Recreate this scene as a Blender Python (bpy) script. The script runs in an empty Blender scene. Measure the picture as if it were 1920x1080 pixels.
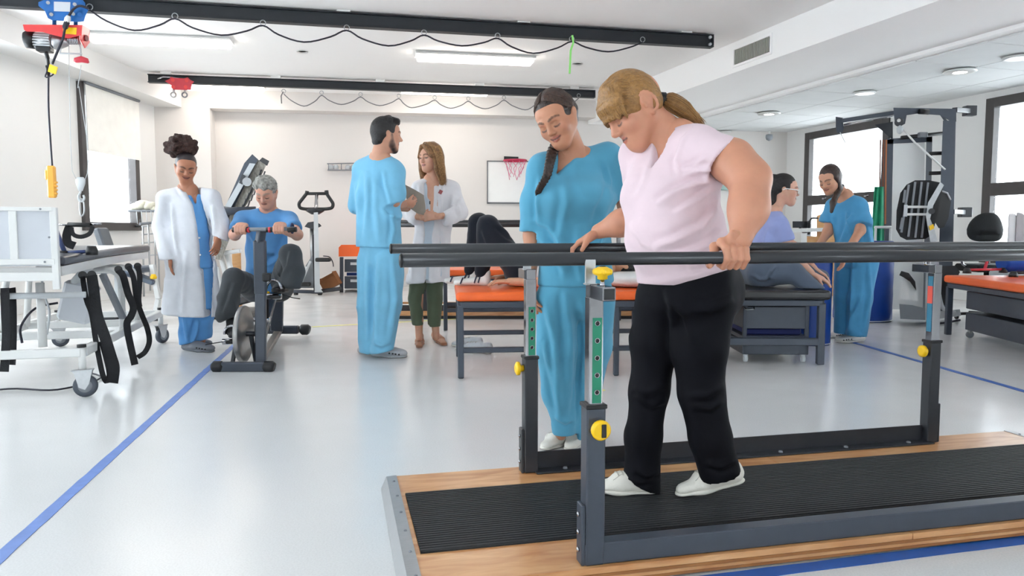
import bpy, bmesh, math, random
import numpy as np
from mathutils import Vector, Matrix, Euler, noise
random.seed(7)
rng = np.random.RandomState(11)
C = bpy.context.scene.collection
SC = bpy.context.scene
R = math.radians
PI = math.pi

# ------------------------------------------------------------------ camera
F = 1400.0; CH = 0.97; PITCH = math.atan(105 / F)
cam = bpy.data.cameras.new('camera'); camo = bpy.data.objects.new('camera', cam); C.objects.link(camo)
cam.sensor_width = 36.0; cam.lens = F / 1920 * 36.0; cam.clip_start = 0.05; cam.clip_end = 200
camo.location = (0, 0, CH); camo.rotation_euler = (PI / 2 - PITCH, 0, 0)
SC.camera = camo
# ------------------------------------------------------------------ view
SC.view_settings.view_transform = 'Standard'
SC.view_settings.look = 'None'
SC.view_settings.exposure = 1.06
SC.view_settings.gamma = 1.0
SC.view_settings.use_curve_mapping = False
# ------------------------------------------------------------------ daylight outside
W = bpy.data.worlds.new('World'); SC.world = W; W.use_nodes = True
_bg = W.node_tree.nodes['Background']; _bg.inputs[0].default_value = (0.86, 0.94, 1.0, 1); _bg.inputs[1].default_value = 5.0

# ------------------------------------------------------------------ pixel helpers (1920 x 1080 frame)
def ray(px, py):
    y = (540 - py) / F
    return Vector(((px - 960) / F, math.cos(PITCH) + y * math.sin(PITCH), -math.sin(PITCH) + y * math.cos(PITCH)))
def P(px, py, d):
    r = ray(px, py); s = d / r.y
    return Vector((r.x * s, d, CH + r.z * s))
def G(px, py, z=0.0):
    r = ray(px, py); s = (z - CH) / r.z
    return Vector((r.x * s, r.y * s, z))

def slope(px, py): r = ray(px, py); return r.x / r.y

# ------------------------------------------------------------------ materials
def lin(c):
    c = c / 255.0
    return c / 12.92 if c <= 0.04045 else ((c + 0.055) / 1.055) ** 2.4
def rgb(t): return (lin(t[0]), lin(t[1]), lin(t[2]), 1.0)
MATS = {}
def mat(name, col, rough=0.5, metal=0.0, var=0.06, scale=8.0, bump=0.0, bscale=60.0, stretch=None, spec=0.5, emit=0.0, coat=0.0, trans=0.0, sss=0.0, alpha=1.0, vcol=False, coord='Object', sheen=0.0):
    if name in MATS: return MATS[name]
    m = bpy.data.materials.new(name); m.use_nodes = True; MATS[name] = m
    nt = m.node_tree; N = nt.nodes; L = nt.links
    b = N['Principled BSDF']; c = rgb(col)
    tc = N.new('ShaderNodeTexCoord'); mp = N.new('ShaderNodeMapping'); L.new(tc.outputs[coord], mp.inputs[0])
    if stretch: mp.inputs['Scale'].default_value = stretch
    nz = N.new('ShaderNodeTexNoise'); nz.inputs['Scale'].default_value = scale; nz.inputs['Detail'].default_value = 3.0
    L.new(mp.outputs[0], nz.inputs['Vector'])
    rp = N.new('ShaderNodeValToRGB'); L.new(nz.outputs[0], rp.inputs[0])
    rp.color_ramp.elements[0].position = 0.3; rp.color_ramp.elements[1].position = 0.7
    lo = [max(0, x * (1 - var)) for x in c[:3]]; hi = [min(1, x * (1 + var)) for x in c[:3]]
    if vcol: lo, hi = [1 - var] * 3, [1.0] * 3
    rp.color_ramp.elements[0].color = (*lo, 1); rp.color_ramp.elements[1].color = (*hi, 1)
    out = rp.outputs[0]
    if vcol:
        va = N.new('ShaderNodeVertexColor'); va.layer_name = 'Col'
        mx = N.new('ShaderNodeMix'); mx.data_type = 'RGBA'; mx.blend_type = 'MULTIPLY'; mx.inputs[0].default_value = 1.0
        L.new(va.outputs[0], mx.inputs[6]); L.new(rp.outputs[0], mx.inputs[7]); out = mx.outputs[2]
    L.new(out, b.inputs['Base Color'])
    b.inputs['Roughness'].default_value = rough; b.inputs['Metallic'].default_value = metal
    b.inputs['Specular IOR Level'].default_value = spec
    if coat: b.inputs['Coat Weight'].default_value = coat; b.inputs['Coat Roughness'].default_value = 0.12
    if trans: b.inputs['Transmission Weight'].default_value = trans
    if alpha < 1: b.inputs['Alpha'].default_value = alpha
    if sss:
        b.inputs['Subsurface Weight'].default_value = sss; b.inputs['Subsurface Radius'].default_value = (0.012, 0.004, 0.002); b.inputs['Subsurface Scale'].default_value = 1.0
    if sheen: b.inputs['Sheen Weight'].default_value = sheen; b.inputs['Sheen Roughness'].default_value = 0.5
    if emit:
        L.new(out, b.inputs['Emission Color']); b.inputs['Emission Strength'].default_value = emit
    if bump:
        n2 = N.new('ShaderNodeTexNoise'); n2.inputs['Scale'].default_value = bscale; n2.inputs['Detail'].default_value = 4.0
        L.new(mp.outputs[0], n2.inputs['Vector'])
        bp = N.new('ShaderNodeBump'); bp.inputs['Strength'].default_value = bump; bp.inputs['Distance'].default_value = 0.01
        L.new(n2.outputs[0], bp.inputs['Height']); L.new(bp.outputs[0], b.inputs['Normal'])
    return m
M_WALL = mat('wall_paint', (225, 220, 216), 0.85, var=0.012, scale=1.2, bump=0.05, bscale=180)
M_WALLL = mat('wall_paint_white', (232, 231, 229), 0.85, var=0.012, scale=1.2, bump=0.05, bscale=180)
M_CEIL = mat('ceiling_paint', (252, 251, 250), 0.9, var=0.01, scale=1.0)
M_TILE = mat('ceiling_tile', (228, 230, 230), 0.9, var=0.02, scale=3.0, bump=0.1, bscale=300)
M_FRAME = mat('dark_window_frame', (70, 66, 66), 0.45, var=0.08)
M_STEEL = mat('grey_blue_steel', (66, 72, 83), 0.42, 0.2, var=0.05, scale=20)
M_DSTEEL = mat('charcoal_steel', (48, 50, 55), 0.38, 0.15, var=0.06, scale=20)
M_BLACK = mat('black_plastic', (22, 23, 26), 0.45, var=0.1)
M_RUBBER = mat('black_rubber', (26, 28, 31), 0.6, var=0.15, scale=30, bump=0.1)
M_BAR = mat('bar_grey', (44, 46, 50), 0.28, 0.1, var=0.05, scale=12, stretch=(0.3, 4, 4))
M_CHROME = mat('chrome', (172, 172, 176), 0.10, 1.0, var=0.03)
M_ALU = mat('brushed_aluminium', (176, 178, 180), 0.38, 0.85, var=0.06, scale=30, stretch=(1, 8, 1))
M_WHITE = mat('white_enamel', (226, 226, 224), 0.35, var=0.02)
M_PANEL = mat('light_grey_panel', (202, 205, 211), 0.5, var=0.02)
M_GREY = mat('mid_grey_plastic', (128, 132, 138), 0.5, var=0.04)
M_LGREY = mat('pale_grey_plastic', (196, 200, 203), 0.45, var=0.04)
M_YELLOW = mat('yellow_plastic', (250, 200, 20), 0.35, var=0.05)
M_ORANGEP = mat('orange_yellow_plastic', (238, 172, 66), 0.4, var=0.05)
M_RED = mat('red_paint', (200, 52, 68), 0.35, var=0.06)
M_BLUE = mat('blue_paint', (8, 98, 172), 0.35, var=0.08)
M_ORANGE = mat('orange_vinyl', (250, 106, 38), 0.38, var=0.04, bump=0.06, bscale=25)
M_BVINYL = mat('black_vinyl', (34, 34, 36), 0.28, var=0.1, bump=0.12, bscale=8)
M_MATBLUE = mat('blue_vinyl', (14, 62, 146), 0.4, var=0.12, scale=5, bump=0.25, bscale=7)
M_GREEN = mat('green_tape', (18, 128, 96), 0.35, var=0.1, scale=14)
M_NAVY = mat('navy_gap_cloth', (20, 32, 92), 0.7, var=0.1)
M_STRAP = mat('black_webbing', (20, 21, 26), 0.8, var=0.12, scale=40, bump=0.3, bscale=200)
M_TAPE = mat('blue_floor_tape', (106, 138, 204), 0.5, var=0.08, scale=14)
M_TAPE2 = mat('strong_blue_floor_tape', (34, 92, 172), 0.5, var=0.08, scale=14)
M_YTAPE = mat('yellow_floor_tape', (226, 222, 130), 0.6, var=0.05)
M_CARD = mat('brown_cardboard', (150, 98, 60), 0.8, var=0.12, scale=6)
M_CABLE = mat('black_cable', (30, 31, 46), 0.5)
M_LAMP = mat('lamp_diffuser', (255, 248, 238), 0.5, var=0.0, emit=7.5)
M_GLOW = mat('downlight_diffuser', (255, 254, 250), 0.5, var=0.0, emit=7.0)
M_MIRROR = mat('mirror_glass', (235, 238, 238), 0.03, 1.0, var=0.0)
M_BOARD = mat('white_board', (238, 238, 236), 0.25, var=0.01)
M_CURT = mat('roller_blind_cloth', (252, 250, 244), 0.9, var=0.03, scale=6, bump=0.1, bscale=200)

def wood_mat(name, c1, c2, rough=0.32):
    m = bpy.data.materials.new(name); m.use_nodes = True; nt = m.node_tree; N = nt.nodes; L = nt.links
    b = N['Principled BSDF']; tc = N.new('ShaderNodeTexCoord'); mp = N.new('ShaderNodeMapping'); L.new(tc.outputs['Object'], mp.inputs[0])
    mp.inputs['Scale'].default_value = (1.2, 7, 7); mp.inputs['Rotation'].default_value = (0, 0, 0.5)
    n1 = N.new('ShaderNodeTexNoise'); n1.inputs['Scale'].default_value = 3.0; n1.inputs['Detail'].default_value = 8; n1.inputs['Distortion'].default_value = 0.9
    L.new(mp.outputs[0], n1.inputs['Vector'])
    rp = N.new('ShaderNodeValToRGB'); L.new(n1.outputs[0], rp.inputs[0])
    rp.color_ramp.elements[0].position = 0.32; rp.color_ramp.elements[1].position = 0.72
    rp.color_ramp.elements[0].color = rgb(c1); rp.color_ramp.elements[1].color = rgb(c2)
    L.new(rp.outputs[0], b.inputs['Base Color']); b.inputs['Roughness'].default_value = rough
    b.inputs['Coat Weight'].default_value = 0.25; b.inputs['Coat Roughness'].default_value = 0.2
    return m
M_PLY = wood_mat('varnished_plywood', (188, 126, 74), (226, 176, 124))
M_PLYEDGE = wood_mat('plywood_edge', (140, 86, 40), (176, 118, 62), 0.6)
M_BEECH = wood_mat('beech_wood', (208, 150, 92), (226, 176, 120), 0.5)

def floor_material():
    m = bpy.data.materials.new('floor_vinyl'); m.use_nodes = True; nt = m.node_tree; N = nt.nodes; L = nt.links
    b = N['Principled BSDF']; tc = N.new('ShaderNodeTexCoord')
    n1 = N.new('ShaderNodeTexNoise'); n1.inputs['Scale'].default_value = 0.7; n1.inputs['Detail'].default_value = 4
    n2 = N.new('ShaderNodeTexNoise'); n2.inputs['Scale'].default_value = 160; n2.inputs['Detail'].default_value = 2
    n3 = N.new('ShaderNodeTexNoise'); n3.inputs['Scale'].default_value = 3.0; n3.inputs['Detail'].default_value = 6
    for n in (n1, n2, n3): L.new(tc.outputs['Object'], n.inputs['Vector'])
    r1 = N.new('ShaderNodeValToRGB'); L.new(n1.outputs[0], r1.inputs[0]); r1.color_ramp.elements[0].position = 0.3; r1.color_ramp.elements[1].position = 0.75
    r1.color_ramp.elements[0].color = rgb((222, 222, 222)); r1.color_ramp.elements[1].color = rgb((229, 229, 228))
    r2 = N.new('ShaderNodeValToRGB'); L.new(n2.outputs[0], r2.inputs[0]); r2.color_ramp.elements[0].position = 0.35; r2.color_ramp.elements[1].position = 0.6
    r2.color_ramp.elements[0].color = (0.93, 0.93, 0.93, 1); r2.color_ramp.elements[1].color = (1, 1, 1, 1)
    mx = N.new('ShaderNodeMix'); mx.data_type = 'RGBA'; mx.blend_type = 'MULTIPLY'; mx.inputs[0].default_value = 1
    L.new(r1.outputs[0], mx.inputs[6]); L.new(r2.outputs[0], mx.inputs[7])
    L.new(mx.outputs[2], b.inputs['Base Color'])
    mr = N.new('ShaderNodeMapRange'); L.new(n3.outputs[0], mr.inputs[0]); mr.inputs[3].default_value = 0.14; mr.inputs[4].default_value = 0.30
    L.new(mr.outputs[0], b.inputs['Roughness'])
    bp = N.new('ShaderNodeBump'); bp.inputs['Strength'].default_value = 0.06; bp.inputs['Distance'].default_value = 0.01
    L.new(n3.outputs[0], bp.inputs['Height']); L.new(bp.outputs[0], b.inputs['Normal'])
    b.inputs['Specular IOR Level'].default_value = 0.5
    return m
M_FLOOR = floor_material()

# ------------------------------------------------------------------ mesh building
def rotz(a): return Matrix.Rotation(a, 4, 'Z')
def frame_of(loc, a=0.0): return Matrix.Translation(Vector(loc)) @ rotz(a)
def axes_to(d, up=Vector((0, 0, 1))):
    z = Vector(d).normalized()
    if abs(z.dot(up)) > 0.98: up = Vector((0, 1, 0)) if abs(z.y) < 0.9 else Vector((1, 0, 0))
    x = up.cross(z).normalized(); y = z.cross(x)
    return x, y, z
class MB:
    def __init__(s, M=None): s.v = []; s.f = []; s.M = M or Matrix.Identity(4); s.sm = []
    def _add(s, vs, fs, smooth=False, T=None):
        o = len(s.v); T = s.M @ T if T is not None else s.M
        s.v += [T @ Vector(v) for v in vs]; s.f += [[i + o for i in f] for f in fs]; s.sm += [smooth] * len(fs)
        return s
    def box(s, c, d, bev=0.003, T=None, rot=None):
        hx, hy, hz = d[0] / 2, d[1] / 2, d[2] / 2
        if bev <= 0:
            vs = [(x * hx, y * hy, z * hz) for x in (-1, 1) for y in (-1, 1) for z in (-1, 1)]
            X = Matrix.Translation(Vector(c))
            if rot is not None: X = X @ (rot if isinstance(rot, Matrix) else Euler(rot).to_matrix().to_4x4())
            return s._add(vs, [[0, 1, 3, 2], [4, 6, 7, 5], [0, 4, 5, 1], [2, 3, 7, 6], [0, 2, 6, 4], [1, 5, 7, 3]], False, T @ X if T is not None else X)
        b = min(bev, hx * 0.45, hy * 0.45, hz * 0.45); vs = []; idx = {}
        for sx in (-1, 1):
            for sy in (-1, 1):
                for sz in (-1, 1):
                    for a in range(3):
                        p = [sx * hx, sy * hy, sz * hz]; q = [sx, sy, sz]
                        for k in range(3):
                            if k != a: p[k] -= q[k] * b
                        idx[(sx, sy, sz, a)] = len(vs); vs.append(p)
        fs = []
        for a in range(3):
            u, w = (a + 1) % 3, (a + 2) % 3
            for sg in (-1, 1):
                q = []
                for (i, j) in ((-1, -1), (1, -1), (1, 1), (-1, 1)):
                    t = [0, 0, 0]; t[a] = sg; t[u] = i; t[w] = j; q.append(idx[(*t, a)])
                fs.append(q if sg > 0 else q[::-1])
        for a in range(3):
            u, w = (a + 1) % 3, (a + 2) % 3
            for i in (-1, 1):
                for j in (-1, 1):
                    q = []
                    for (k, ax) in ((-1, u), (1, u), (1, w), (-1, w)):
                        t = [0, 0, 0]; t[a] = k; t[u] = i; t[w] = j; q.append(idx[(*t, ax)])
                    fs.append(q if i * j > 0 else q[::-1])
        for sx in (-1, 1):
            for sy in (-1, 1):
                for sz in (-1, 1):
                    q = [idx[(sx, sy, sz, a)] for a in range(3)]
                    fs.append(q if sx * sy * sz > 0 else q[::-1])
        X = Matrix.Translation(Vector(c))
        if rot is not None: X = X @ (rot if isinstance(rot, Matrix) else Euler(rot).to_matrix().to_4x4())
        if T is not None: X = T @ X
        return s._add(vs, fs, False, X)
    def bar(s, a, b, w, h, bev=0.003, up=(0, 0, 1)):
        a = Vector(a); b = Vector(b); x, y, z = axes_to(b - a, Vector(up))
        m = Matrix((x, y, z)).transposed().to_4x4()
        return s.box((a + b) / 2, (w, h, (b - a).length), bev, rot=m)
    def tube(s, pts, r, n=10, cap=True, closed=False, flat=None):
        pts = [Vector(p) for p in pts]; m = len(pts)
        rr = r if isinstance(r, (list, tuple)) else [r] * m
        vs = []; prev = None
        for i, p in enumerate(pts):
            if closed: t = pts[(i + 1) % m] - pts[i - 1]
            else: t = pts[min(i + 1, m - 1)] - pts[max(i - 1, 0)]
            if t.length < 1e-9: t = Vector((0, 0, 1))
            t.normalize()
            if prev is None: x, y, _ = axes_to(t)
            else:
                x = prev - t * prev.dot(t)
                if x.length < 1e-6: x, _, _ = axes_to(t)
                x.normalize(); y = t.cross(x)
            prev = x
            for k in range(n):
                a = 2 * PI * k / n
                vs.append(p + x * (rr[i] * math.cos(a)) + y * (rr[i] * math.sin(a) * (flat if flat else 1)))
        fs = []
        for i in range(m if closed else m - 1):
            j = (i + 1) % m
            for k in range(n):
                k2 = (k + 1) % n
                fs.append([i * n + k, i * n + k2, j * n + k2, j * n + k])
        s._add(vs, fs, True)
        if cap and not closed:
            o = len(s.v) - len(vs)
            s.f.append([o + k for k in range(n)][::-1]); s.f.append([o + (m - 1) * n + k for k in range(n)]); s.sm += [False, False]
        return s
    def cyl(s, a, b, r, r2=None, n=16): return s.tube([a, b], [r, r if r2 is None else r2], n)
    def lathe(s, prof, n=20, T=None):
        vs = []; fs = []; m = len(prof)
        for (r, z) in prof:
            for k in range(n): a = 2 * PI * k / n; vs.append((r * math.cos(a), r * math.sin(a), z))
        for i in range(m - 1):
            for k in range(n): k2 = (k + 1) % n; fs.append([i * n + k, i * n + k2, (i + 1) * n + k2, (i + 1) * n + k])
        s._add(vs, fs, True, T)
        o = len(s.v) - len(vs)
        s.f.append([o + k for k in range(n)][::-1]); s.f.append([o + (m - 1) * n + k for k in range(n)]); s.sm += [False, False]
        return s
    def prism(s, poly, t, T=None):
        n = len(poly); A = sum(poly[i][0] * poly[(i + 1) % n][1] - poly[(i + 1) % n][0] * poly[i][1] for i in range(n))
        if A < 0: poly = poly[::-1]
        vs = [(x, y, -t / 2) for x, y in poly] + [(x, y, t / 2) for x, y in poly]
        fs = [list(range(n))[::-1], [n + i for i in range(n)]] + [[i, (i + 1) % n, n + (i + 1) % n, n + i] for i in range(n)]
        return s._add(vs, fs, False, T)
    def ribbon(s, pts, w, t, wd=(1, 0, 0)):
        pts = [Vector(p) for p in pts]; m = len(pts); vs = []
        for i, p in enumerate(pts):
            tg = (pts[min(i + 1, m - 1)] - pts[max(i - 1, 0)]).normalized()
            ww = wd[i] if isinstance(wd, list) else wd
            x = Vector(ww); x = (x - tg * x.dot(tg)).normalized(); y = tg.cross(x)
            for a, b in ((-1, -1), (1, -1), (1, 1), (-1, 1)): vs.append(p + x * (a * w / 2) + y * (b * t / 2))
        fs = []
        for i in range(m - 1):
            for k in range(4): k2 = (k + 1) % 4; fs.append([i * 4 + k, i * 4 + k2, (i + 1) * 4 + k2, (i + 1) * 4 + k])
        fs.append([3, 2, 1, 0]); o = (m - 1) * 4; fs.append([o, o + 1, o + 2, o + 3])
        return s._add(vs, fs, False)
    def mesh(s, name, M=None):
        me = bpy.data.meshes.new(name); vs = s.v
        if M is not None: vs = [M @ v for v in vs]
        me.from_pydata([tuple(v) for v in vs], [], s.f)
        me.polygons.foreach_set('use_smooth', s.sm); me.update()
        return me
    def build(s, name, m, parent=None, label=None, local=False):
        """the mesh is written in world space unless local; the object hangs under parent"""
        Mi = None
        if parent is not None and not local: Mi = parent['_inv'] if False else WM[parent.name].inverted()
        me = s.mesh(name, Mi); me.materials.append(m)
        o = bpy.data.objects.new(name, me); C.objects.link(o)
        WM[o.name] = WM[parent.name].copy() if parent is not None else Matrix.Identity(4)
        if parent is not None: o.parent = parent
        if label: o['label'] = label
        return o
WM = {}
def thing(name, label, cat, loc=(0, 0, 0), a=0.0, group=None):
    o = bpy.data.objects.new(name, None); C.objects.link(o); o.empty_display_size = 0.1
    o.location = loc; o.rotation_euler = (0, 0, a); o['label'] = label; o['category'] = cat
    if group: o['group'] = group
    WM[o.name] = frame_of(loc, a)
    return o
def tag(o, label, cat, group=None):
    o['label'] = label; o['category'] = cat
    if group: o['group'] = group
    return o
def single(mb, name, m, label, cat, group=None, origin=None):
    """a thing that is one mesh, its origin at its base"""
    if origin is None:
        xs = [v.x for v in mb.v]; ys = [v.y for v in mb.v]; zs = [v.z for v in mb.v]
        origin = Vector(((min(xs) + max(xs)) / 2, (min(ys) + max(ys)) / 2, min(zs)))
    me = mb.mesh(name, Matrix.Translation(-Vector(origin))); me.materials.append(m)
    o = bpy.data.objects.new(name, me); C.objects.link(o); o.location = origin
    WM[o.name] = frame_of(origin)
    return tag(o, label, cat, group)
def struct(mb, name, m, parent=None, local=False):
    o = mb.build(name, m, parent, local=local)
    if parent is None: o['kind'] = 'structure'
    return o
def copy_tree(o, parent=None):
    c = o.copy(); C.objects.link(c); c.parent = parent
    WM[c.name] = Matrix.Identity(4)
    for ch in list(o.children): copy_tree(ch, c)
    return c
def spline(pts, n=8, closed=False):
    pts = [Vector(p) for p in pts]; m = len(pts); out = []
    for i in range(m if closed else m - 1):
        if closed: p0, p1, p2, p3 = pts[i - 1], pts[i], pts[(i + 1) % m], pts[(i + 2) % m]
        else: p0, p1, p2, p3 = pts[max(i - 1, 0)], pts[i], pts[i + 1], pts[min(i + 2, m - 1)]
        for k in range(n):
            t = k / n
            out.append(0.5 * ((2 * p1) + (p2 - p0) * t + (2 * p0 - 5 * p1 + 4 * p2 - p3) * t * t + (3 * p1 - p0 - 3 * p2 + p3) * t ** 3))
    if not closed: out.append(pts[-1])
    return out
def fillet(pts, r, n=4):
    pts = [Vector(p) for p in pts]; out = [pts[0]]
    for i in range(1, len(pts) - 1):
        a = (pts[i - 1] - pts[i]); b = (pts[i + 1] - pts[i]); q = min(r, a.length * 0.45, b.length * 0.45)
        A = pts[i] + a.normalized() * q; B = pts[i] + b.normalized() * q
        for k in range(n + 1):
            t = k / n; out.append(A * (1 - t) ** 2 + pts[i] * 2 * t * (1 - t) + B * t * t)
    return out + [pts[-1]]
# ================================================================== THE ROOM
ZC = 3.30      # main ceiling
ZT = 2.85      # tiled ceiling on the right
b = MB(); b.box((3.0, 5.3, -0.05), (19, 21, 0.10), 0)
FLOOR = struct(b, 'floor', M_FLOOR)
def wall_seg(mb, M, x0, x1, z0, z1, t=0.12):
    mb.box(((x0 + x1) / 2, t / 2, (z0 + z1) / 2), (x1 - x0, t, z1 - z0), 0, T=M)
def wall_with_hole(name, M, x0, x1, z1, holes, m, t=0.2):
    """a wall in the local xz plane of M; holes = (xa, xb, za, zb), not overlapping in x"""
    mb = MB(); x = x0
    for (xa, xb, za, zb) in sorted(holes):
        wall_seg(mb, M, x, xa, 0, z1, t); wall_seg(mb, M, xa, xb, 0, za, t); wall_seg(mb, M, xa, xb, zb, z1, t); x = xb
    wall_seg(mb, M, x, x1, 0, z1, t)
    return struct(mb, name, m)
# left wall: x = -5.80, its local x runs towards the camera
def wall_frame(p, q):
    """local x from p to q, local y away from the room (left of the run)"""
    p = Vector((*p, 0)); q = Vector((*q, 0)); d = (q - p).normalized()
    return Matrix(((d.x, -d.y, 0, p.x), (d.y, d.x, 0, p.y), (0, 0, 1, 0), (0, 0, 0, 1))), (q - p).length
LX = -5.82
ML, lenL = wall_frame((LX, -4.5), (LX, 12.75))
winL = (10.14 + 4.5, 11.68 + 4.5, 0.99, 2.98)
added_side_wins = [(y + 4.5, y + 6.3, 0.75, 2.96) for y in (-0.9, 1.6, 4.1, 6.4)]  # unseen windows added along the left wall to bring in side light
wall_with_hole('wall_left', ML, 0, lenL, ZC, [winL] + added_side_wins, M_WALLL)
BACK0 = Vector((-6.3, 12.60)); BDIR = Vector((math.cos(R(9)), math.sin(R(9))))
MBK, lenB = wall_frame(BACK0, BACK0 + BDIR * 12.2)
wall_with_hole('wall_back', MBK, 0, 12.3, ZC, [], M_WALL)
RC = Vector((5.25, 14.45)); RDIR = Vector((math.sin(R(17)), -math.cos(R(17))))
MRT, lenR = wall_frame(RC - RDIR * 0.3, RC + RDIR * 19.9)
def on_right(px):
    """distance along the right wall of a pixel column"""
    t = slope(px, 270)
    s = (t * RC.y - RC.x) / (RDIR.x - t * RDIR.y)
    return s + 0.3
wr = [(on_right(1511), on_right(1668)), (on_right(1848), on_right(1848) + 2.3)]; wr += [(wr[1][1] + 1.0, wr[1][1] + 3.3), (wr[1][1] + 4.3, wr[1][1] + 6.6)]
ZW0, ZW1 = 0.55, 2.78
wall_with_hole('wall_right', MRT, 0, lenR, ZC, [(a, c, ZW0, ZW1) for a, c in wr], M_WALLL)
MF, lenF = wall_frame((11.3, -4.5), (-6.0, -4.5))
added_front_wins = [(4.0, 7.0, 0.9, 2.7), (10.5, 13.5, 0.9, 2.7)]  # unseen windows added behind the camera, sized for the frontal light
wall_with_hole('wall_front', MF, 0, lenF, ZC, added_front_wins, M_WALLL)
# ceiling
BL0 = Vector((2.61, 9.82)); BN = Vector((-math.sin(R(17)), math.cos(R(17))))
def along(p, t): return (p.x + BN.x * t, p.y + BN.y * t)
b = MB()
poly = [(-6.1, -4.7), along(BL0, -15.6), along(BL0, 5.5), (-6.1, 13.6)]
b.prism(poly, 0.1, Matrix.Translation((0, 0, ZC + 0.05)))
struct(b, 'ceiling', M_CEIL)
# the boxed beam between both ceilings
BW = 1.41; BX = Vector((math.cos(R(17)), math.sin(R(17))))
b = MB(); q = BL0 + BX * BW
b.prism([along(BL0, -15.6), along(q, -15.6), along(q, 5.5), along(BL0, 5.5)], ZC - 2.93 + 0.1, Matrix.Translation((0, 0, (ZC + 0.1 + 2.93) / 2)))
beam = struct(b, 'ceiling_beam', M_CEIL)
# tiled ceiling: carrier + one panel for each tile
MT = frame_of((q.x, q.y, ZT), R(17))
ct = struct(MB(MT).box((3.2, -5.5, 0.10), (6.6, 22, 0.12), 0), 'ceiling_tiled', M_CEIL)
TS = 0.9; tile_me = None
for i in range(4):
    for j in range(-6, 6):
        x0 = 0.03 + i * TS * 1.0; y0 = j * TS
        if tile_me is None:
            t0 = MB().box((0, 0, 0), (TS - 0.014, TS - 0.014, 0.02), 0.005); tile_me = t0.mesh('ceiling_panel'); tile_me.materials.append(M_TILE)
        o = bpy.data.objects.new('ceiling_panel', tile_me); C.objects.link(o); o.parent = ct
        o.matrix_local = MT @ Matrix.Translation((x0 + TS / 2, y0 + TS / 2, 0.03))
# soffits along the left and the back wall
struct(MB().box((LX + 0.2, 4.0, 3.15), (0.44, 17.5, 0.30), 0.0), 'trim_1', M_WALLL)
struct(MB(MBK).box((5.6, -0.17, 3.15), (11.2, 0.36, 0.30), 0.0), 'trim_2', M_WALL)
def on_back(px, off=0.0, py=300):
    t = slope(px, py); p0 = BACK0 + Vector((BDIR.y, -BDIR.x)) * off
    return (t * p0.y - p0.x) / (BDIR.x - t * BDIR.y)
pa = on_back(298, 0.3); pb = on_back(396, 0.34)
struct(MB(MBK).box((pb / 2, -0.17, 1.5), (pb, 0.36, 3.0), 0.0), 'wall_pilaster', M_WALL)
# baseboards
struct(MB(MBK).box((6, -0.006, 0.05), (12, 0.012, 0.10), 0.002), 'baseboard_back', M_WALLL)
struct(MB(MRT).box((9.6, -0.006, 0.05), (19.2, 0.012, 0.10), 0.002), 'baseboard_right', M_WALLL)
struct(MB(ML).box((8, -0.006, 0.05), (16, 0.012, 0.10), 0.002), 'baseboard_left', M_WALLL)
M_GLASS = mat('window_glass', (245, 250, 250), 0.02, var=0.0, trans=1.0, alpha=0.25)
def window(n, M, x0, x1, z0, z1, transom=None, fw=0.075, depth=0.09):
    """dark frame, sash, glass panes and latch; M is the wall frame"""
    root = bpy.data.objects.new('window_%d' % n, None); C.objects.link(root); root['kind'] = 'structure'
    root.location = M @ Vector(((x0 + x1) / 2, 0, z0)); WM[root.name] = Matrix.Translation(root.location)
    y = 0.03
    fr = MB(M)
    for (xa, xb, za, zb) in ((x0, x0 + fw, z0, z1), (x1 - fw, x1, z0, z1), (x0 + fw, x1 - fw, z1 - fw, z1), (x0 + fw, x1 - fw, z0, z0 + fw)):
        fr.box(((xa + xb) / 2, y, (za + zb) / 2), (xb - xa, depth, zb - za), 0.004)
    fr.build('window_frame', M_FRAME, root)
    parts = [(z0 + fw, z1 - fw)]
    if transom:
        MB(M).box(((x0 + x1) / 2, y - 0.01, transom), (x1 - x0 - 2 * fw, depth, 0.17), 0.004).build('transom', M_FRAME, root)
        parts = [(z0 + fw, transom - 0.085), (transom + 0.085, z1 - fw)]
    for (za, zb) in parts:
        MB(M).box(((x0 + x1) / 2, y + 0.02, (za + zb) / 2), (x1 - x0 - 2 * fw, 0.006, zb - za), 0).build('window_pane', M_GLASS, root)
    return root
w1 = window(1, ML, *winL, None, 0.12, 0.16)
l = MB(ML); hx = winL[1] - 0.2; l.box((hx, -0.08, 1.06), (0.05, 0.06, 0.03), 0.004).bar((hx + 0.02, -0.11, 1.06), (hx + 0.02, -0.12, 1.17), 0.02, 0.016)
l.build('window_latch', M_BLACK, w1)
for k, (a, c) in enumerate(wr):
    w = window(2 + k, MRT, a, c, ZW0, ZW1, 1.545, 0.13, 0.12)
    for u in (0.3, 0.8):
        hx = a + (c - a) * u
        MB(MRT).box((hx, -0.06, 1.56), (0.05, 0.05, 0.03), 0.004).bar((hx, -0.085, 1.56), (hx + 0.09, -0.085, 1.57), 0.018, 0.014).build('window_latch', M_CHROME, w)
for k, w_ in enumerate(added_side_wins): window(6 + k, ML, *w_, None, 0.10, 0.12)
for k, w_ in enumerate(added_front_wins): window(10 + k, MF, *w_, None, 0.10, 0.12)
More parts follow.
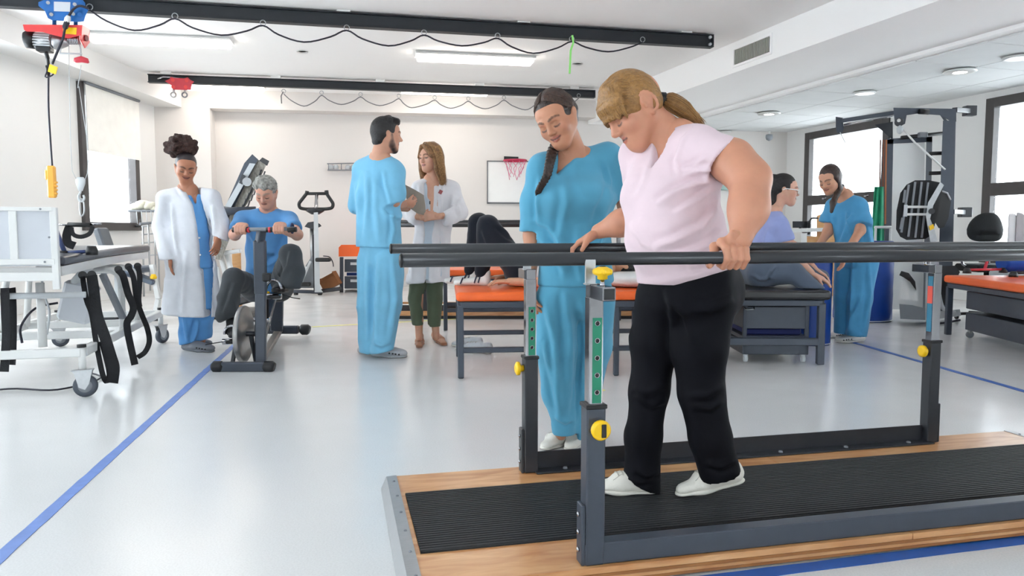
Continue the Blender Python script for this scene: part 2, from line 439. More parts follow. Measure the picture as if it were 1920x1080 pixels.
# roller blind on the left window
rb = thing('roller_blind', 'cream roller blind pulled halfway down over the left window', 'blind', ML @ Vector(((winL[0] + winL[1]) / 2, -0.05, 2.3)))
bx0, bx1 = winL[0] + 0.10, winL[1] + 0.02
cl = MB(ML); zz0, zz1 = 2.10, 2.96
cl.box(((bx0 + bx1) / 2, -0.062, (zz0 + zz1) / 2), (bx1 - bx0, 0.004, zz1 - zz0), 0.001); cl.build('blind_cloth', M_CURT, rb)
MB(ML).cyl((bx0, -0.065, 2.985), (bx1, -0.065, 2.985), 0.022).build('blind_roller', M_GREY, rb)
MB(ML).box(((bx0 + bx1) / 2, -0.062, zz0 - 0.012), (bx1 - bx0, 0.014, 0.028), 0.004).build('bottom_rail', M_CURT, rb)
MB(ML).tube([(bx0 - 0.03, -0.07, 2.97), (bx0 - 0.03, -0.075, 1.5), (bx0 - 0.015, -0.075, 1.48), (bx0 - 0.0, -0.075, 1.5), (bx0 - 0.01, -0.07, 2.97)], 0.004, 6).build('bead_chain', M_LGREY, rb)

# ------------------------------------------------------------------ blue and yellow floor tapes
def tape(name, p, q, w, m, label, z=0.0015):
    p = Vector(p); q = Vector(q); d = (q - p); n = Vector((-d.y, d.x, 0)).normalized(); L = d.length; k = max(8, int(L / 0.08)); vs = []; fs = []
    for i in range(k + 1):
        c = p + d * (i / k); wl = w / 2 + rng.uniform(-0.0015, 0.0015) * (1 if rng.rand() < 0.8 else 3); wr_ = w / 2 + rng.uniform(-0.0015, 0.0015)
        for s_, z_ in ((wl, 0.0), (wl, z), (-wr_, z), (-wr_, 0.0)): vs.append((c.x + n.x * s_, c.y + n.y * s_, z_ + 0.0004))
    for i in range(k):
        for j in range(3): fs.append([i * 4 + j, i * 4 + j + 1, i * 4 + 5 + j, i * 4 + 4 + j][::-1])
    fs += [[0, 1, 2, 3], [k * 4 + 3, k * 4 + 2, k * 4 + 1, k * 4]]
    mb = MB(); mb._add(vs, fs)
    o = single(mb, name, m, label, 'tape', 'floor tapes'); return o
tape('floor_tape', (-1.35, 1.28, 0), (-2.78, 8.3, 0), 0.046, M_TAPE, 'long pale blue tape running back past the exercise bike')
tape('floor_tape', (3.18, 3.6, 0), (2.95, 7.4, 0), 0.05, M_TAPE2, 'thin blue tape line on the floor behind the bending nurse')
tape('floor_tape', (0.35, 1.97, 0), (2.6, 2.54, 0), 0.052, M_TAPE2, 'worn dark blue tape in front of the wooden walking platform')
tape('floor_tape', G(585, 613), G(1010, 590), 0.05, M_YTAPE, 'faded yellow tape line crossing behind the talking staff')
tape('floor_tape', G(1112, 733), G(1132, 731), 0.05, M_YTAPE, 'short scrap of yellow tape beside the near nurse')

# ------------------------------------------------------------------ ceiling lamps
def tube_lamp(px0, px1, py, label, d0):
    a = P(px0, py, d0); z = ZC - 0.055; c0 = Vector((a.x, d0, z)); L = 1.62
    d1 = d0 + 0.3
    xa = slope(px0, py) * d0; xb = slope(px1, py) * (d0 + (px1 - px0) / F * d0 * 0.18)
    L = abs(xb - xa) / math.cos(R(10.5)); cx = Vector((xa, d0, ZC)) + Vector((math.cos(R(10.5)), math.sin(R(10.5)), 0)) * L / 2
    t = thing('ceiling_lamp', label, 'lamp', cx, R(10.5), 'fluorescent ceiling lamps')
    h = MB(); h.prism([(-0.10, 0), (-0.135, -0.03), (-0.135, -0.045), (0.135, -0.045), (0.135, -0.03), (0.10, 0)], L, Matrix(((0, 0, 1, 0), (1, 0, 0, 0), (0, 1, 0, 0), (0, 0, 0, 1))))
    h.build('lamp_housing', M_WHITE, t, local=True)
    MB().box((0, 0, -0.072), (L - 0.05, 0.22, 0.052), 0.018).build('lamp_diffuser', M_LAMP, t, local=True)
tube_lamp(165, 437, 95, 'long fluorescent ceiling lamp beside the blue and red hoist', 8.95)
tube_lamp(779, 1001, 122, 'fluorescent ceiling lamp between the two black rails, above the clipboard', 9.9)
tube_lamp(345, 497, 172, 'fluorescent ceiling lamp behind the far rail near the red trolley', 11.9)
tube_lamp(750, 917, 183, 'fluorescent ceiling lamp behind the far rail above the whiteboard', 12.2)
def disc_fixture(px, py, r, glow, label, name):
    p = G(px, py, ZT)
    t = thing(name, label, 'lamp' if glow else 'speaker', p)
    T = Matrix.Rotation(PI, 4, 'X')
    MB().lathe([(r * 0.78, -0.005), (r * 1.05, -0.005), (r * 1.05, 0.006), (r * 0.98, 0.014), (r * 0.78, 0.014)], 28, T).build('trim_ring', M_WHITE, t, local=True)
    MB().lathe([(r * 0.80, 0.0), (r * 0.80, 0.010), (r * 0.4, 0.0145 if glow else 0.013)], 28, T).build('diffuser' if glow else 'grille', M_GLOW if glow else M_LGREY, t, local=True)
disc_fixture(1800, 134, 0.17, True, 'lit round downlight in the tiled ceiling above the cable machine', 'downlight')
disc_fixture(1442, 213, 0.17, True, 'lit round downlight near the security camera', 'downlight')
disc_fixture(1622, 174, 0.13, False, 'small round ceiling speaker between the two lit downlights', 'ceiling_speaker')
disc_fixture(1908, 108, 0.14, False, 'round grey ceiling speaker at the far right edge', 'ceiling_speaker')
disc_fixture(1360, 247, 0.11, False, 'tiny round ceiling vent above the seated woman', 'ceiling_speaker')
# vent grille on the beam face
fx = BL0 - BN * 0.0
def on_face(px, py):
    t = slope(px, py); s = (t * BL0.y - BL0.x) / (BN.x - t * BN.y); d = BL0.y + BN.y * s
    return s, P(px, py, d).z
s0, z0v = on_face(1379, 105); s1, z1v = on_face(1444, 86)
MV = Matrix(((BN.x, -BX.x, 0, BL0.x), (BN.y, -BX.y, 0, BL0.y), (0, 0, 1, 0), (0, 0, 0, 1)))
sm = (s0 + s1) / 2; sw = abs(s1 - s0); zm = (z0v + z1v) / 2
vt = thing('air_vent', 'grey louvred air vent in the side of the ceiling beam', 'vent', MV @ Vector((sm, 0.0, zm - 0.07)))
v = MB(MV); hh = 0.085
for (cx, cz, dx, dz) in ((sm, zm + hh + 0.02, sw + 0.08, 0.03), (sm, zm - hh - 0.02, sw + 0.08, 0.03), (sm - sw / 2 - 0.025, zm, 0.03, 2 * hh + 0.02), (sm + sw / 2 + 0.025, zm, 0.03, 2 * hh + 0.02)):
    v.box((cx, 0.008, cz), (dx, 0.016, dz), 0.002)
v.build('vent_frame', M_CEIL, vt)
MB(MV).box((sm, 0.004, zm), (sw, 0.006, 2 * hh), 0).build('vent_back', M_GREY, vt)
for k in range(22):
    MB(MV).box((sm - sw / 2 + sw * (k + 0.5) / 22, 0.012, zm), (sw / 40, 0.014, 2 * hh), 0).build('louvre', mat('vent_metal', (160, 160, 150), 0.5), vt)
for px, py in ((567, 96), (1083, 119)):
    o = single(MB().lathe([(0.06, 0), (0.075, -0.012), (0.075, 0.0)], 20, Matrix.Translation(G(px, py, ZC))), 'smoke_detector', M_WHITE,
           'small flat detector on the ceiling ' + ('under the near rail, left of the centre lamp' if px < 800 else 'right of the centre lamp'), 'detector')
# security camera
sp = P(1442, 262, 13.9)
t = thing('security_camera', 'small grey security camera under the tiled ceiling', 'camera', (sp.x, 13.9, sp.z))
MB().lathe([(0.05, 0.10), (0.05, 0.13), (0.02, 0.13), (0.02, 0.20)], 14, Matrix.Translation((0, 0, -0.04))).build('mount', M_WHITE, t, local=True)
MB().lathe([(0.01, -0.02), (0.05, 0.0), (0.065, 0.04), (0.06, 0.09), (0.03, 0.1)], 16).build('camera_dome', M_GREY, t, local=True)
# ================================================================== PARALLEL BARS ON THE WALKING PLATFORM
PA = R(13.2); PO = Vector((-0.44, 2.717, 0))
pb_ = thing('parallel_bars', 'dark grey parallel bars bolted on a low wooden platform with ribbed black mat', 'parallel bars', PO, PA)
PL, PW, PZ = 2.80, 0.874, 0.055
JX = 1.50
def deck(x0, x1, y0, y1):
    MB().box(((x0 + x1) / 2, (y0 + y1) / 2, PZ - 0.009), (x1 - x0 - 0.0015, y1 - y0, 0.018), 0.0015).build('deck_panel', M_PLY, pb_, local=True)
for (x0, x1) in ((0.0, JX), (JX, PL)):
    deck(x0, x1, -0.19, 0.03); deck(x0 + 0.0, x1, -PW, -0.672); deck(x0, x1, -0.672, -0.19)
for k, (z, m) in enumerate(((PZ - 0.0235, M_PLYEDGE), (PZ - 0.034, M_PLY), (PZ - 0.044, M_PLYEDGE))):
    MB().box((PL / 2, -PW / 2 + 0.012, z), (PL - 0.004 * k, PW + 0.02 - 0.004 * k, 0.0095), 0.001).build('ply_layer', m, pb_, local=True)
for x in (0.3, 1.4, 2.5): MB().box((x, -PW / 2, 0.004), (0.08, PW - 0.1, 0.008), 0.001).build('foot_batten', M_BLACK, pb_, local=True)
# ramps
for x0, x1 in ((-0.045, 0.012), (PL + 0.045, PL - 0.012)):
    r = MB(); y0, y1 = -PW + 0.0, 0.03; xm = x0 + (x1 - x0) * 0.35
    s_ = 1 if x1 > x0 else -1
    vs = []
    for y in (y0, y1):
        vs += [(x0, y, 0.002), (x0, y, 0.012), (xm, y, PZ + 0.001), (x1, y, PZ + 0.003), (x1, y, 0.002)]
    fs = [[0, 1, 2, 3, 4], [9, 8, 7, 6, 5]] + [[i, i + 5, (i + 1) % 5 + 5, (i + 1) % 5] for i in range(5)]
    if s_ < 0: fs = [f[::-1] for f in fs]
    r._add(vs, fs); ro = r.build('ramp_strip', M_ALU, pb_, local=True)
    for k in range(6): MB().lathe([(0.005, 0), (0.005, 0.0035), (0.003, 0.005)], 8, Matrix.Translation((x1 - s_ * 0.014, y0 + 0.06 + k * 0.155, PZ + 0.001))).build('screw', M_GREY, ro, local=True)
# ribbed mat: a profile of ribs run along the platform
prof = []; y0, y1 = -0.676, -0.186; nr = 30; pw = (y1 - y0) / nr
for i in range(nr):
    y = y0 + i * pw
    prof += [(y, 0.0035), (y + pw * 0.30, 0.0035), (y + pw * 0.40, 0.0085), (y + pw * 0.90, 0.0085)]
vs = []; fs = []; n = len(prof)
for x in (0.026, PL - 0.026): vs += [(x, y, PZ + z) for y, z in prof] + [(x, y1, PZ + 0.0035), (x, y1, PZ), (x, y0, PZ)]
n2 = n + 3
fs = [[i, i + 1, n2 + i + 1, n2 + i][::-1] for i in range(n2 - 1)] + [[n2 - 1, 0, n2, 2 * n2 - 1][::-1]]
mm = MB(); mm._add(vs, fs); mm.build('ribbed_mat', M_RUBBER, pb_, local=True)
# steel frame
NY, FY = -0.835, -0.03
def floor_beam(y, h, xs, xe):
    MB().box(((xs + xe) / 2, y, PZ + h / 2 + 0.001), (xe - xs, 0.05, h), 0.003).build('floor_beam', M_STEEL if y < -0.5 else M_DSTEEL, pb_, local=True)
floor_beam(NY, 0.06, 0.455, 2.36)
l_ = MB(); l_.box((1.42, FY + 0.012, PZ + 0.036), (1.78, 0.006, 0.07), 0.002); l_.box((1.42, FY - 0.02, PZ + 0.004), (1.78, 0.06, 0.006), 0.002)
l_.build('floor_beam', M_DSTEEL, pb_, local=True)
for k in range(6): MB().lathe([(0.009, 0), (0.009, 0.005), (0.004, 0.007)], 8, Matrix.Translation((0.65 + k * 0.31, FY - 0.022, PZ + 0.007))).build('bolt', M_GREY, pb_, local=True)
def knob(name, T, m=M_YELLOW, r=0.03):
    k = MB(); k.lathe([(r * 0.42, 0), (r * 0.45, 0.012), (r * 0.95, 0.016), (r * 1.05, 0.026), (r * 0.9, 0.034), (r * 0.5, 0.036)], 18, T)
    return k
def post(x, y, near, outer):
    s = 0.027 if near else 0.026
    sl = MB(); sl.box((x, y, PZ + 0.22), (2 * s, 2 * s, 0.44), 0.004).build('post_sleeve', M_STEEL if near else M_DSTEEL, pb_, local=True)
    MB().box((x, y, PZ + 0.443), (2 * s + 0.006, 2 * s + 0.006, 0.012), 0.002).build('sleeve_collar', M_BLACK, pb_, local=True)
    zt = 0.796
    tb = MB().box((x, y, (PZ + 0.44 + zt) / 2), (0.04, 0.04, zt - PZ - 0.44), 0.003).build('post_tube', M_CHROME, pb_, local=True)
    g0, g1 = PZ + 0.452, (0.74 if y < -0.5 else 0.69)
    yy = y - 0.0207
    if x < 1:
        MB().box((x + 0.002, yy, (g0 + g1) / 2), (0.026, 0.0015, g1 - g0), 0.0002).build('height_scale', M_GREEN, tb, local=True)
        for k in range(5):
            zz = g0 + 0.03 + k * (g1 - g0 - 0.045) / 4
            T = Matrix.Translation((x + 0.002, yy - 0.0008, zz)) @ Matrix.Rotation(PI / 2, 4, 'X')
            MB().lathe([(0.0058, 0), (0.0058, 0.002), (0.0074, 0.002), (0.0074, 0)], 12, T).build('hole_ring', M_CHROME, tb, local=True)
            MB().lathe([(0.0056, 0), (0.0056, 0.0012), (0.002, 0.0012)], 12, T).build('pin_hole', M_BLACK, tb, local=True)
    else:
        sm_ = mat('blue_label', (40, 120, 150), 0.35)
        MB().box((x - 0.0207, y, 0.66), (0.0015, 0.026, 0.24), 0.0002).build('height_scale', sm_, tb, local=True)
        MB().box((x - 0.0217, y, 0.70), (0.0015, 0.027, 0.075), 0.0002).build('red_marker', mat('red_marker_tape', (232, 84, 66), 0.4), tb, local=True)
    # cross bracket towards the outside with the yellow clamp knob
    sy = -1 if near else 1
    br = MB(); L0 = y - sy * 0.02; L1 = y + sy * 0.115
    br.box((x, (L0 + L1) / 2, zt + 0.015), (0.036, abs(L1 - L0), 0.036), 0.002).build('cross_bracket', M_CHROME, pb_, local=True)
    MB().box((x, L1 + sy * 0.001, zt + 0.015), (0.028, 0.003, 0.028), 0.001).build('bracket_mouth', M_BLACK, pb_, local=True)
    MB().box((x + 0.0, y, zt + 0.015), (0.0385, 0.034, 0.0385), 0.002).build('clamp_band', M_DSTEEL, pb_, local=True)
    T = Matrix.Translation((x, y + sy * 0.062, zt + 0.033))
    MB().lathe([(0.008, 0), (0.006, 0.004), (0.006, 0.018)], 10, T).build('knob_stud', M_CHROME, pb_, local=True)
    kb = MB(); kb.lathe([(0.008, 0.016), (0.0135, 0.018), (0.0135, 0.026), (0.025, 0.031), (0.0265, 0.037), (0.022, 0.045), (0.012, 0.050), (0.004, 0.051)], 18, T)
    for q in range(6):
        aa = q * PI / 3 + 0.3; kb.lathe([(0.004, 0.030), (0.007, 0.034), (0.007, 0.041), (0.003, 0.045)], 8, T @ Matrix.Translation((math.cos(aa) * 0.0215, math.sin(aa) * 0.0215, 0)))
    kb.build('clamp_knob', M_YELLOW, pb_, local=True)
    MB().lathe([(0.009, 0.048), (0.009, 0.0525), (0.004, 0.053)], 10, T).build('knob_cap', M_BLACK, pb_, local=True)
    # bar seat
    MB().box((x - 0.012, y - sy * 0.0, zt + 0.066), (0.03, 0.006, 0.07), 0.002).box((x - 0.012, y, zt + 0.034), (0.03, 0.03, 0.004), 0.001).build('bar_seat', M_ALU, pb_, local=True)
    # side knob
    if near:
        T = Matrix.Translation((x + 0.004, y - s, PZ + 0.385)) @ Matrix.Rotation(PI / 2, 4, 'X')
        MB().lathe([(0.012, 0), (0.013, 0.012), (0.0265, 0.016), (0.028, 0.026), (0.022, 0.033)], 20, T).build('lock_knob', M_YELLOW, pb_, local=True)
        MB().box((x + 0.009, y - s - 0.034, PZ + 0.385), (0.013, 0.006, 0.036), 0.002).build('knob_insert', M_BLACK, pb_, local=True)
    else:
        T = Matrix.Translation((x - s, y - 0.0, PZ + 0.40)) @ Matrix.Rotation(-PI / 2, 4, 'Y')
        MB().lathe([(0.012, 0), (0.013, 0.012), (0.026, 0.016), (0.026, 0.026), (0.015, 0.032)], 18, T).build('lock_knob', M_YELLOW, pb_, local=True)
    # bolted foot plate
    xo = x - (s + 0.006) if outer < 0 else x + (s + 0.006)
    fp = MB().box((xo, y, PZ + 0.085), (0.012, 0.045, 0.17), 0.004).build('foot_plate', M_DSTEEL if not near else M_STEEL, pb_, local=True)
    for zz in (0.04, 0.09, 0.14):
        T = Matrix.Translation((xo + outer * 0.006, y, PZ + zz)) @ Matrix.Rotation(outer * PI / 2, 4, 'Y')
        MB().lathe([(0.007, 0), (0.007, 0.005), (0.003, 0.007)], 8, T).build('plate_bolt', M_CHROME, fp, local=True)
post(0.485, NY, True, -1); post(2.33, NY, True, 1); post(0.515, FY, False, -1); post(2.32, FY, False, 1)
def handrail(y, z, xa, xb):
    h = MB(); h.tube([(xa, y, z), (xb, y, z)], 0.0178, 20)
    o = h.build('handrail', M_BAR, pb_, local=True)
    for x in (xa, xb):
        e = -1 if x == xa else 1
        MB().tube([(x, y, z), (x + e * 0.004, y, z), (x + e * 0.007, y, z)], [0.0182, 0.0182, 0.012], 20).build('end_cap', M_BLACK, o, local=True)
handrail(NY + 0.015, 0.897, -0.03, 3.0); handrail(FY, 0.910, -0.0, 3.05)

# ================================================================== CEILING RAILS, HOIST, CABLES
RA = R(12.4); RAD = Vector((math.cos(RA), math.sin(RA), 0)); RN = Vector((math.sin(RA), -math.cos(RA), 0))   # RN points to the camera
RE = Vector((2.366, 9.02, 0))
def rail_at(px, E=RE, D=RAD):
    t = slope(px, 100); s = (t * E.y - E.x) / (D.x - t * D.y); return E + D * s
def rp(px, py, off=0.0, E=RE, D=RAD, Nn=RN):
    """a pixel put on the vertical plane of a rail, off metres nearer to the camera"""
    q = E + Nn * off; t = slope(px, py); s = (t * q.y - q.x) / (D.x - t * D.y); w = q + D * s
    return Vector((w.x, w.y, P(px, py, w.y).z))
M_RAIL = mat('black_rail_paint', (34, 38, 44), 0.5, 0.1, var=0.12, scale=6)
def rail(label, a, e, ang, h, zb, E):
    t = thing('ceiling_rail', label, 'rail', (E.x, E.y, zb), ang, 'overhead hoist rails')
    L = (a - e).length
    MB().box((-L / 2, 0, 0.006), (L, 0.10, 0.012), 0.002).build('lower_flange', M_RAIL, t, local=True)
    MB().box((-L / 2, 0, h - 0.006), (L, 0.10, 0.012), 0.002).build('upper_flange', M_RAIL, t, local=True)
    MB().box((-L / 2, 0, h / 2), (L, 0.03, h - 0.02), 0.002).build('web', M_RAIL, t, local=True)
    MB().box((-0.01, 0, h / 2), (0.02, 0.10, h - 0.03), 0.002).build('end_stop', M_RAIL, t, local=True)
    for k in range(5):
        MB().box((-0.35 - k * (L - 0.6) / 4, 0, h + (ZC - zb - h) / 2), (0.14, 0.12, max(0.012, ZC - zb - h)), 0.002).build('ceiling_bracket', M_WHITE, t, local=True)
    return t
a1 = RE - RAD * 8.4
r1 = rail('long near black hoist rail across the ceiling carrying the blue trolley', a1, RE, RA, 0.145, 3.14, RE)
for zz in (0.03, 0.11):
    T = Matrix.Translation((-0.05, -0.05, zz)) @ Matrix.Rotation(PI / 2, 4, 'X'); MB().lathe([(0.018, -0.02), (0.018, 0.012), (0.008, 0.014)], 10, T).build('end_bolt', M_LGREY, r1, local=True)
RA2 = R(10.66); D2 = Vector((math.cos(RA2), math.sin(RA2), 0)); N2 = Vector((math.sin(RA2), -math.cos(RA2), 0)); RE2 = Vector((1.343, 12.33, 0))
r2 = rail('far black hoist rail with a red trolley near the left wall', RE2 - D2 * 6.76, RE2, RA2, 0.12, 3.14, RE2)
T = Matrix.Translation((-6.62, -0.03, 0.05)); MB().tube([T @ Vector((0.0, -0.03, 0.0)), T @ Vector((0.08, -0.03, 0.03)), T @ Vector((0.2, -0.03, 0.025)), T @ Vector((0.36, -0.03, 0.0))], 0.014, 8).build('stop_chain', M_CHROME, r2, local=True)

def plate_px(pts, thick, off, f=rp):
    """a plate with a pixel outline on the rail plane, thick metres deep"""
    mb = MB(); fr = [f(x, y, off + thick / 2) for x, y in pts]; bk = [f(x, y, off - thick / 2) for x, y in pts]; n = len(pts)
    A = sum(pts[i][0] * pts[(i + 1) % n][1] - pts[(i + 1) % n][0] * pts[i][1] for i in range(n))
    if A > 0: fr = fr[::-1]; bk = bk[::-1]
    mb._add(fr + bk, [list(range(n)), [n + i for i in range(n)][::-1]] + [[i, n + i, n + (i + 1) % n, (i + 1) % n] for i in range(n)])
    return mb
# blue trolley
q = rail_at(117); tr = thing('hoist_trolley', 'blue hoist trolley with a grey nameplate on the near rail', 'trolley', (q.x, q.y, 3.02))
bp_ = [(72, 4), (82, 0), (84, -10), (108, -12), (132, -10), (152, -4), (160, 6), (160, 16), (166, 18), (160, 30), (157, 40), (148, 41), (98, 38), (90, 34), (84, 20), (72, 11)]
plate_px(bp_, 0.02, 0.10).build('side_plate', M_BLUE, tr); plate_px(bp_, 0.02, -0.10).build('side_plate', M_BLUE, tr)
plate_px([(101, 3), (132, 4), (131, 22), (101, 21)], 0.004, 0.113).build('nameplate', M_PANEL, tr)
for px, py in ((90, 3), (150, 6), (95, 25), (150, 27)):
    MB().cyl(rp(px, py, 0.12), rp(px, py, 0.06), 0.022).build('wheel_hub', M_BLUE, tr)
for px, py in ((90, 5), (140, 8), (137, 26), (96, 27)): MB().cyl(rp(px, py, 0.125), rp(px, py, 0.11), 0.017, n=12).build('bolt', M_ALU, tr)
for px in (102, 142):
    MB().cyl(rp(px, 34, 0.0), rp(px, 48, 0.0), 0.018).build('hanger_bolt', M_BLUE, tr); MB().cyl(rp(px, 28, 0.1), rp(px, 28, -0.1), 0.014).build('cross_bolt', M_BLUE, tr)
# red electric hoist
q = rail_at(105); ho = thing('electric_hoist', 'red electric hoist with grey ribbed motor hanging from the blue trolley', 'hoist', (q.x, q.y, 2.78))
M_HRED = mat('hoist_red', (222, 62, 62), 0.4)
plate_px([(43, 46), (152, 47), (152, 66), (128, 72), (104, 67), (80, 60), (50, 59), (45, 56)], 0.012, 0.11).build('housing_side', M_HRED, ho)
plate_px([(43, 46), (152, 47), (152, 66), (128, 72), (104, 67), (80, 60), (50, 59), (45, 56)], 0.012, -0.11).build('housing_side', M_HRED, ho)
plate_px([(43, 46), (152, 47), (152, 49), (43, 48)], 0.23, 0.0).build('housing_top', M_HRED, ho)
e_ = MB(); pts = [rp(152, 47, 0.115), rp(166, 55, -0.115), rp(166, 80, -0.115), rp(158, 90, -0.03), rp(150, 74, 0.115)]; nn = Vector((0.012, 0, 0))
e_._add(pts + [p + nn for p in pts], [[0, 1, 2, 3, 4][::-1], [5, 6, 7, 8, 9]] + [[i, (i + 1) % 5, 5 + (i + 1) % 5, 5 + i] for i in range(5)]); e_.build('end_plate', M_HRED, ho)
MB().cyl(rp(160, 72, 0.0) + Vector((0.0, -0.01, 0)), rp(160, 72, 0.0) + Vector((0.022, -0.01, 0)), 0.03, n=16).build('end_hole', mat('hoist_dark_red', (120, 24, 32), 0.5), ho)
plate_px([(118, 51), (144, 52), (143, 65), (118, 63)], 0.003, 0.119).build('warning_label', M_YELLOW, ho)
def hc(px, py, off=0): return rp(px, py, off)
mo = MB().tube([hc(47, 74), hc(50, 74), hc(66, 76)], [0.07, 0.082, 0.082], 20).build('motor_cap', M_BLACK, ho)
MB().tube([hc(64, 76), hc(98, 78)], 0.066, 20).build('motor_body', M_ALU, ho)
for k in range(9):
    a = -0.3 + k * 0.36
    for s_ in (1,):
        off = Vector((0, 0, 1)) * math.sin(a - 1.2) * 0.072 + RN * math.cos(a - 1.2) * 0.072
        MB().bar(hc(65, 76) + off, hc(97, 78) + off, 0.007, 0.014, 0.001).build('cooling_fin', M_LGREY, ho)
MB().tube([hc(98, 78), hc(104, 79), hc(112, 78), hc(128, 76)], [0.06, 0.075, 0.07, 0.05], 18).build('gear_case', M_ALU, ho)
MB().box(hc(84, 93), (0.13, 0.11, 0.05), 0.008, rot=(0, 0, RA)).build('switch_box', M_BLACK, ho)
MB().tube([hc(126, 74), hc(152, 74)], 0.045, 18).build('rope_drum', M_ALU, ho)
for k in range(7): MB().tube([hc(130 + k * 3, 74) + RN * 0.047 * math.cos(x) + Vector((0, 0, 0.047 * math.sin(x))) for x in np.linspace(0, 2 * PI, 17)[:-1]], 0.006, 5, closed=True).build('rope_turn', M_CHROME, ho)
MB().tube([hc(112, 100), hc(154, 101)], 0.009, 8).tube([hc(112, 100), hc(116, 84)], 0.007, 6).build('limit_arm', M_LGREY, ho)
# chain, red limit weight, ropes, pulley block and hook
MB().tube(spline([hc(149, 82), hc(151, 92), hc(152, 104), hc(153, 112)], 4), 0.008, 6).build('chain', M_ALU, ho)
lw = MB().tube([hc(140, 116), hc(142, 113), hc(153, 111), hc(163, 114), hc(166, 118)], [0.012, 0.026, 0.032, 0.026, 0.01], 14).build('limit_weight', M_RED, ho)
MB().tube(spline([hc(152, 122), hc(150, 140), hc(147, 156), hc(146, 165)], 5), 0.004, 6).build('wire_rope', M_LGREY, ho)
MB().tube([hc(129, 78), hc(130, 150), hc(132, 260), hc(135, 320), hc(144, 338)], 0.004, 6).build('wire_rope', M_LGREY, ho)
MB().tube([hc(148, 162), hc(163, 260), hc(166, 290), hc(164, 325), hc(158, 340)], 0.0035, 6).build('wire_rope', M_LGREY, ho)
hk = thing('pulley_hook', 'grey pulley block with lifting hook hanging in front of the left window', 'hook', rp(151, 400))
MB().tube([hc(151, 332), hc(151, 337), hc(151, 344), hc(151, 358)], [0.03, 0.05, 0.048, 0.022], 16, flat=0.5).build('pulley_cover', M_LGREY, hk)
MB().tube(spline([hc(151, 358), hc(150, 362), hc(147, 368), hc(149, 376), hc(155, 377), hc(158, 371), hc(156, 366)], 5), 0.011, 8).build('hook', M_LGREY, hk)
MB().tube(spline([hc(152, 372), hc(149, 382), hc(151, 402), hc(155, 404), hc(158, 396), hc(157, 380), hc(153, 372)], 5), 0.008, 8).build('shackle', M_ALU, hk)
# control cable and pendant
MB().tube(spline([hc(86, 98, 0.03), hc(90, 112, 0.03), hc(91, 130, 0.03), hc(91, 142, 0.03)], 5), [0.02] * 5 + [0.014] * 11, 8).build('cable_gland', M_BLACK, ho)
pc = thing('hoist_pendant', 'yellow hand pendant with red button hanging on a black cable', 'controller', rp(97, 371, 0.03))
MB().tube(spline([hc(91, 140, 0.03), hc(91, 200, 0.03), hc(95, 270, 0.03), hc(98, 311, 0.03)], 6), 0.009, 8).build('cable', M_CABLE, pc)
loop = [hc(91 + 7 * math.sin(a) * (1 + 0.3 * math.cos(a)) - 4 * math.cos(a * 2), 134 + 11 * math.cos(a), 0.05) for a in np.linspace(0, 2 * PI, 16)[:-1]]
MB().tube(loop, 0.007, 6, closed=True).build('cable_loop', M_CABLE, pc)
pm = MB(); pc0 = rp(97, 341, 0.03)
pm.box(pc0, (0.075, 0.06, 0.315), 0.014, rot=(0, 0, RA)).build('pendant_body', M_ORANGEP, pc)
MB().box(rp(90, 328, 0.03), (0.05, 0.05, 0.10), 0.012, rot=(0, 0, RA)).build('button_housing', M_ORANGEP, pc)
MB().cyl(rp(88, 322, 0.03), rp(85, 322, 0.03), 0.018).build('stop_button', M_RED, pc)
for k in range(4): MB().box(rp(104, 342 + k * 7, 0.03), (0.03, 0.05, 0.02), 0.006, rot=(0, 0, RA)).build('grip_rib', M_ORANGEP, pc)
# power plug cord on the hoist
MB().tube(spline([rp(166, 16, 0.16), rp(150, 11, 0.17), rp(138, 17, 0.17), rp(129, 30, 0.17)], 5), 0.012, 8).build('power_cord', M_CABLE, ho)
MB().tube([rp(129, 30, 0.17), rp(127, 35, 0.17), rp(125, 42, 0.17)], [0.018, 0.028, 0.026], 10).build('plug_socket', M_WHITE, ho)
MB().tube(spline([rp(126, 41, 0.17), rp(122, 52, 0.17), rp(118, 72, 0.17), rp(108, 96, 0.15), rp(98, 120, 0.12)], 5), [0.026] * 6 + [0.012] * 15, 8).build('plug_cord', M_CABLE, ho)
MB().box(rp(99, 130, 0.10), (0.075, 0.01, 0.075), 0.003, rot=(0.2, 0.35, 0.2)).build('cord_tag', M_YELLOW, ho)
# festoon cable of the near rail
def festoon(label, rings, sags, m, E, D, Nn, r, wall_end=None):
    f = lambda px, py: rp(px, py, 0.06, E, D, Nn)
    t = thing('festoon_cable', label, 'cable', f(*rings[0]), 0, 'festoon cables')
    pts = []
    for i, (x, y) in enumerate(rings):
        pts.append(f(x, y + 4))
        if i < len(rings) - 1:
            x2, y2 = rings[i + 1]; sx, sy = sags[i]
            pts += [f((x * 0.62 + sx * 0.38), (y + 4) * 0.45 + sy * 0.55), f(sx, sy), f(x2 * 0.62 + sx * 0.38, (y2 + 4) * 0.45 + sy * 0.55)]
    MB().tube(spline(pts, 4), r, 6).build('cable', m, t)
    for (x, y) in rings:
        c = f(x, y - 1)
        MB().tube([c + D * (0.028 * math.cos(a)) + Vector((0, 0, 0.028 * math.sin(a))) for a in np.linspace(0, 2 * PI, 13)[:-1]], 0.005, 5, closed=True).build('hanger_ring', M_ALU, t)
    return t
rings = [(168, 14), (328, 31), (493, 44), (650, 53), (795, 62), (933, 68), (1072, 74), (1205, 75)]
sags = [(252, 57), (415, 66), (570, 79), (728, 86), (866, 86), (1000, 100), (1140, 97)]
festoon('looped black power cable hanging in waves under the near rail', rings, sags, M_CABLE, RE, RAD, RN, 0.009)
rings = [(532, 172), (603, 175), (676, 178), (748, 181), (815, 184), (878, 186), (945, 184), (1010, 186), (1085, 180)]
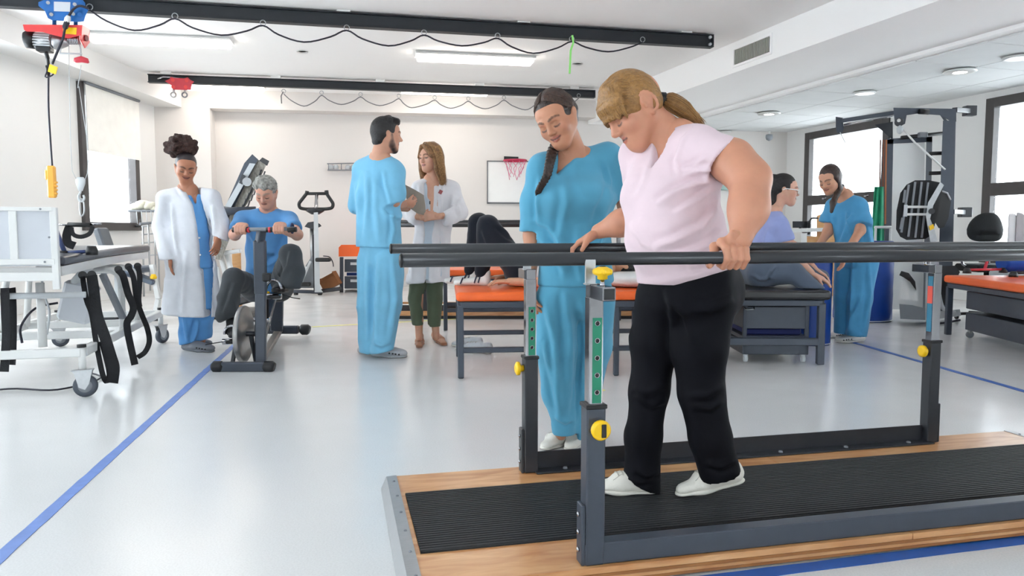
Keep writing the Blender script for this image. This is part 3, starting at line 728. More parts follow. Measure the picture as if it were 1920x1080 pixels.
sags = [(570, 199), (640, 196), (712, 198), (772, 202), (845, 203), (910, 204), (985, 206), (1050, 204)]
M_GCABLE = mat('grey_cable', (120, 120, 122), 0.5)
fc = festoon('looped thin grey cable hanging under the far rail', rings, sags, M_GCABLE, RE2, D2, N2, 0.008)
MB().tube([rp(528, 194, 0.06, RE2, D2, N2), rp(527, 180, 0.06, RE2, D2, N2), rp(531, 172, 0.06, RE2, D2, N2)], 0.009, 6).build('cable_end', M_GCABLE, fc)
# green ribbon on the rail
rbn = [rp(1073, 66, 0.085), rp(1075, 80, 0.09), rp(1070, 95, 0.09), rp(1069, 118, 0.09), rp(1068, 138, 0.09)]
single(MB().ribbon(rbn, 0.022, 0.002), 'ribbon', mat('lime_ribbon', (150, 236, 126), 0.6), 'thin lime green ribbon dangling from the near rail', 'ribbon')
# red trolley on the far rail
rp2 = lambda px, py, off=0.0: rp(px, py, off, RE2, D2, N2)
q = rail_at(337, RE2, D2); tr = thing('hoist_trolley', 'small red hoist trolley on the far rail', 'trolley', (q.x, q.y, 3.0))
pts = [(309, 152), (318, 148), (320, 144), (327, 146), (345, 147), (352, 145), (357, 150), (364, 153), (360, 158), (358, 169), (325, 168), (322, 160)]
plate_px(pts, 0.02, 0.09, rp2).build('side_plate', M_RED, tr); plate_px(pts, 0.02, -0.09, rp2).build('side_plate', M_RED, tr)
for px, py in ((324, 150), (350, 151), (325, 163), (348, 163)): MB().cyl(rp2(px, py, 0.11), rp2(px, py, 0.06), 0.026, n=12).build('bolt', M_HRED, tr)
for px in (326, 347):
    MB().cyl(rp2(px, 166), rp2(px, 174), 0.016).build('hanger_bolt', M_ALU, tr)
    MB().tube([rp2(px - 1, 174) + D2 * (0.035 * math.cos(a)) + Vector((0, 0, 0.035 * math.sin(a) - 0.03)) for a in np.linspace(0, 2 * PI, 13)[:-1]], 0.011, 6, closed=True).build('shackle', M_ALU if px < 340 else M_GREY, tr)
# ================================================================== TILTING TREATMENT BED ON CASTERS
BA = R(14.2); BO = G(157, 744)
bed = thing('treatment_bed', 'white wheeled tilt bed with grey pad, end panel and black hanging straps', 'bed', BO, BA)
def bp(*a): return Vector(a)
def part(mb, name, m, parent, label=None): return mb.build(name, m, parent, label, local=True)
def lbar(name, a, b, w, h, m, parent, bev=0.005): return part(MB().bar(a, b, w, h, bev), name, m, parent)
zb = 0.265
lbar('base_rail', (0, 0.02, zb), (0, 2.2, zb), 0.045, 0.055, M_WHITE, bed)
lbar('base_rail', (-0.80, 0.02, zb), (-0.80, 2.2, zb), 0.045, 0.055, M_WHITE, bed)
for y in (0.0, 0.85, 1.5, 2.2): lbar('base_cross_rail', (-0.80, y, zb), (0.0, y, zb), 0.05, 0.05, M_WHITE, bed)
def caster(parent, x, y, r=0.066, ang=0.0, ztop=0.30):
    T = Matrix.Translation((x, y, 0)) @ rotz(ang)
    c = MB(T); c.tube([(0.0, 0, 0.16), (0.0, 0, ztop)], 0.021, 14); o = part(c, 'caster_stem', M_WHITE, parent)
    part(MB(T).cyl((0, 0, ztop - 0.005), (0, 0, ztop + 0.012), 0.025), 'stem_cap', M_BLACK, o)
    f = MB(T); 
    for s in (-1, 1): f.prism([(-0.05, 0.155), (0.055, 0.165), (0.035, 0.08), (0.012, 0.045), (-0.02, 0.06), (-0.04, 0.14)], 0.004, Matrix(((1, 0, 0, 0), (0, 0, 1, s * 0.022), (0, 1, 0, 0), (0, 0, 0, 1))))
    f.box((0, 0, 0.16), (0.115, 0.05, 0.008), 0.002)
    part(f, 'caster_fork', M_ALU, o)
    T2 = T @ Matrix.Translation((0.012, 0, r)) @ Matrix.Rotation(PI / 2, 4, 'X')
    part(MB().lathe([(r * 0.68, -0.017), (r * 0.95, -0.017), (r, -0.009), (r, 0.009), (r * 0.95, 0.017), (r * 0.68, 0.017)], 28, T2), 'tyre', mat('caster_tyre', (70, 76, 86), 0.55), o)
    part(MB().lathe([(r * 0.14, -0.019), (r * 0.7, -0.0165), (r * 0.7, 0.0165), (r * 0.14, 0.019)], 24, T2), 'wheel_hub', M_GREY, o)
caster(bed, 0.0, 0.0, ang=0.1); caster(bed, 0.0, 2.2, ang=1.0); caster(bed, -0.80, 0.0, ang=0.3); caster(bed, -0.80, 2.2, ang=0.3)
# inverted U supports
for y, x0 in ((1.02, -0.02), (1.45, -0.02)):
    part(MB().tube(fillet([(x0, y, zb), (x0, y, 0.70), (-0.30, y + 0.02, 0.70), (-0.74, y, 0.70), (-0.78, y, zb)], 0.10), 0.023, 12), 'support_hoop', M_WHITE, bed)
part(MB().tube([(-0.30, 0.3, zb), (-0.30, 0.3, 0.66)], 0.025, 12), 'support_post', M_WHITE, bed)
part(MB().tube([(-0.79, 0.0, zb), (-0.79, 0.0, 0.66)], 0.022, 12), 'support_post', M_WHITE, bed)
part(MB().tube([(-0.60, 0.05, 0.60), (0.0, 0.12, 0.595)], 0.019, 10), 'tilt_shaft', M_LGREY, bed)
zr = 0.742; XR = -0.105; XL = -0.80
def zy(y): return zr + 0.012 * y + 0.012 * math.sin(min(1, max(0, y / 2.2)) * PI)
n_ = 10
for x in (XR, XL):
    pts = [(x, y, zy(y)) for y in np.linspace(0.02, 2.25, n_)]
    part(MB().ribbon(pts, 0.03, 0.055, (1, 0, 0)), 'top_rail', M_WHITE, bed)
for y in (0.02, 2.25): lbar('top_cross_rail', (XL, y, zy(y)), (XR, y, zy(y)), 0.04, 0.05, M_WHITE, bed)
M_PAD = mat('dark_grey_pad', (62, 64, 72), 0.3, bump=0.08, bscale=12)
pd = MB(); pts = [((XR + XL) / 2, y, zy(y) + 0.058) for y in np.linspace(0.03, 2.28, n_)]
pd.ribbon(pts, XR - XL + 0.05, 0.055, (1, 0, 0)); po = part(pd, 'pad', M_PAD, bed)
bv = po.modifiers.new('bevel', 'BEVEL'); bv.width = 0.018; bv.segments = 3; bv.limit_method = 'ANGLE'; bv.angle_limit = 0.8
# end panel
hp = thing  # keep name short below
yb = -0.03
part(MB().box(((XL + XR) / 2, yb, 0.935), (XR - XL - 0.03, 0.012, 0.32), 0.002), 'end_panel', M_PANEL, bed)
for c_, s_ in (((XR, yb, 0.875), (0.036, 0.035, 0.47)), ((XL, yb, 0.875), (0.036, 0.035, 0.47)), ((-0.31, yb - 0.008, 0.94), (0.04, 0.02, 0.30))): part(MB().box(c_, s_, 0.003), 'panel_stile', M_WHITE, bed)
pass
part(MB().box(((XL + XR) / 2, yb - 0.004, 1.10), (XR - XL, 0.034, 0.024), 0.003), 'panel_top_rail', M_WHITE, bed)
part(MB().box(((XL + XR) / 2, yb - 0.004, 0.80), (XR - XL, 0.034, 0.034), 0.003), 'panel_bottom_rail', M_WHITE, bed)
part(MB().box(((XL + XR) / 2, yb + 0.0, 0.715), (XR - XL, 0.036, 0.05), 0.003), 'panel_bottom_rail', M_WHITE, bed)
for x, z in ((XR - 0.06, 1.10), (XR - 0.022, 0.94), (XR - 0.05, 0.80), ((XL + XR) / 2 + 0.05, 0.94)):
    part(MB().lathe([(0.006, 0), (0.006, 0.003), (0.003, 0.004)], 8, Matrix.Translation((x, yb - 0.021, z)) @ Matrix.Rotation(PI / 2, 4, 'X')), 'screw', M_GREY, bed)
# actuator
ac = MB(); T = Matrix.Translation((-0.22, 0.75, 0.50)) @ Matrix.Rotation(0.25, 4, 'Y')
part(ac.box((0, 0, 0), (0.20, 0.13, 0.27), 0.02, T=T), 'motor_box', M_PANEL, bed)
part(MB().cyl((-0.24, 0.72, 0.62), (-0.12, 0.7, 0.76), 0.03), 'motor_rod', M_LGREY, bed)
part(MB().bar((-0.08, 0.8, 0.68), (0.0, 0.95, 0.36), 0.045, 0.03), 'tilt_lever', M_GREY, bed)
part(MB().tube(spline([(-0.33, 0.7, 0.5), (-0.45, 0.65, 0.47), (-0.52, 0.6, 0.36), (-0.5, 0.55, 0.26)], 5), 0.008, 6), 'motor_cable', M_CABLE, bed)
part(MB().tube(spline([(-0.80, 0.1, 0.02), (-0.5, 0.3, 0.012), (-0.2, 0.2, 0.012), (-0.05, 0.55, 0.012), (-0.3, 0.9, 0.012)], 6), 0.006, 6), 'floor_cable', M_CABLE, bed)
part(MB().tube(spline([(-0.42, 0.7, 0.66), (-0.40, 0.68, 0.55), (-0.37, 0.66, 0.44), (-0.38, 0.62, 0.30)], 8), 0.008, 6), 'coiled_cord', M_LGREY, bed)
# straps, by outline
def strap(pts, w=0.045, wd=(1, 0.25, 0)):
    MB().ribbon(spline([P(x, y, d) for x, y, d in pts], 5), w, 0.006, wd).build('strap', M_STRAP, bed)
strap([(155, 518, 4.72), (158, 540, 4.70), (163, 565, 4.66), (172, 590, 4.62), (180, 640, 4.58), (192, 700, 4.56), (201, 716, 4.56), (205, 700, 4.58), (198, 668, 4.6), (190, 640, 4.6)], 0.03)
strap([(172, 517, 4.72), (176, 545, 4.62), (182, 590, 4.55), (196, 630, 4.52), (208, 668, 4.5), (214, 690, 4.5), (211, 718, 4.5)], 0.062)
strap([(222, 507, 5.2), (231, 518, 5.18), (240, 550, 5.16), (250, 575, 5.14), (246, 592, 5.14), (238, 607, 5.14), (243, 640, 5.14), (253, 684, 5.12)], 0.045)
strap([(240, 500, 5.45), (250, 520, 5.42), (256, 560, 5.40), (266, 590, 5.40), (276, 615, 5.4), (280, 640, 5.4), (272, 660, 5.4), (258, 670, 5.4)], 0.036)
strap([(258, 499, 5.55), (262, 520, 5.5), (260, 560, 5.45), (262, 575, 5.45)], 0.036)
strap([(9, 540, 4.3), (10, 580, 4.28), (12, 630, 4.26), (8, 697, 4.24)], 0.045); strap([(22, 540, 4.45), (24, 580, 4.4), (24, 640, 4.4), (22, 684, 4.4)], 0.04)
for x, y, d in ((155, 516, 4.74), (172, 515, 4.74), (222, 505, 5.22), (241, 500, 5.47), (258, 499, 5.57)):
    MB().cyl(P(x, y, d - 0.02), P(x, y, d + 0.04), 0.026).build('strap_roller', M_BLACK, bed)
# ------------------------------------------------------------------ exercise frame lying on the bed
ex = thing('tube_exerciser', 'blue tube exercise frame with black feet and hand strap lying on the tilt bed', 'exerciser', P(140, 478, 4.75))
M_BTUBE = mat('navy_tube', (44, 62, 110), 0.35)
d = 4.72
MB().tube([P(112, 474, d), P(176, 471, d)], 0.012, 10).build('base_tube', M_BTUBE, ex)
MB().tube([P(104, 428, d + 0.1), P(121, 472, d + 0.02)], 0.014, 10).build('upright_tube', M_BTUBE, ex)
for x, y in ((121, 482), (172, 473)): MB().lathe([(0.034, -0.028), (0.036, 0.0), (0.026, 0.03)], 14, Matrix.Translation(P(x, y - 3, d))).build('rubber_foot', M_BLACK, ex)
MB().tube([P(108, 421, d), P(130, 422, d)], 0.006, 8).tube([P(168, 421, d), P(190, 419, d)], 0.007, 8).build('cross_rod', M_CHROME, ex)
MB().tube([P(128, 421, d), P(170, 422, d)], 0.014, 12).build('hand_grip', M_BLACK, ex)
MB().ribbon(spline([P(131, 424, d), P(125, 442, d), P(128, 456, d), P(140, 461, d)], 4), 0.05, 0.006, (1, 0.2, 0.2)).build('hand_strap', M_STRAP, ex)
MB().ribbon(spline([P(134, 428, d - .02), P(138, 440, d - .02), P(152, 444, d - .02), P(168, 438, d - .02), P(174, 424, d - .02)], 4), 0.026, 0.005, (0.2, 0, 1)).build('hand_strap', M_STRAP, ex)
# ------------------------------------------------------------------ leg exercise machine behind the bed
lm = thing('leg_machine', 'grey leg exercise machine standing behind the tilt bed under the window', 'exercise machine', G(215, 606))
d0 = lm.location.y
q0 = P(185, 500, d0); q1 = P(190, 425, d0 - 0.1)
bk = MB().bar(P(208, 486, d0), P(188, 428, d0), 0.20, 0.07, 0.03, up=(1, 0, 0)); bk.build('backrest', mat('grey_foam_pad', (108, 112, 118), 0.5), lm)
MB().box(P(225, 505, d0), (0.55, 0.45, 0.07), 0.025).build('seat', mat('grey_blue_pad', (96, 108, 124), 0.45), lm)
MB().bar(P(150, 600, d0), P(300, 596, d0), 0.06, 0.06, 0.006).build('base_beam', M_DSTEEL, lm)
MB().bar(P(222, 510, d0), P(222, 598, d0), 0.06, 0.06, 0.006).build('seat_post', M_LGREY, lm)
MB().bar(P(230, 508, d0), P(292, 530, d0), 0.12, 0.06, 0.02).build('leg_pad', mat('grey_blue_pad', (96, 108, 124), 0.45), lm)
MB().bar(P(285, 496, d0), P(297, 560, d0), 0.05, 0.05, 0.006).build('leg_arm', M_WHITE, lm)
MB().bar(P(297, 560, d0), P(290, 596, d0), 0.05, 0.05, 0.006).build('leg_arm', M_WHITE, lm)
MB().lathe([(0.03, 0), (0.035, 0.02), (0.02, 0.05)], 14, Matrix.Translation(P(288, 523, d0 - 0.06))).build('lock_knob', M_YELLOW, lm)
# ------------------------------------------------------------------ walking frame with pale towels beside the window
wf = thing('walking_frame', 'grey metal walking frame with pale towels beside the left window', 'walker', G(275, 560))
d0 = wf.location.y
for (a, b2) in (((268, 425), (270, 556)), ((290, 420), (293, 552)), ((278, 416), (282, 545)), ((296, 416), (299, 545))):
    MB().tube([P(*a, d0), P(*b2, d0 + 0.0)], 0.013, 8).build('leg', M_ALU, wf)
for y in (425, 440, 456, 480): MB().tube([P(266, y, d0), P(300, y - 3, d0 + 0.3)], 0.012, 8).build('rung', M_LGREY, wf)
MB().tube([P(262, 420, d0 - 0.2), P(285, 418, d0), P(302, 412, d0)], 0.02, 8).build('hand_grip', M_GREY, wf)
tw = MB()
for k, (x, y, r) in enumerate(((255, 384, 0.10), (268, 380, 0.12), (282, 382, 0.11), (293, 388, 0.09))):
    T = Matrix.Translation(P(x, y + 4, d0 + 0.1)) @ Matrix.Scale(0.55, 4, (0, 0, 1))
    tw.lathe([(r * 0.5, -r), (r * 0.9, -r * 0.6), (r, 0), (r * 0.8, r * 0.6), (r * 0.35, r)], 12, T)
tw.build('towel', mat('pale_towel', (222, 218, 200), 0.9, var=0.15, scale=20, bump=0.5), wf)
MB().box(P(275, 396, d0 + 0.1), (0.42, 0.25, 0.03), 0.01).build('basket_rim', M_GREY, wf)
for k in range(5): MB().tube([P(256 + k * 9, 396, d0 - 0.02), P(258 + k * 9, 420, d0 - 0.02)], 0.006, 6).build('basket_wire', M_LGREY, wf)

# ================================================================== SPINNING BIKE
bk = thing('exercise_bike', 'dark grey exercise bike with steel flywheel ridden by the grey-haired man', 'exercise bike', G(458, 696), R(8))
ZB = 0.045
def sb(x, y, z): return Vector((x, y, z))
bkM = WM[bk.name]
# local: x across, y from the front (0) to the rear; read from the picture
def bl(px, py, d): return bkM.inverted() @ P(px, py, d)
D0 = bk.location.y
part(MB().bar(bl(415, 688, D0), bl(498, 688, D0), 0.055, 0.07, 0.01), 'front_stabiliser', M_STEEL, bk)
for x in (408, 504): part(MB().tube([bl(x - 11, 689, D0), bl(x - 6, 688, D0), bl(x + 7, 688, D0), bl(x + 11, 689, D0)], [0.025, 0.042, 0.042, 0.03], 14), 'stabiliser_cap', M_BLACK, bk)
part(MB().bar(bl(468, 618, 6.9), bl(560, 618, 6.9), 0.06, 0.075, 0.01), 'rear_stabiliser', M_STEEL, bk)
for x in (484, 571): part(MB().tube([bl(x - 9, 619, 6.9), bl(x - 5, 618, 6.9), bl(x + 6, 618, 6.9), bl(x + 10, 619, 6.9)], [0.03, 0.05, 0.05, 0.035], 14), 'stabiliser_cap', M_BLACK, bk)
part(MB().bar(bl(482, 688, D0 + 0.05), bl(524, 618, 6.85), 0.06, 0.045, 0.006), 'floor_tube', mat('brushed_grey_steel', (120, 116, 112), 0.4, 0.4), bk)
part(MB().bar(bl(519, 620, 6.6), bl(520, 545, 6.55), 0.105, 0.06, 0.008), 'seat_post_base', M_STEEL, bk)
part(MB().bar(bl(520, 560, 6.55), bl(505, 520, 6.5), 0.06, 0.05, 0.006), 'seat_post', M_ALU, bk)
part(MB().tube(spline([bl(505, 526, 6.2), bl(503, 524, 6.35), bl(502, 522, 6.55), bl(502, 522, 6.68)], 3), [0.03, 0.035, 0.045, 0.06, 0.08, 0.10, 0.11, 0.11, 0.10, 0.08], 14, flat=0.45), 'saddle', M_BLACK, bk)
DF = D0 + 0.14
part(MB().bar(bl(489, 690, DF), bl(489, 545, DF + 0.05), 0.075, 0.055, 0.008), 'head_tube', M_STEEL, bk)
part(MB().bar(bl(489, 552, DF + 0.05), bl(487, 450, DF + 0.02), 0.085, 0.06, 0.01), 'mast_cover', M_STEEL, bk)
part(MB().bar(bl(487, 455, DF + 0.02), bl(491, 428, DF), 0.06, 0.045, 0.006), 'handlebar_stem', M_STEEL, bk)
part(MB().bar(bl(489, 640, DF + 0.1), bl(515, 545, 6.4), 0.06, 0.045, 0.006), 'main_tube', M_STEEL, bk)
hb = part(MB().tube([bl(438, 431, DF - 0.02), bl(553, 429, DF - 0.02)], 0.014, 12), 'handlebar', M_GREY, bk)
for a, b2 in ((436, 466), (500, 532), (540, 556)): part(MB().tube([bl(a, 431, DF - 0.02), bl(b2, 430, DF - 0.02)], 0.0185, 12), 'hand_grip', M_BLACK, hb)
for a in (466, 506): part(MB().tube([bl(a - 2, 431, DF - 0.02), bl(a + 2, 431, DF - 0.02)], 0.02, 12), 'grip_ring', M_RED, hb)
part(MB().box(bl(500, 520, DF - 0.01), (0.06, 0.04, 0.06), 0.01), 'tension_dial', M_BLACK, bk)
# flywheel: its axle points to the right front
FC = bl(457, 626, D0 + 0.20); ax = Vector((math.cos(R(6)), -math.sin(R(6)), 0))
x, y, z = axes_to(ax); TF = Matrix.Translation(FC) @ Matrix((x, y, z)).transposed().to_4x4()
part(MB().lathe([(0.03, -0.02), (0.19, -0.017), (0.203, -0.014), (0.206, 0), (0.203, 0.014), (0.19, 0.017), (0.03, 0.02)], 48, TF), 'flywheel', mat('brushed_flywheel', (170, 168, 166), 0.3, 0.8, scale=30), bk)
part(MB().cyl(TF @ Vector((0, 0, -0.04)), TF @ Vector((0, 0, 0.09)), 0.018), 'flywheel_axle', M_DSTEEL, bk)
part(MB().cyl(TF @ Vector((0, 0, 0.085)), TF @ Vector((0, 0, 0.10)), 0.026, n=8), 'axle_nut', M_CHROME, bk)
for s in (-0.045, 0.05): part(MB().bar(TF @ Vector((0, 0, s)), bl(457 + s * 500, 690, D0 + 0.12), 0.03, 0.015, 0.003), 'flywheel_fork', M_DSTEEL, bk)
# cranks and pedals
CR = bl(470, 600, 5.62)
part(MB().cyl(CR + Vector((-0.12, 0, 0)), CR + Vector((0.14, 0, 0)), 0.02), 'crank_axle', M_CHROME, bk)
p1 = bl(515, 556, 5.55); p2 = bl(438, 640, 5.55)
part(MB().bar(CR + Vector((0.12, 0, 0)), p1 + Vector((-0.06, 0, 0)), 0.03, 0.015, 0.004), 'crank_arm', M_BLACK, bk)
part(MB().bar(CR + Vector((-0.11, 0, 0)), p2 + Vector((0.06, 0, 0)), 0.03, 0.015, 0.004), 'crank_arm', M_BLACK, bk)
for p in (p1, p2):
    pd_ = part(MB().box(p, (0.10, 0.09, 0.025), 0.006), 'pedal', M_BLACK, bk)
    part(MB().cyl(p + Vector((-0.08, 0, 0.0)), p + Vector((0.05, 0, 0.0)), 0.022, n=12), 'pedal_axle', M_CHROME, pd_)
    part(MB().tube([p + Vector((0.055 * math.cos(a) * 1.0, -0.035, 0.06 + 0.062 * math.sin(a))) for a in np.linspace(0, PI * 1.0, 10)], 0.012, 6, flat=2.0), 'toe_cage', M_CHROME, pd_)
    part(MB().tube(spline([p + Vector((0.06, -0.03, 0.02)), p + Vector((0.13 if p is p1 else -0.13, -0.04, -0.005)), p + Vector((0.19 if p is p1 else -0.19, -0.05, -0.015))], 5), 0.004, 6), 'toe_strap', M_STRAP, pd_)
part(MB().lathe([(0.012, 0), (0.024, 0.006), (0.024, 0.022), (0.012, 0.028)], 14, Matrix.Translation(bl(500, 553, 5.6))), 'adjust_knob', M_YELLOW, bk)

# ================================================================== FOLDED TREADMILL
td = thing('folded_treadmill', 'folded grey treadmill with its running deck tilted up behind the cyclist', 'treadmill', G(430, 596))
DT = 8.6
def tp(px, py, off=0.0): return P(px, py, DT + off)
def slab(pts, d0, d1, m, name, par):
    mb = MB(); fr = [P(x, y, d0) for x, y in pts]; bk_ = [P(x, y, d1) for x, y in pts]; n = len(pts)
    A = sum(pts[i][0] * pts[(i + 1) % n][1] - pts[(i + 1) % n][0] * pts[i][1] for i in range(n))
    if A > 0: fr = fr[::-1]; bk_ = bk_[::-1]
    mb._add(fr + bk_, [list(range(n)), [n + i for i in range(n)][::-1]] + [[i, n + i, n + (i + 1) % n, (i + 1) % n] for i in range(n)])
    return mb.build(name, m, par)
slab([(473, 289), (484, 299), (480, 306), (423, 420), (404, 470), (392, 470), (416, 402), (458, 306)], DT - 0.05, DT + 0.03, M_STEEL, 'deck_side_rail', td)
slab([(468, 306), (479, 307), (424, 405), (400, 470), (393, 468), (414, 400)], DT - 0.09, DT - 0.05, M_LGREY, 'side_trim', td)
M_DECKU = mat('patterned_deck_underside', (150, 145, 136), 0.7, var=0.35, scale=28, stretch=(3, 1, 1))
slab([(483, 299), (500, 308), (470, 372), (445, 410), (415, 488), (404, 486), (425, 405)], DT - 0.03, DT + 0.45, M_DECKU, 'deck_underside', td)
slab([(486, 301), (492, 295), (505, 302), (501, 311)], DT - 0.04, DT + 0.46, mat('dark_roller_cap', (52, 52, 54), 0.5), 'roller_cap', td)
for k in range(22):
    u = (k // 2) / 11; xx = 486 - 62 * u + (k % 2) * 7; yy = 330 + 120 * u + (k % 2) * 3
    MB().bar(P(xx, yy, DT - 0.045), P(xx + 4, yy - 12, DT - 0.045), 0.02, 0.012, 0.002).build('cleat', M_DSTEEL, td)
slab([(454, 326), (461, 330), (454, 346), (448, 343)], DT - 0.12, DT - 0.08, M_DSTEEL, 'latch', td)
MB().tube([P(463, 341, DT - 0.13), P(463, 341, DT - 0.05)], 0.05, 14).build('pivot_disc', M_LGREY, td)
MB().tube([P(412, 394, DT - 0.16), P(432, 396, DT - 0.16), P(480, 392, DT - 0.1)], [0.05, 0.045, 0.03], 12).build('hand_bar', M_STEEL, td)
for a, b2 in (((412, 470), (434, 560)), ((424, 470), (446, 556)), ((405, 500), (420, 565))): MB().bar(P(*a, DT + 0.1), P(*b2, DT + 0.1), 0.06, 0.05, 0.01).build('upright', M_WHITE, td)
MB().bar(P(405, 476, DT + 0.05), P(452, 470, DT + 0.05), 0.07, 0.05, 0.01).build('cross_bar', M_WHITE, td)
MB().box(P(420, 560, DT), (0.55, 0.5, 0.12), 0.04).build('motor_hood', M_STEEL, td)
MB().box(P(425, 588, DT), (0.75, 0.7, 0.09), 0.02).build('base_frame', M_DSTEEL, td)
MB().tube([P(424, 600, DT - 0.38), P(430, 600, DT - 0.38)], 0.04, 14).build('transport_wheel', M_GREY, td)
# low box behind: wooden upright and stone-grey panel
single(MB().box(P(444, 500, 9.3) + Vector((0, 0, -0.28)), (0.10, 0.04, 1.0), 0.004), 'wooden_board', M_BEECH, 'orange wooden board standing behind the cyclist beside the treadmill', 'board')

# ================================================================== ELLIPTICAL TRAINER AT THE BACK WALL
el = thing('elliptical_trainer', 'grey upright exercise bike with looped black handlebar at the back wall', 'exercise bike', G(595, 552))
DE = el.location.y - 0.1
def ep(px, py, off=0.0): return P(px, py, DE + off)
MB().tube(fillet([ep(576, 362), ep(574, 364), ep(560, 382), ep(562, 390), ep(572, 392), ep(612, 392), ep(623, 390), ep(625, 382), ep(613, 364), ep(611, 358)], 0.05, 4), 0.026, 10).build('handlebar_loop', M_BLACK, el)
MB().tube([ep(576, 358), ep(575, 364)], 0.03, 10).tube([ep(612, 357), ep(613, 364)], 0.03, 10).tube([ep(575, 363), ep(613, 363)], 0.024, 10).build('handlebar_top', M_BLACK, el)
MB().tube([ep(594, 364), ep(592, 402), ep(592, 436)], [0.025, 0.03, 0.034], 10).build('mast', M_CHROME, el)
MB().lathe([(0.03, 0.06), (0.13, 0.03), (0.14, 0), (0.06, -0.05)], 16, Matrix.Translation(ep(591, 396, 0.05))).build('console', M_DSTEEL, el)
slab([(588, 398), (596, 398), (600, 540), (606, 548), (590, 548)], DE - 0.05, DE + 0.05, M_LGREY, 'front_column', el)
slab([(585, 440), (592, 440), (597, 545), (588, 546)], DE - 0.02, DE + 0.14, M_DSTEEL, 'column_shroud', el)
slab([(571, 425), (577, 417), (590, 415), (600, 420), (603, 424), (590, 430), (580, 428)], DE + 0.3, DE + 0.55, M_DSTEEL, 'saddle', el)
MB().tube([ep(585, 428, 0.4), ep(586, 500, 0.3)], 0.035, 10).build('seat_post', M_ALU, el)
slab([(560, 540), (572, 500), (586, 478), (590, 540)], DE + 0.0, DE + 0.2, M_GREY, 'crank_housing', el)
for a, b2 in (((574, 500), (566, 530)), ((555, 460), (563, 532)), ((582, 490), (566, 528))): MB().tube([ep(*a, -0.1), ep(*b2, -0.1)], 0.018, 8).build('pedal_arm', M_LGREY, el)
for x, y in ((568, 533), (606, 487)): MB().box(ep(x, y, -0.1), (0.22, 0.12, 0.06), 0.02).build('pedal', M_BLACK, el)
MB().tube(spline([ep(606, 480), ep(618, 482), ep(624, 492), ep(625, 500)], 4), 0.008, 6).build('cable', M_CABLE, el)
MB().bar(ep(548, 546), ep(604, 548), 0.07, 0.05, 0.01).build('base_beam', M_STEEL, el); MB().bar(ep(600, 546, 0.1), ep(640, 541, 0.1), 0.07, 0.06, 0.01).build('base_beam', M_DSTEEL, el)
for x in (555, 600): MB().lathe([(0.03, 0), (0.04, 0.02), (0.03, 0.035)], 12, Matrix.Translation((ep(x, 551).x, DE, 0.0))).build('levelling_foot', M_BLACK, el)
cb = thing('cardboard_box', 'open brown cardboard box tipped over beside the back-wall bike', 'box', G(622, 541))
T = Matrix.Translation(P(619, 527, DE + 0.42)) @ Matrix.Rotation(-0.5, 4, 'Y')
for c_, s_ in (((0, 0.12, 0), (0.26, 0.01, 0.22)), ((-0.13, 0, 0), (0.01, 0.25, 0.22)), ((0.13, 0, 0), (0.01, 0.25, 0.22)), ((0, 0, -0.11), (0.26, 0.25, 0.01)), ((0, -0.12, -0.03), (0.26, 0.01, 0.15))):
    MB().box(c_, s_, 0.001, T=T).build('panel', M_CARD, cb)
# small orange cabinet bench at the back
cbn = thing('bench_cabinet', 'orange topped grey drawer bench at the back wall behind the standing man', 'bench', G(668, 548))
DBn = cbn.location.y
slab([(635, 464), (640, 459), (720, 459), (722, 464), (722, 480), (635, 481)], DBn - 0.02, DBn + 0.75, M_ORANGE, 'seat_pad', cbn)
for x in (640, 716): slab([(x - 3, 482), (x + 4, 482), (x + 4, 549), (x - 3, 549)], DBn, DBn + 0.05, M_STEEL, 'leg', cbn)
for y0, y1 in ((486, 510), (518, 541)):
    dr = slab([(646, y0), (712, y0), (712, y1), (646, y1)], DBn + 0.02, DBn + 0.6, M_STEEL, 'drawer', cbn)
    slab([(657, y0 + 6), (670, y0 + 6), (670, y0 + 11), (657, y0 + 11)], DBn + 0.005, DBn + 0.02, M_LGREY, 'label_holder', dr)
slab([(650, 511), (712, 511), (712, 517), (650, 517)], DBn + 0.1, DBn + 0.5, mat('blue_cloth', (24, 60, 130), 0.7), 'folded_cloth', cbn)

# ================================================================== BACK WALL THINGS
def backp(px, py, off=0.0):
    s = on_back(px, off, py); w = BACK0 + Vector((BDIR.y, -BDIR.x)) * off + BDIR * s
    return Vector((w.x, w.y, P(px, py, w.y).z))
def back_slab(pts, o0, o1, m, name, par):
    mb = MB(); fr = [backp(x, y, o1) for x, y in pts]; bk_ = [backp(x, y, o0) for x, y in pts]; n = len(pts)
    A = sum(pts[i][0] * pts[(i + 1) % n][1] - pts[(i + 1) % n][0] * pts[i][1] for i in range(n))
    if A > 0: fr = fr[::-1]; bk_ = bk_[::-1]
    mb._add(fr + bk_, [list(range(n)), [n + i for i in range(n)][::-1]] + [[i, n + i, n + (i + 1) % n, (i + 1) % n] for i in range(n)])
    return mb.build(name, m, par)
wb = thing('whiteboard', 'wall whiteboard in a thin dark frame behind the near nurse', 'whiteboard', backp(970, 381, 0.0))
back_slab([(915, 303), (1052, 305), (1052, 381), (915, 380)], 0.0, 0.012, M_BOARD, 'board', wb)
M_THIN = mat('thin_dark_frame', (104, 106, 110), 0.4)
for r_ in ([(913, 301), (1054, 303), (1054, 305), (913, 303)], [(913, 379), (1054, 380), (1054, 383), (913, 382)], [(913, 301), (915, 301), (915, 382), (913, 382)], [(1052, 303), (1054, 303), (1054, 383), (1052, 383)]):
    back_slab(r_, 0.0, 0.025, M_THIN, 'frame_strip', wb)
ho_ = thing('toy_hoop', 'small red basketball hoop with pink net fixed above the whiteboard', 'basketball hoop', backp(965, 303, 0.02))
back_slab([(945, 293), (972, 294), (972, 301), (945, 300)], 0.02, 0.05, M_BLACK, 'mount', ho_)
hc_ = backp(966, 301, 0.2)
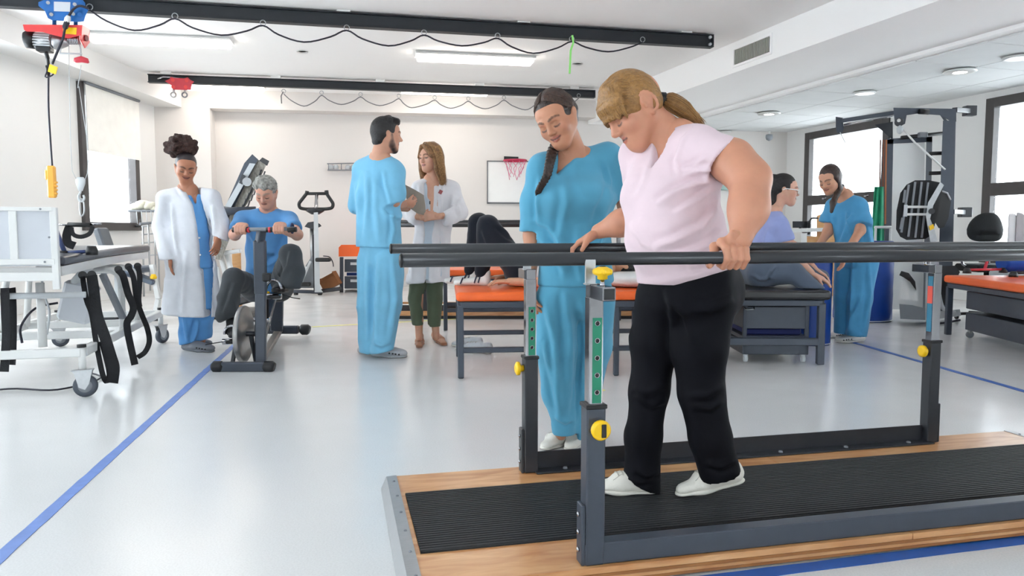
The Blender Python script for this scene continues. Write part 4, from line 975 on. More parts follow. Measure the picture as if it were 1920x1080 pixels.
M_HRIM = mat('hoop_red', (190, 40, 80), 0.4)
MB().tube([hc_ + Vector((0.2 * math.cos(a), 0.17 * math.sin(a), 0.0)) for a in np.linspace(0, 2 * PI, 25)[:-1]], 0.016, 8, closed=True).build('rim', M_HRIM, ho_)
M_NET = mat('pink_net', (226, 130, 160), 0.7)
for k in range(10):
    a = k * 2 * PI / 10; a2 = a + 0.5
    MB().tube([hc_ + Vector((0.2 * math.cos(a), 0.17 * math.sin(a), 0)), hc_ + Vector((0.15 * math.cos(a2), 0.13 * math.sin(a2), -0.13)), hc_ + Vector((0.10 * math.cos(a), 0.09 * math.sin(a), -0.24 - 0.05 * (k % 3)))], 0.006, 5).build('net_cord', M_NET, ho_)
sh = thing('wall_rack', 'small wire wall rack with glass jars left of the standing man', 'rack', backp(640, 320, 0.0))
MB().tube([backp(614, 307, 0.02), backp(614, 307, 0.16), backp(669, 306, 0.16), backp(669, 306, 0.02)], 0.010, 6).build('upper_wire', M_GREY, sh)
MB().tube([backp(615, 319, 0.02), backp(615, 319, 0.16), backp(669, 319, 0.16), backp(669, 319, 0.02)], 0.012, 6).build('lower_wire', M_GREY, sh)
for x in (621, 630, 652, 662): MB().tube([backp(x, 319, 0.09), backp(x, 312, 0.09), backp(x, 309, 0.09)], [0.045, 0.045, 0.03], 10).build('jar', M_LGREY, sh)
for x in (616, 640, 667): MB().tube([backp(x, 307, 0.16), backp(x, 319, 0.16)], 0.007, 6).build('wire_post', M_GREY, sh)
em = single(MB().box(backp(1362, 352, 0.05), (0.26, 0.08, 0.09), 0.01, rot=(0, 0, R(9))), 'emergency_light', mat('pale_green_plastic', (150, 180, 172), 0.4), 'small pale green emergency light box on the back wall right of the walker', 'light box')
# ------------------------------------------------------------------ second parallel bars at the back
pb2 = thing('parallel_bars', 'second parallel bars with wooden base behind the doctor and the orange couches', 'parallel bars', G(955, 600), R(2))
DP = G(955, 598).y
def p2p(px, py, off=0.0): return P(px, py, DP + off)
slab([(722, 583), (1240, 583), (1240, 592), (722, 592)], DP, DP + 1.0, M_PLY, 'deck', pb2)
slab([(720, 592), (1242, 592), (1242, 600), (720, 600)], DP - 0.01, DP + 1.0, M_BLACK, 'deck_base', pb2)
slab([(724, 566), (1238, 566), (1238, 570), (724, 570)], DP + 0.75, DP + 1.0, M_PLY, 'deck_edge', pb2)
slab([(730, 572), (1236, 572), (1236, 583), (730, 583)], DP + 0.62, DP + 0.68, M_DSTEEL, 'floor_beam', pb2)
for x in (797, 1160):
    slab([(x - 5, 500), (x + 5, 500), (x + 5, 583), (x - 5, 583)], DP + 0.05, DP + 0.11, M_DSTEEL, 'post_sleeve', pb2)
    slab([(x - 3, 428), (x + 4, 428), (x + 4, 500), (x - 3, 500)], DP + 0.06, DP + 0.10, M_CHROME, 'post_tube', pb2)
    slab([(x - 4, 440), (x + 4, 440), (x + 4, 572), (x - 4, 572)], DP + 0.72, DP + 0.78, M_DSTEEL, 'post_sleeve', pb2)
for y, o in ((422, 0.08), (416, 0.75)):
    MB().tube([p2p(690, y, o), p2p(1168, y, o)], 0.024, 12).build('handrail', M_BAR, pb2)
slab([(1153, 436), (1166, 436), (1166, 441), (1153, 441)], DP - 0.08, DP + 0.09, M_BLACK, 'cross_bracket', pb2)
def soften(o, w=0.024):
    o.data.polygons.foreach_set('use_smooth', [True] * len(o.data.polygons)); bv = o.modifiers.new('bevel', 'BEVEL'); bv.width = w; bv.segments = 4; bv.limit_method = 'ANGLE'; bv.angle_limit = 0.8; bv.harden_normals = True
# ================================================================== ORANGE COUCHES
def couch(label, loc, a, L, Wd, ztop, stretch_z, group=None):
    t = thing('therapy_couch', label, 'couch', loc, a, group)
    pd = MB(); pd.box((L / 2, Wd / 2, ztop - 0.03), (L, Wd, 0.062), 0.0); o = part(pd, 'pad', M_ORANGE, t); soften(o)
    zf = ztop - 0.085
    for (p, q) in (((0.03, 0.03), (L - 0.03, 0.03)), ((0.03, Wd - 0.03), (L - 0.03, Wd - 0.03)), ((0.03, 0.03), (0.03, Wd - 0.03)), ((L - 0.03, 0.03), (L - 0.03, Wd - 0.03)), ((L / 2, 0.03), (L / 2, Wd - 0.03))):
        lbar('frame_rail', (*p, zf), (*q, zf), 0.04, 0.045, M_STEEL, t)
    for x in (0.03, L - 0.03):
        for y in (0.03, Wd - 0.03): lbar('leg', (x, y, 0.004), (x, y, zf), 0.04, 0.04, M_STEEL, t)
    for y in (0.03, Wd - 0.03): lbar('stretcher', (0.03, y, stretch_z), (L - 0.03, y, stretch_z), 0.035, 0.035, M_STEEL, t)
    lbar('cross_brace', (L * 0.42, 0.03, zf - 0.02), (L * 0.42, Wd - 0.03, stretch_z + 0.05), 0.03, 0.03, M_LGREY, t)
    for y in (0.03, Wd - 0.03): lbar('leg', (L * 0.68, y, 0.004), (L * 0.68, y, zf), 0.035, 0.035, M_STEEL, t)
    return t
c0 = G(865, 710) + Vector((-0.03, -0.03, 0))
couch('low orange therapy couch carrying the lying patient', c0, R(5), 1.58, 0.92, 0.575, 0.19, 'orange couches')
c1 = G(836, 620) + Vector((-0.03, -0.03, 0))
couch('empty orange couch standing behind the lying patient', c1, R(5), 1.95, 0.72, 0.60, 0.2, 'orange couches')
pil = MB(); 
bm = bmesh.new(); bmesh.ops.create_uvsphere(bm, u_segments=24, v_segments=14, radius=1)
for v in bm.verts:
    x, y, z = v.co; s = lambda u, e: math.copysign(abs(u) ** e, u)
    v.co = (0.20 * s(x, 0.6), 0.26 * s(y, 0.6), 0.055 * s(z, 0.75))
pm_ = bpy.data.meshes.new('pillow'); bm.to_mesh(pm_); bm.free(); pm_.materials.append(mat('white_pillow_cloth', (224, 222, 220), 0.9, bump=0.3, bscale=9)); pm_.polygons.foreach_set('use_smooth', [True] * len(pm_.polygons))
pl_ = bpy.data.objects.new('pillow', pm_); C.objects.link(pl_); pl_.location = (0.86, 5.42, 0.632); pl_.rotation_euler = (0, 0, 0.1); tag(pl_, 'white pillow under the lying patient on the orange couch', 'pillow')

# ================================================================== BLACK TREATMENT COUCH WITH DRAWERS
bt = thing('treatment_couch', 'black padded treatment couch with grey drawer trolley under the seated woman', 'couch', G(1537, 684), R(-2))
Wc, Lc, zt = 0.98, 1.75, 0.545
pd = MB().box((-Wc / 2 + 0.05, Lc / 2 - 0.06, zt - 0.03), (Wc, Lc, 0.07), 0.0); o = part(pd, 'pad', M_BVINYL, bt); soften(o)
zf = zt - 0.09
for (p, q) in (((0, 0), (-Wc + 0.1, 0)), ((0, Lc - 0.1), (-Wc + 0.1, Lc - 0.1)), ((0, 0), (0, Lc - 0.1)), ((-Wc + 0.1, 0), (-Wc + 0.1, Lc - 0.1))): lbar('frame_rail', (*p, zf), (*q, zf), 0.045, 0.045, M_STEEL, bt)
for x in (0, -Wc + 0.1):
    for y in (0, Lc - 0.1): lbar('leg', (x, y, 0.004), (x, y, zf), 0.05, 0.05, M_STEEL, bt)
lbar('stretcher', (0, 0.0, 0.17), (-Wc + 0.1, 0.0, 0.17), 0.04, 0.055, M_STEEL, bt)
dt = thing('drawer_trolley', 'grey steel drawer trolley on casters under the black couch', 'trolley', WM[bt.name] @ Vector((-0.32, 0.04, 0)), R(-2))
x0, x1, y0, y1 = -0.22, 0.265, 0.04, 0.95
part(MB().box(((x0 + x1) / 2, (y0 + y1) / 2, 0.11), (x1 - x0, y1 - y0, 0.10), 0.004), 'lower_drawer', M_STEEL, dt)
part(MB().box(((x0 + x1) / 2, (y0 + y1) / 2, 0.185), (x1 - x0, y1 - y0, 0.03), 0.003), 'shelf', M_STEEL, dt)
for x in (x0 + 0.015, x1 - 0.015):
    for y in (y0 + 0.015, y1 - 0.015): lbar('corner_post', (x, y, 0.06), (x, y, 0.43), 0.03, 0.03, M_STEEL, dt)
part(MB().box(((x0 + x1) / 2, (y0 + y1) / 2, 0.335), (x1 - x0 - 0.01, y1 - y0 - 0.01, 0.165), 0.004), 'upper_drawer', M_STEEL, dt)
part(MB().box(((x0 + x1) / 2, (y0 + y1) / 2 + 0.02, 0.225), (x1 - x0 - 0.07, y1 - y0 - 0.08, 0.05), 0.01), 'folded_cloth', M_NAVY, dt)  # even navy block in the gap between shelf and upper drawer
part(MB().tube(fillet([(x0 + 0.005, y0 - 0.003, 0.415), (x0 + 0.01, y0 - 0.03, 0.40), (x0 + 0.07, y0 - 0.03, 0.40), (x0 + 0.075, y0 - 0.003, 0.415)], 0.01), 0.005, 6), 'handle', M_CHROME, dt)
for x in (x0 + 0.03, x1 - 0.03):
    for y in (y0 + 0.03, y1 - 0.03):
        o = part(MB().cyl((x - 0.012, y, 0.027), (x + 0.012, y, 0.027), 0.026, n=14), 'caster', M_LGREY, dt)
        part(MB().box((x, y + 0.006, 0.048), (0.034, 0.03, 0.03), 0.004), 'caster_fork', M_ALU, o)

# ================================================================== BLUE FOAM ROLLS
def foam_roll(label, px, py, r, h, d_off):
    g = G(px, py); c = Vector((g.x - r, g.y + r * 0.75 + d_off, 0))
    t = thing('foam_roll', label, 'foam roll', c, 0, 'blue standing foam rolls')
    pr = [(r * 0.97, 0.0), (r, 0.015)] + [(r * (1 + 0.006 * math.sin(k * 2.1)), 0.015 + (h - 0.03) * k / 12) for k in range(1, 12)] + [(r, h - 0.015), (r * 0.95, h)]
    part(MB().lathe(pr, 36), 'cover', M_MATBLUE, t)
    part(MB().lathe([(r * 0.93, h - 0.004), (r * 0.93, h + 0.003), (r * 0.3, h + 0.004)], 36), 'end_disc', M_MATBLUE, t)
    part(MB().tube([(r * 1.004 * math.cos(a), r * 1.004 * math.sin(a), 0.014) for a in np.linspace(0, 2 * PI, 37)[:-1]], 0.006, 6, closed=True), 'seam', M_PANEL, t)
foam_roll('tall blue foam roll standing between the black couch and the bending nurse', 1565, 648, 0.16, 0.84, 0.0)
foam_roll('tall blue foam roll standing behind the bending nurse', 1686, 604, 0.30, 0.87, 0.0)

# ================================================================== CABLE MACHINE
cm = thing('cable_machine', 'tall dark grey pulley frame with mirror panel between the right windows', 'gym machine', G(1775, 592))
DC = 8.75
def cslab(pts, o0, o1, m, name): return slab(pts, DC + o0, DC + o1, m, name, cm)
cslab([(1768, 226), (1792, 226), (1790, 330), (1784, 598), (1758, 598), (1764, 330)], 0.0, 0.10, M_STEEL, 'upright')
cslab([(1675, 202), (1793, 204), (1793, 228), (1780, 226), (1762, 216), (1720, 213), (1700, 216), (1697, 232), (1690, 236), (1678, 234)], 0.0, 0.10, M_STEEL, 'top_arm')
cslab([(1762, 215), (1768, 215), (1782, 234), (1778, 238)], 0.02, 0.08, M_STEEL, 'corner_brace')
MB().tube([P(1723, 209, DC - 0.02), P(1741, 210, DC - 0.02)], 0.03, 12).build('arm_pulley', M_BLACK, cm)
MB().tube([P(1686, 229, DC - 0.03), P(1686, 229, DC + 0.16)], 0.05, 16).build('pulley', M_DSTEEL, cm); MB().lathe([(0.02, 0), (0.02, 0.01), (0.01, 0.014)], 10, Matrix.Translation(P(1685, 226, DC - 0.03)) @ Matrix.Rotation(PI / 2, 4, 'X')).build('pulley_bolt', M_WHITE, cm)
# rear arm
DR = 0.7
cslab([(1567, 219), (1580, 221), (1582, 240), (1580, 248), (1570, 250), (1567, 238)], DR, DR + 0.08, M_STEEL, 'rear_bracket')
MB().bar(P(1570, 228, DC + DR + 0.04), P(1676, 212, DC + 0.5), 0.05, 0.05, 0.004).build('rear_arm', M_STEEL, cm)
MB().tube([P(1582, 234, DC + DR), P(1676, 217, DC + 0.4)], 0.012, 8).build('guide_rod', M_CHROME, cm)
cslab([(1640, 234), (1674, 228), (1674, 262), (1668, 258), (1655, 246)], DR - 0.2, DR - 0.1, M_DSTEEL, 'gusset')
MB().tube([P(1575, 248, DC + DR), P(1585, 268, DC + DR)], 0.006, 6).build('cord', M_LGREY, cm)
# panel in a grey frame
for r_ in ([(1664, 262), (1675, 261), (1668, 590), (1655, 590)], [(1737, 258), (1748, 257), (1742, 590), (1730, 590)], [(1664, 260), (1748, 256), (1748, 266), (1664, 270)]):
    cslab(r_, 0.25, 0.33, M_GREY if r_[0][0] != 1664 else M_STEEL, 'panel_frame')
cslab([(1676, 271), (1734, 267), (1730, 580), (1669, 580)], 0.28, 0.31, M_BOARD, 'mirror_panel')
MB().tube([P(1690, 258, DC + 0.2), P(1776, 249, DC + 0.2)], 0.022, 10).build('pull_up_bar', M_BLACK, cm)
MB().box(P(1730, 253, DC + 0.16), (0.10, 0.06, 0.06), 0.008).build('bar_clamp', M_GREY, cm)
for y in (287, 324, 362): MB().tube([P(1742, y + 1, DC + 0.12), P(1774, y, DC + 0.06)], 0.022, 10).build('rung', M_BLACK, cm)
for (a, b2) in (((1790, 206), (1815, 208)), ((1785, 397), (1806, 398))):
    MB().bar(P(*a, DC + 0.05), P(b2[0], b2[1], DC + 0.45), 0.055, 0.055, 0.004).build('wall_strut', M_DSTEEL, cm)
    MB().box(P(b2[0] + 3, b2[1], DC + 0.5), (0.13, 0.10, 0.12), 0.006).build('wall_plate', M_DSTEEL, cm)
MB().tube([P(1691, 240, DC - 0.02), P(1716, 268, DC - 0.05), P(1772, 318, DC - 0.05)], 0.011, 8).build('cord', M_WHITE, cm)
MB().lathe([(0.01, 0.05), (0.035, 0.02), (0.03, -0.03), (0.012, -0.05)], 12, Matrix.Translation(P(1687, 243, DC - 0.02))).build('cord_stopper', M_LGREY, cm)
cslab([(1640, 592), (1792, 592), (1792, 604), (1640, 604)], 0.0, 0.6, M_STEEL, 'base_plate')
# resistance bands hanging at the panel
for k, (x, c_) in enumerate(((1657, (120, 66, 40)), (1662, (176, 104, 60)), (1651, (96, 56, 44)))):
    single(MB().ribbon(spline([P(x, 262, DC + 0.1), P(x - 1, 330, DC + 0.12), P(x - 2, 420, DC + 0.1)], 4), 0.014, 0.008), 'resistance_band', mat('band_%d' % k, c_, 0.6), ('dark brown', 'orange brown', 'reddish brown')[k] + ' rubber band hanging beside the mirror panel', 'band', 'hanging rubber bands')
gc = MB(); gp = [(1634, 460), (1637, 400), (1642, 350), (1656, 348), (1656, 400), (1655, 470)]
n = 14; vs = []; fs = []
for i in range(n):
    for j in range(8):
        u = i / (n - 1); v_ = j / 7; x = (1641 - 12 * v_) * (1 - u) + 1657 * u; y = 350 + 170 * v_
        vs.append(P(x, y, DC - 0.1 + 0.02 * math.sin(u * 14 + v_ * 2)))
for i in range(n - 1):
    for j in range(7): fs.append([i * 8 + j, i * 8 + j + 1, (i + 1) * 8 + j + 1, (i + 1) * 8 + j])
gc._add(vs, fs, True); o = single(gc, 'hanging_cloth', mat('green_cloth', (40, 158, 116), 0.7, var=0.2, scale=5), 'green cloth hanging next to the bending nurse beside the window', 'cloth')
o.modifiers.new('thick', 'SOLIDIFY').thickness = 0.01

# ================================================================== SEATED STEPPER WITH MESH BACKREST
rt = thing('seated_stepper', 'seated stepper with black mesh backrest and silver frame beside the cable machine', 'exercise machine', G(1735, 604))
DS = 7.75
def sslab(pts, o0, o1, m, name, par=None): return slab(pts, DS + o0, DS + o1, m, name, par or rt)
M_MESH = mat('black_mesh', (24, 25, 28), 0.7, var=0.3, scale=40)
bkp = sslab([(1680, 430), (1681, 395), (1688, 362), (1700, 346), (1716, 338), (1742, 338), (1762, 342), (1768, 352), (1758, 400), (1748, 440), (1735, 448), (1700, 450), (1688, 444)], 0.0, 0.06, M_MESH, 'backrest')
for (a, b2) in (((1704, 346), (1690, 436)), ((1716, 341), (1703, 444)), ((1728, 341), (1716, 446)), ((1740, 342), (1728, 446)), ((1697, 356), (1694, 380)), ((1692, 408), (1688, 430))):
    MB().bar(P(*a, DS - 0.012), P(*b2, DS - 0.012), 0.022, 0.012, 0.003).build('back_slat', M_GREY, bkp)
for y in (388, 402): MB().bar(P(1700, y, DS - 0.03), P(1738, y, DS - 0.03), 0.02, 0.025, 0.003).build('back_strut', M_WHITE, bkp)
sslab([(1695, 384), (1702, 384), (1701, 406), (1694, 406)], -0.04, -0.01, M_LGREY, 'strut_plate', bkp)
sslab([(1763, 341), (1770, 347), (1750, 385), (1744, 410), (1752, 430), (1758, 452), (1745, 456), (1740, 430), (1736, 405), (1740, 380)], -0.08, -0.03, M_ALU, 'seat_arm')
MB().tube([P(1764, 358, DS + 0.02), P(1776, 362, DS + 0.02), P(1782, 375, DS + 0.02)], 0.01, 6).build('pad_piping', M_LGREY, rt)
sslab([(1752, 366), (1770, 358), (1781, 364), (1783, 380), (1778, 410), (1770, 426), (1760, 428), (1752, 415)], 0.02, 0.12, M_BLACK, 'side_pad')
MB().tube([P(1747, 396, DS - 0.1), P(1747, 396, DS - 0.02)], 0.03, 12).build('pivot', M_DSTEEL, rt)
sslab([(1742, 424), (1750, 420), (1752, 428), (1744, 432)], -0.09, -0.08, M_YELLOW, 'safety_sticker')
sslab([(1740, 500), (1790, 498), (1800, 510), (1795, 520), (1745, 522)], -0.1, 0.35, M_BLACK, 'seat')
sslab([(1735, 455), (1752, 455), (1762, 500), (1742, 502)], -0.02, 0.05, M_ALU, 'seat_post')
sslab([(1736, 505), (1748, 505), (1746, 596), (1734, 596)], -0.05, 0.05, M_LGREY, 'column')
sslab([(1686, 560), (1689, 530), (1700, 514), (1712, 522), (1722, 548), (1722, 565)], -0.1, 0.25, M_WHITE, 'side_cover')
sslab([(1686, 516), (1690, 508), (1704, 512), (1716, 528), (1718, 545), (1706, 528), (1694, 520)], -0.13, -0.1, M_BLACK, 'cover_stripe')
sslab([(1686, 570), (1710, 572), (1735, 578), (1735, 600), (1688, 598)], -0.1, 0.3, M_GREY, 'base')
MB().tube(spline([P(1756, 520, DS), P(1762, 560, DS), P(1770, 580, DS), P(1790, 586, DS)], 4), 0.022, 8).build('pedal_bar', M_LGREY, rt)
sslab([(1745, 585), (1800, 580), (1802, 592), (1747, 600)], 0.0, 0.3, M_ALU, 'pedal_track')
MB().tube(spline([P(1738, 600, DS - 0.1), P(1760, 606, DS - 0.2), P(1800, 600, DS - 0.2)], 4), 0.012, 6).build('power_cable', M_CABLE, rt)
sslab([(1748, 520), (1775, 516), (1778, 570), (1760, 575)], 0.06, 0.3, M_BLACK, 'footrest')

# ================================================================== ORANGE DRAWER COUCH AT THE RIGHT EDGE
ro = thing('therapy_couch', 'orange topped grey drawer couch at the right edge with exercise frames on it', 'couch', G(1777, 628), R(-6), 'orange couches')
W2, L2, z2 = 0.85, 1.9, 0.56
o = part(MB().box((W2 / 2 - 0.04, -L2 / 2 + 0.05, z2 - 0.03), (W2, L2, 0.07), 0.0), 'pad', M_ORANGE, ro); soften(o)
for (p, q) in (((0, 0), (W2 - 0.1, 0)), ((0, 0), (0, -L2 + 0.1)), ((W2 - 0.1, 0), (W2 - 0.1, -L2 + 0.1)), ((0, -L2 + 0.1), (W2 - 0.1, -L2 + 0.1))): lbar('frame_rail', (*p, z2 - 0.09), (*q, z2 - 0.09), 0.045, 0.045, M_STEEL, ro)
for x in (0, W2 - 0.1):
    for y in (0, -L2 + 0.1): lbar('leg', (x, y, 0.004), (x, y, z2 - 0.1), 0.05, 0.05, M_STEEL, ro)
for z_, h_ in ((0.35, 0.16), (0.155, 0.16)):
    dr = part(MB().box((0.36, -0.92, z_), (0.58, 1.5, h_), 0.005), 'drawer', M_STEEL, ro)
for y in (-0.2, -1.6):
    o = part(MB().cyl((0.10, y - 0.012, 0.034), (0.10, y + 0.012, 0.034), 0.032, n=14), 'caster', M_GREY, ro); part(MB().box((0.10, y, 0.062), (0.03, 0.036, 0.04), 0.004), 'caster_fork', M_ALU, o)
rf = thing('tube_exerciser', 'red tube exercise frame with black rubber feet on the right orange couch', 'exerciser', P(1840, 510, 6.9))
zc = z2 + 0.038
def rg(px, py): 
    g = G(px, py, zc); return g
for px, py in ((1813, 512), (1881, 511), (1900, 519)): MB().lathe([(0.036, -0.002), (0.034, 0.02), (0.02, 0.045)], 14, Matrix.Translation(rg(px, py))).build('rubber_foot', M_BLACK, rf)
MB().tube([rg(1815, 512) + Vector((0, 0, 0.03)), rg(1881, 511) + Vector((0, 0, 0.03))], 0.011, 8).build('base_tube', M_RED, rf)
MB().tube([rg(1846, 511) + Vector((0, 0, 0.03)), rg(1846, 511) + Vector((0.05, 0.04, 0.12))], 0.014, 8).build('upright_tube', M_RED, rf)
MB().tube([rg(1900, 519) + Vector((0, 0, 0.03)), rg(1900, 519) + Vector((0.3, 0.1, 0.035))], 0.011, 8).build('base_tube', M_BLACK, rf)
MB().box(rg(1846, 511) + Vector((0.05, 0.04, 0.135)), (0.14, 0.05, 0.03), 0.008).build('hand_grip', M_BLACK, rf)
bl_ = MB(); g = G(1893, 512, zc) + Vector((0.0, 0.12, 0.10)); bl_.tube([g, g + Vector((0.02, 0, 0)), g + Vector((0.5, 0.05, 0)), g + Vector((0.52, 0.05, 0))], [0.085, 0.10, 0.10, 0.085], 24)
single(bl_, 'bolster', mat('bright_blue_vinyl', (0, 74, 170), 0.35), 'blue bolster lying on the orange couch at the right edge', 'bolster')
# desk chair behind it
oc = thing('desk_chair', 'black rounded backrest office chair in front of the right window', 'chair', G(1852, 592))
DO = 8.35
bm = bmesh.new(); bmesh.ops.create_uvsphere(bm, u_segments=28, v_segments=16, radius=1)
pc_ = P(1852, 430, DO)
for v in bm.verts:
    x, y, z = v.co; s = lambda u, e: math.copysign(abs(u) ** e, u)
    zz = s(z, 0.8); v.co = (0.205 * s(x, 0.75) * (1 - 0.22 * max(0, zz)), 0.04 * y + 0.05 * x * x, 0.185 * zz - (0.045 * (1 - x * x) * -1 if zz < -0.3 else 0))
    v.co += pc_ + Vector((0, 0, 0.0))
me = bpy.data.meshes.new('backrest'); bm.to_mesh(me); bm.free(); me.transform(WM[oc.name].inverted()); me.materials.append(mat('black_fabric', (20, 24, 27), 0.75, bump=0.2, bscale=150)); me.polygons.foreach_set('use_smooth', [True] * len(me.polygons))
o = bpy.data.objects.new('backrest', me); C.objects.link(o); o.parent = oc
MB().tube(spline([P(1850, 445, DO + 0.05), P(1852, 470, DO + 0.12), P(1852, 498, DO + 0.05)], 4), 0.022, 8).build('back_bracket', M_BLACK, oc)
MB().box(P(1850, 502, DO - 0.15), (0.46, 0.44, 0.08), 0.035).build('seat', mat('black_fabric', (20, 24, 27), 0.75), oc)
MB().cyl(P(1850, 506, DO - 0.15), (P(1850, 506, DO - 0.15).x, DO - 0.15, 0.09), 0.028).build('gas_column', M_CHROME, oc)
for k in range(5):
    a = k * 2 * PI / 5 + 0.3; c_ = Vector((P(1850, 506, DO - 0.15).x, DO - 0.15, 0.08)); e = c_ + Vector((0.27 * math.cos(a), 0.27 * math.sin(a), -0.02))
    l = MB().bar(c_, e, 0.04, 0.03, 0.006).build('base_arm', M_BLACK, oc)
    MB().cyl(e + Vector((-0.012, 0, -0.03)), e + Vector((0.012, 0, -0.03)), 0.028, n=12).build('chair_caster', M_BLACK, l)
for s in (-1, 1): MB().tube(fillet([P(1850, 500, DO - 0.15) + Vector((s * 0.2, 0, 0)), P(1850, 500, DO - 0.15) + Vector((s * 0.27, 0, 0.02)), P(1850, 470, DO - 0.15) + Vector((s * 0.27, 0, 0)), ], 0.04), 0.014, 8).build('arm_post', M_CHROME, oc)
# striped cushion by the window
sc_ = MB(); n = 14; vs = []; fs = []
cu = thing('striped_cushion', 'grey and white striped cushion leaning by the right window', 'cushion', P(1925, 505, 7.4))
M_STR = [mat('cushion_grey', (176, 170, 172), 0.9), mat('cushion_white', (226, 224, 224), 0.9)]
for k in range(5):
    x0 = 1888 + k * 15; pts = [(x0 + 3, 400 - (k % 2) * 3), (x0 + 18, 401), (x0 + 14, 506), (x0 - 2, 506)]
    ob = slab(pts, 7.36 - 0.012 * (k % 2), 7.56, M_STR[(k + 1) % 2], 'stripe', cu)
    bv = ob.modifiers.new('bevel', 'BEVEL'); bv.width = 0.02; bv.segments = 3
cushion_stand = single(MB().box(P(1925, 560, 7.46) + Vector((0, 0, -0.0)), (0.55, 0.4, 0.56), 0.02), 'storage_cube', M_LGREY, 'pale box under the striped cushion at the right edge', 'box')
# ================================================================== DESK CORNER BEHIND THE SEATED WOMAN
dk = thing('office_desk', 'white topped desk with beech side panels behind the bending nurse', 'desk', G(1535, 560))
DD = dk.location.y
slab([(1480, 429), (1572, 426), (1576, 433), (1480, 436)], DD - 0.3, DD + 0.5, M_WHITE, 'desk_top', dk)
slab([(1502, 437), (1513, 437), (1513, 556), (1502, 556)], DD - 0.25, DD - 0.19, M_WHITE, 'desk_leg', dk)
slab([(1531, 405), (1552, 396), (1574, 396), (1574, 556), (1531, 556)], DD + 0.45, DD + 0.5, M_BEECH, 'side_panel', dk)
slab([(1512, 443), (1565, 443), (1565, 470), (1512, 470)], DD + 0.2, DD + 0.4, M_BEECH, 'drawer', dk)
sc2 = thing('computer_monitor', 'grey monitor back on the white desk next to the seated woman', 'monitor', P(1508, 429, DD + 0.1))
slab([(1486, 415), (1514, 415), (1514, 427), (1486, 427)], DD + 0.05, DD + 0.1, M_DSTEEL, 'screen_back', sc2)
slab([(1498, 426), (1503, 426), (1503, 430), (1498, 430)], DD + 0.06, DD + 0.09, M_BLACK, 'stand', sc2)
MB().tube(fillet([P(1518, 429, DD), P(1518, 414, DD), P(1522, 409, DD), P(1534, 409, DD)], 0.05), 0.012, 8).build('stand_arm', M_BLACK, sc2)
slab([(1514, 414), (1520, 414), (1519, 440), (1514, 440)], DD + 0.0, DD + 0.06, M_BLACK, 'side_unit', sc2)
rk = thing('white_rack', 'white tube rack beside the bending nurse under the window', 'rack', G(1660, 598))
for x in (1642, 1670): MB().tube([P(x, 426, 8.62), (P(x, 426, 8.62).x, 8.62, 0.0)], 0.014, 8).build('post', M_WHITE, rk)
MB().tube([P(1640, 426, 8.62), P(1671, 426, 8.62)], 0.016, 8).build('top_rail', M_WHITE, rk)
# ================================================================== SMOOTH BODIES: blended tapered segments meshed by surface nets
def nv(v): v = np.asarray(v, dtype=np.float64); return v / (np.linalg.norm(v) + 1e-12)
def A3(v): return np.array((v[0], v[1], v[2]), dtype=np.float64)
class Seg:
    """a tapered segment with an elliptic section: a -> b, radii (rx, ry, rz) at both ends, x = direction of rx"""
    def __init__(s, a, b=None, ra=0.05, rb=None, x=None, k=0.02, col=0, op='add', y=None):
        s.a = A3(a); s.b = A3(b) if b is not None else s.a.copy()
        tr = lambda r: (r, r, r) if np.isscalar(r) else (tuple(r) if len(r) == 3 else (r[0], r[1], min(r)))
        s.ra = np.array(tr(ra)); s.rb = np.array(tr(rb)) if rb is not None else s.ra.copy()
        s.k = k; s.col = col; s.op = op
        z = s.b - s.a
        if np.linalg.norm(z) < 1e-7: z = nv(y) if y is not None else np.array((0., 0., 1.))
        z = nv(z)
        if x is None: x = np.cross(z, (0.3, 0.9, 0.2) if abs(z[2]) > 0.9 else (0, 0, 1.))
        x = A3(x); x = x - z * np.dot(x, z)
        if np.linalg.norm(x) < 0.15: x = np.cross(z, (0.1, 0.2, 1.0)) if abs(z[2]) < 0.9 else np.cross(z, (1.0, 0.1, 0.1))
        x = nv(x); s.X = x; s.Z = z; s.Y = np.cross(z, x)
    def bbox(s, m):
        R_ = max(s.ra.max(), s.rb.max()) + m
        return np.minimum(s.a, s.b) - R_, np.maximum(s.a, s.b) + R_
    def dist(s, Px, Py, Pz):
        a, b = s.a, s.b; L2 = float(np.dot(b - a, b - a)); f = np.float32
        dx, dy, dz = Px - f(a[0]), Py - f(a[1]), Pz - f(a[2])
        w = dx * f(s.Z[0]) + dy * f(s.Z[1]) + dz * f(s.Z[2]); L = math.sqrt(L2)
        u = dx * f(s.X[0]) + dy * f(s.X[1]) + dz * f(s.X[2]); v = dx * f(s.Y[0]) + dy * f(s.Y[1]) + dz * f(s.Y[2])
        if L > 1e-6:
            t = np.clip(w / f(L), 0, 1); w = w - t * f(L)
            rx = f(s.ra[0]) + t * f(s.rb[0] - s.ra[0]); ry = f(s.ra[1]) + t * f(s.rb[1] - s.ra[1]); rz = f(s.ra[2]) + t * f(s.rb[2] - s.ra[2])
        else: rx, ry, rz = f(s.ra[0]), f(s.ra[1]), f(s.ra[2])
        qx, qy, qz = u / rx, v / ry, w / rz
        k0 = np.sqrt(qx * qx + qy * qy + qz * qz) + f(1e-6)
        k1 = np.sqrt((qx / rx) ** 2 + (qy / ry) ** 2 + (qz / rz) ** 2) + f(1e-6)
        return k0 * (k0 - 1) / k1
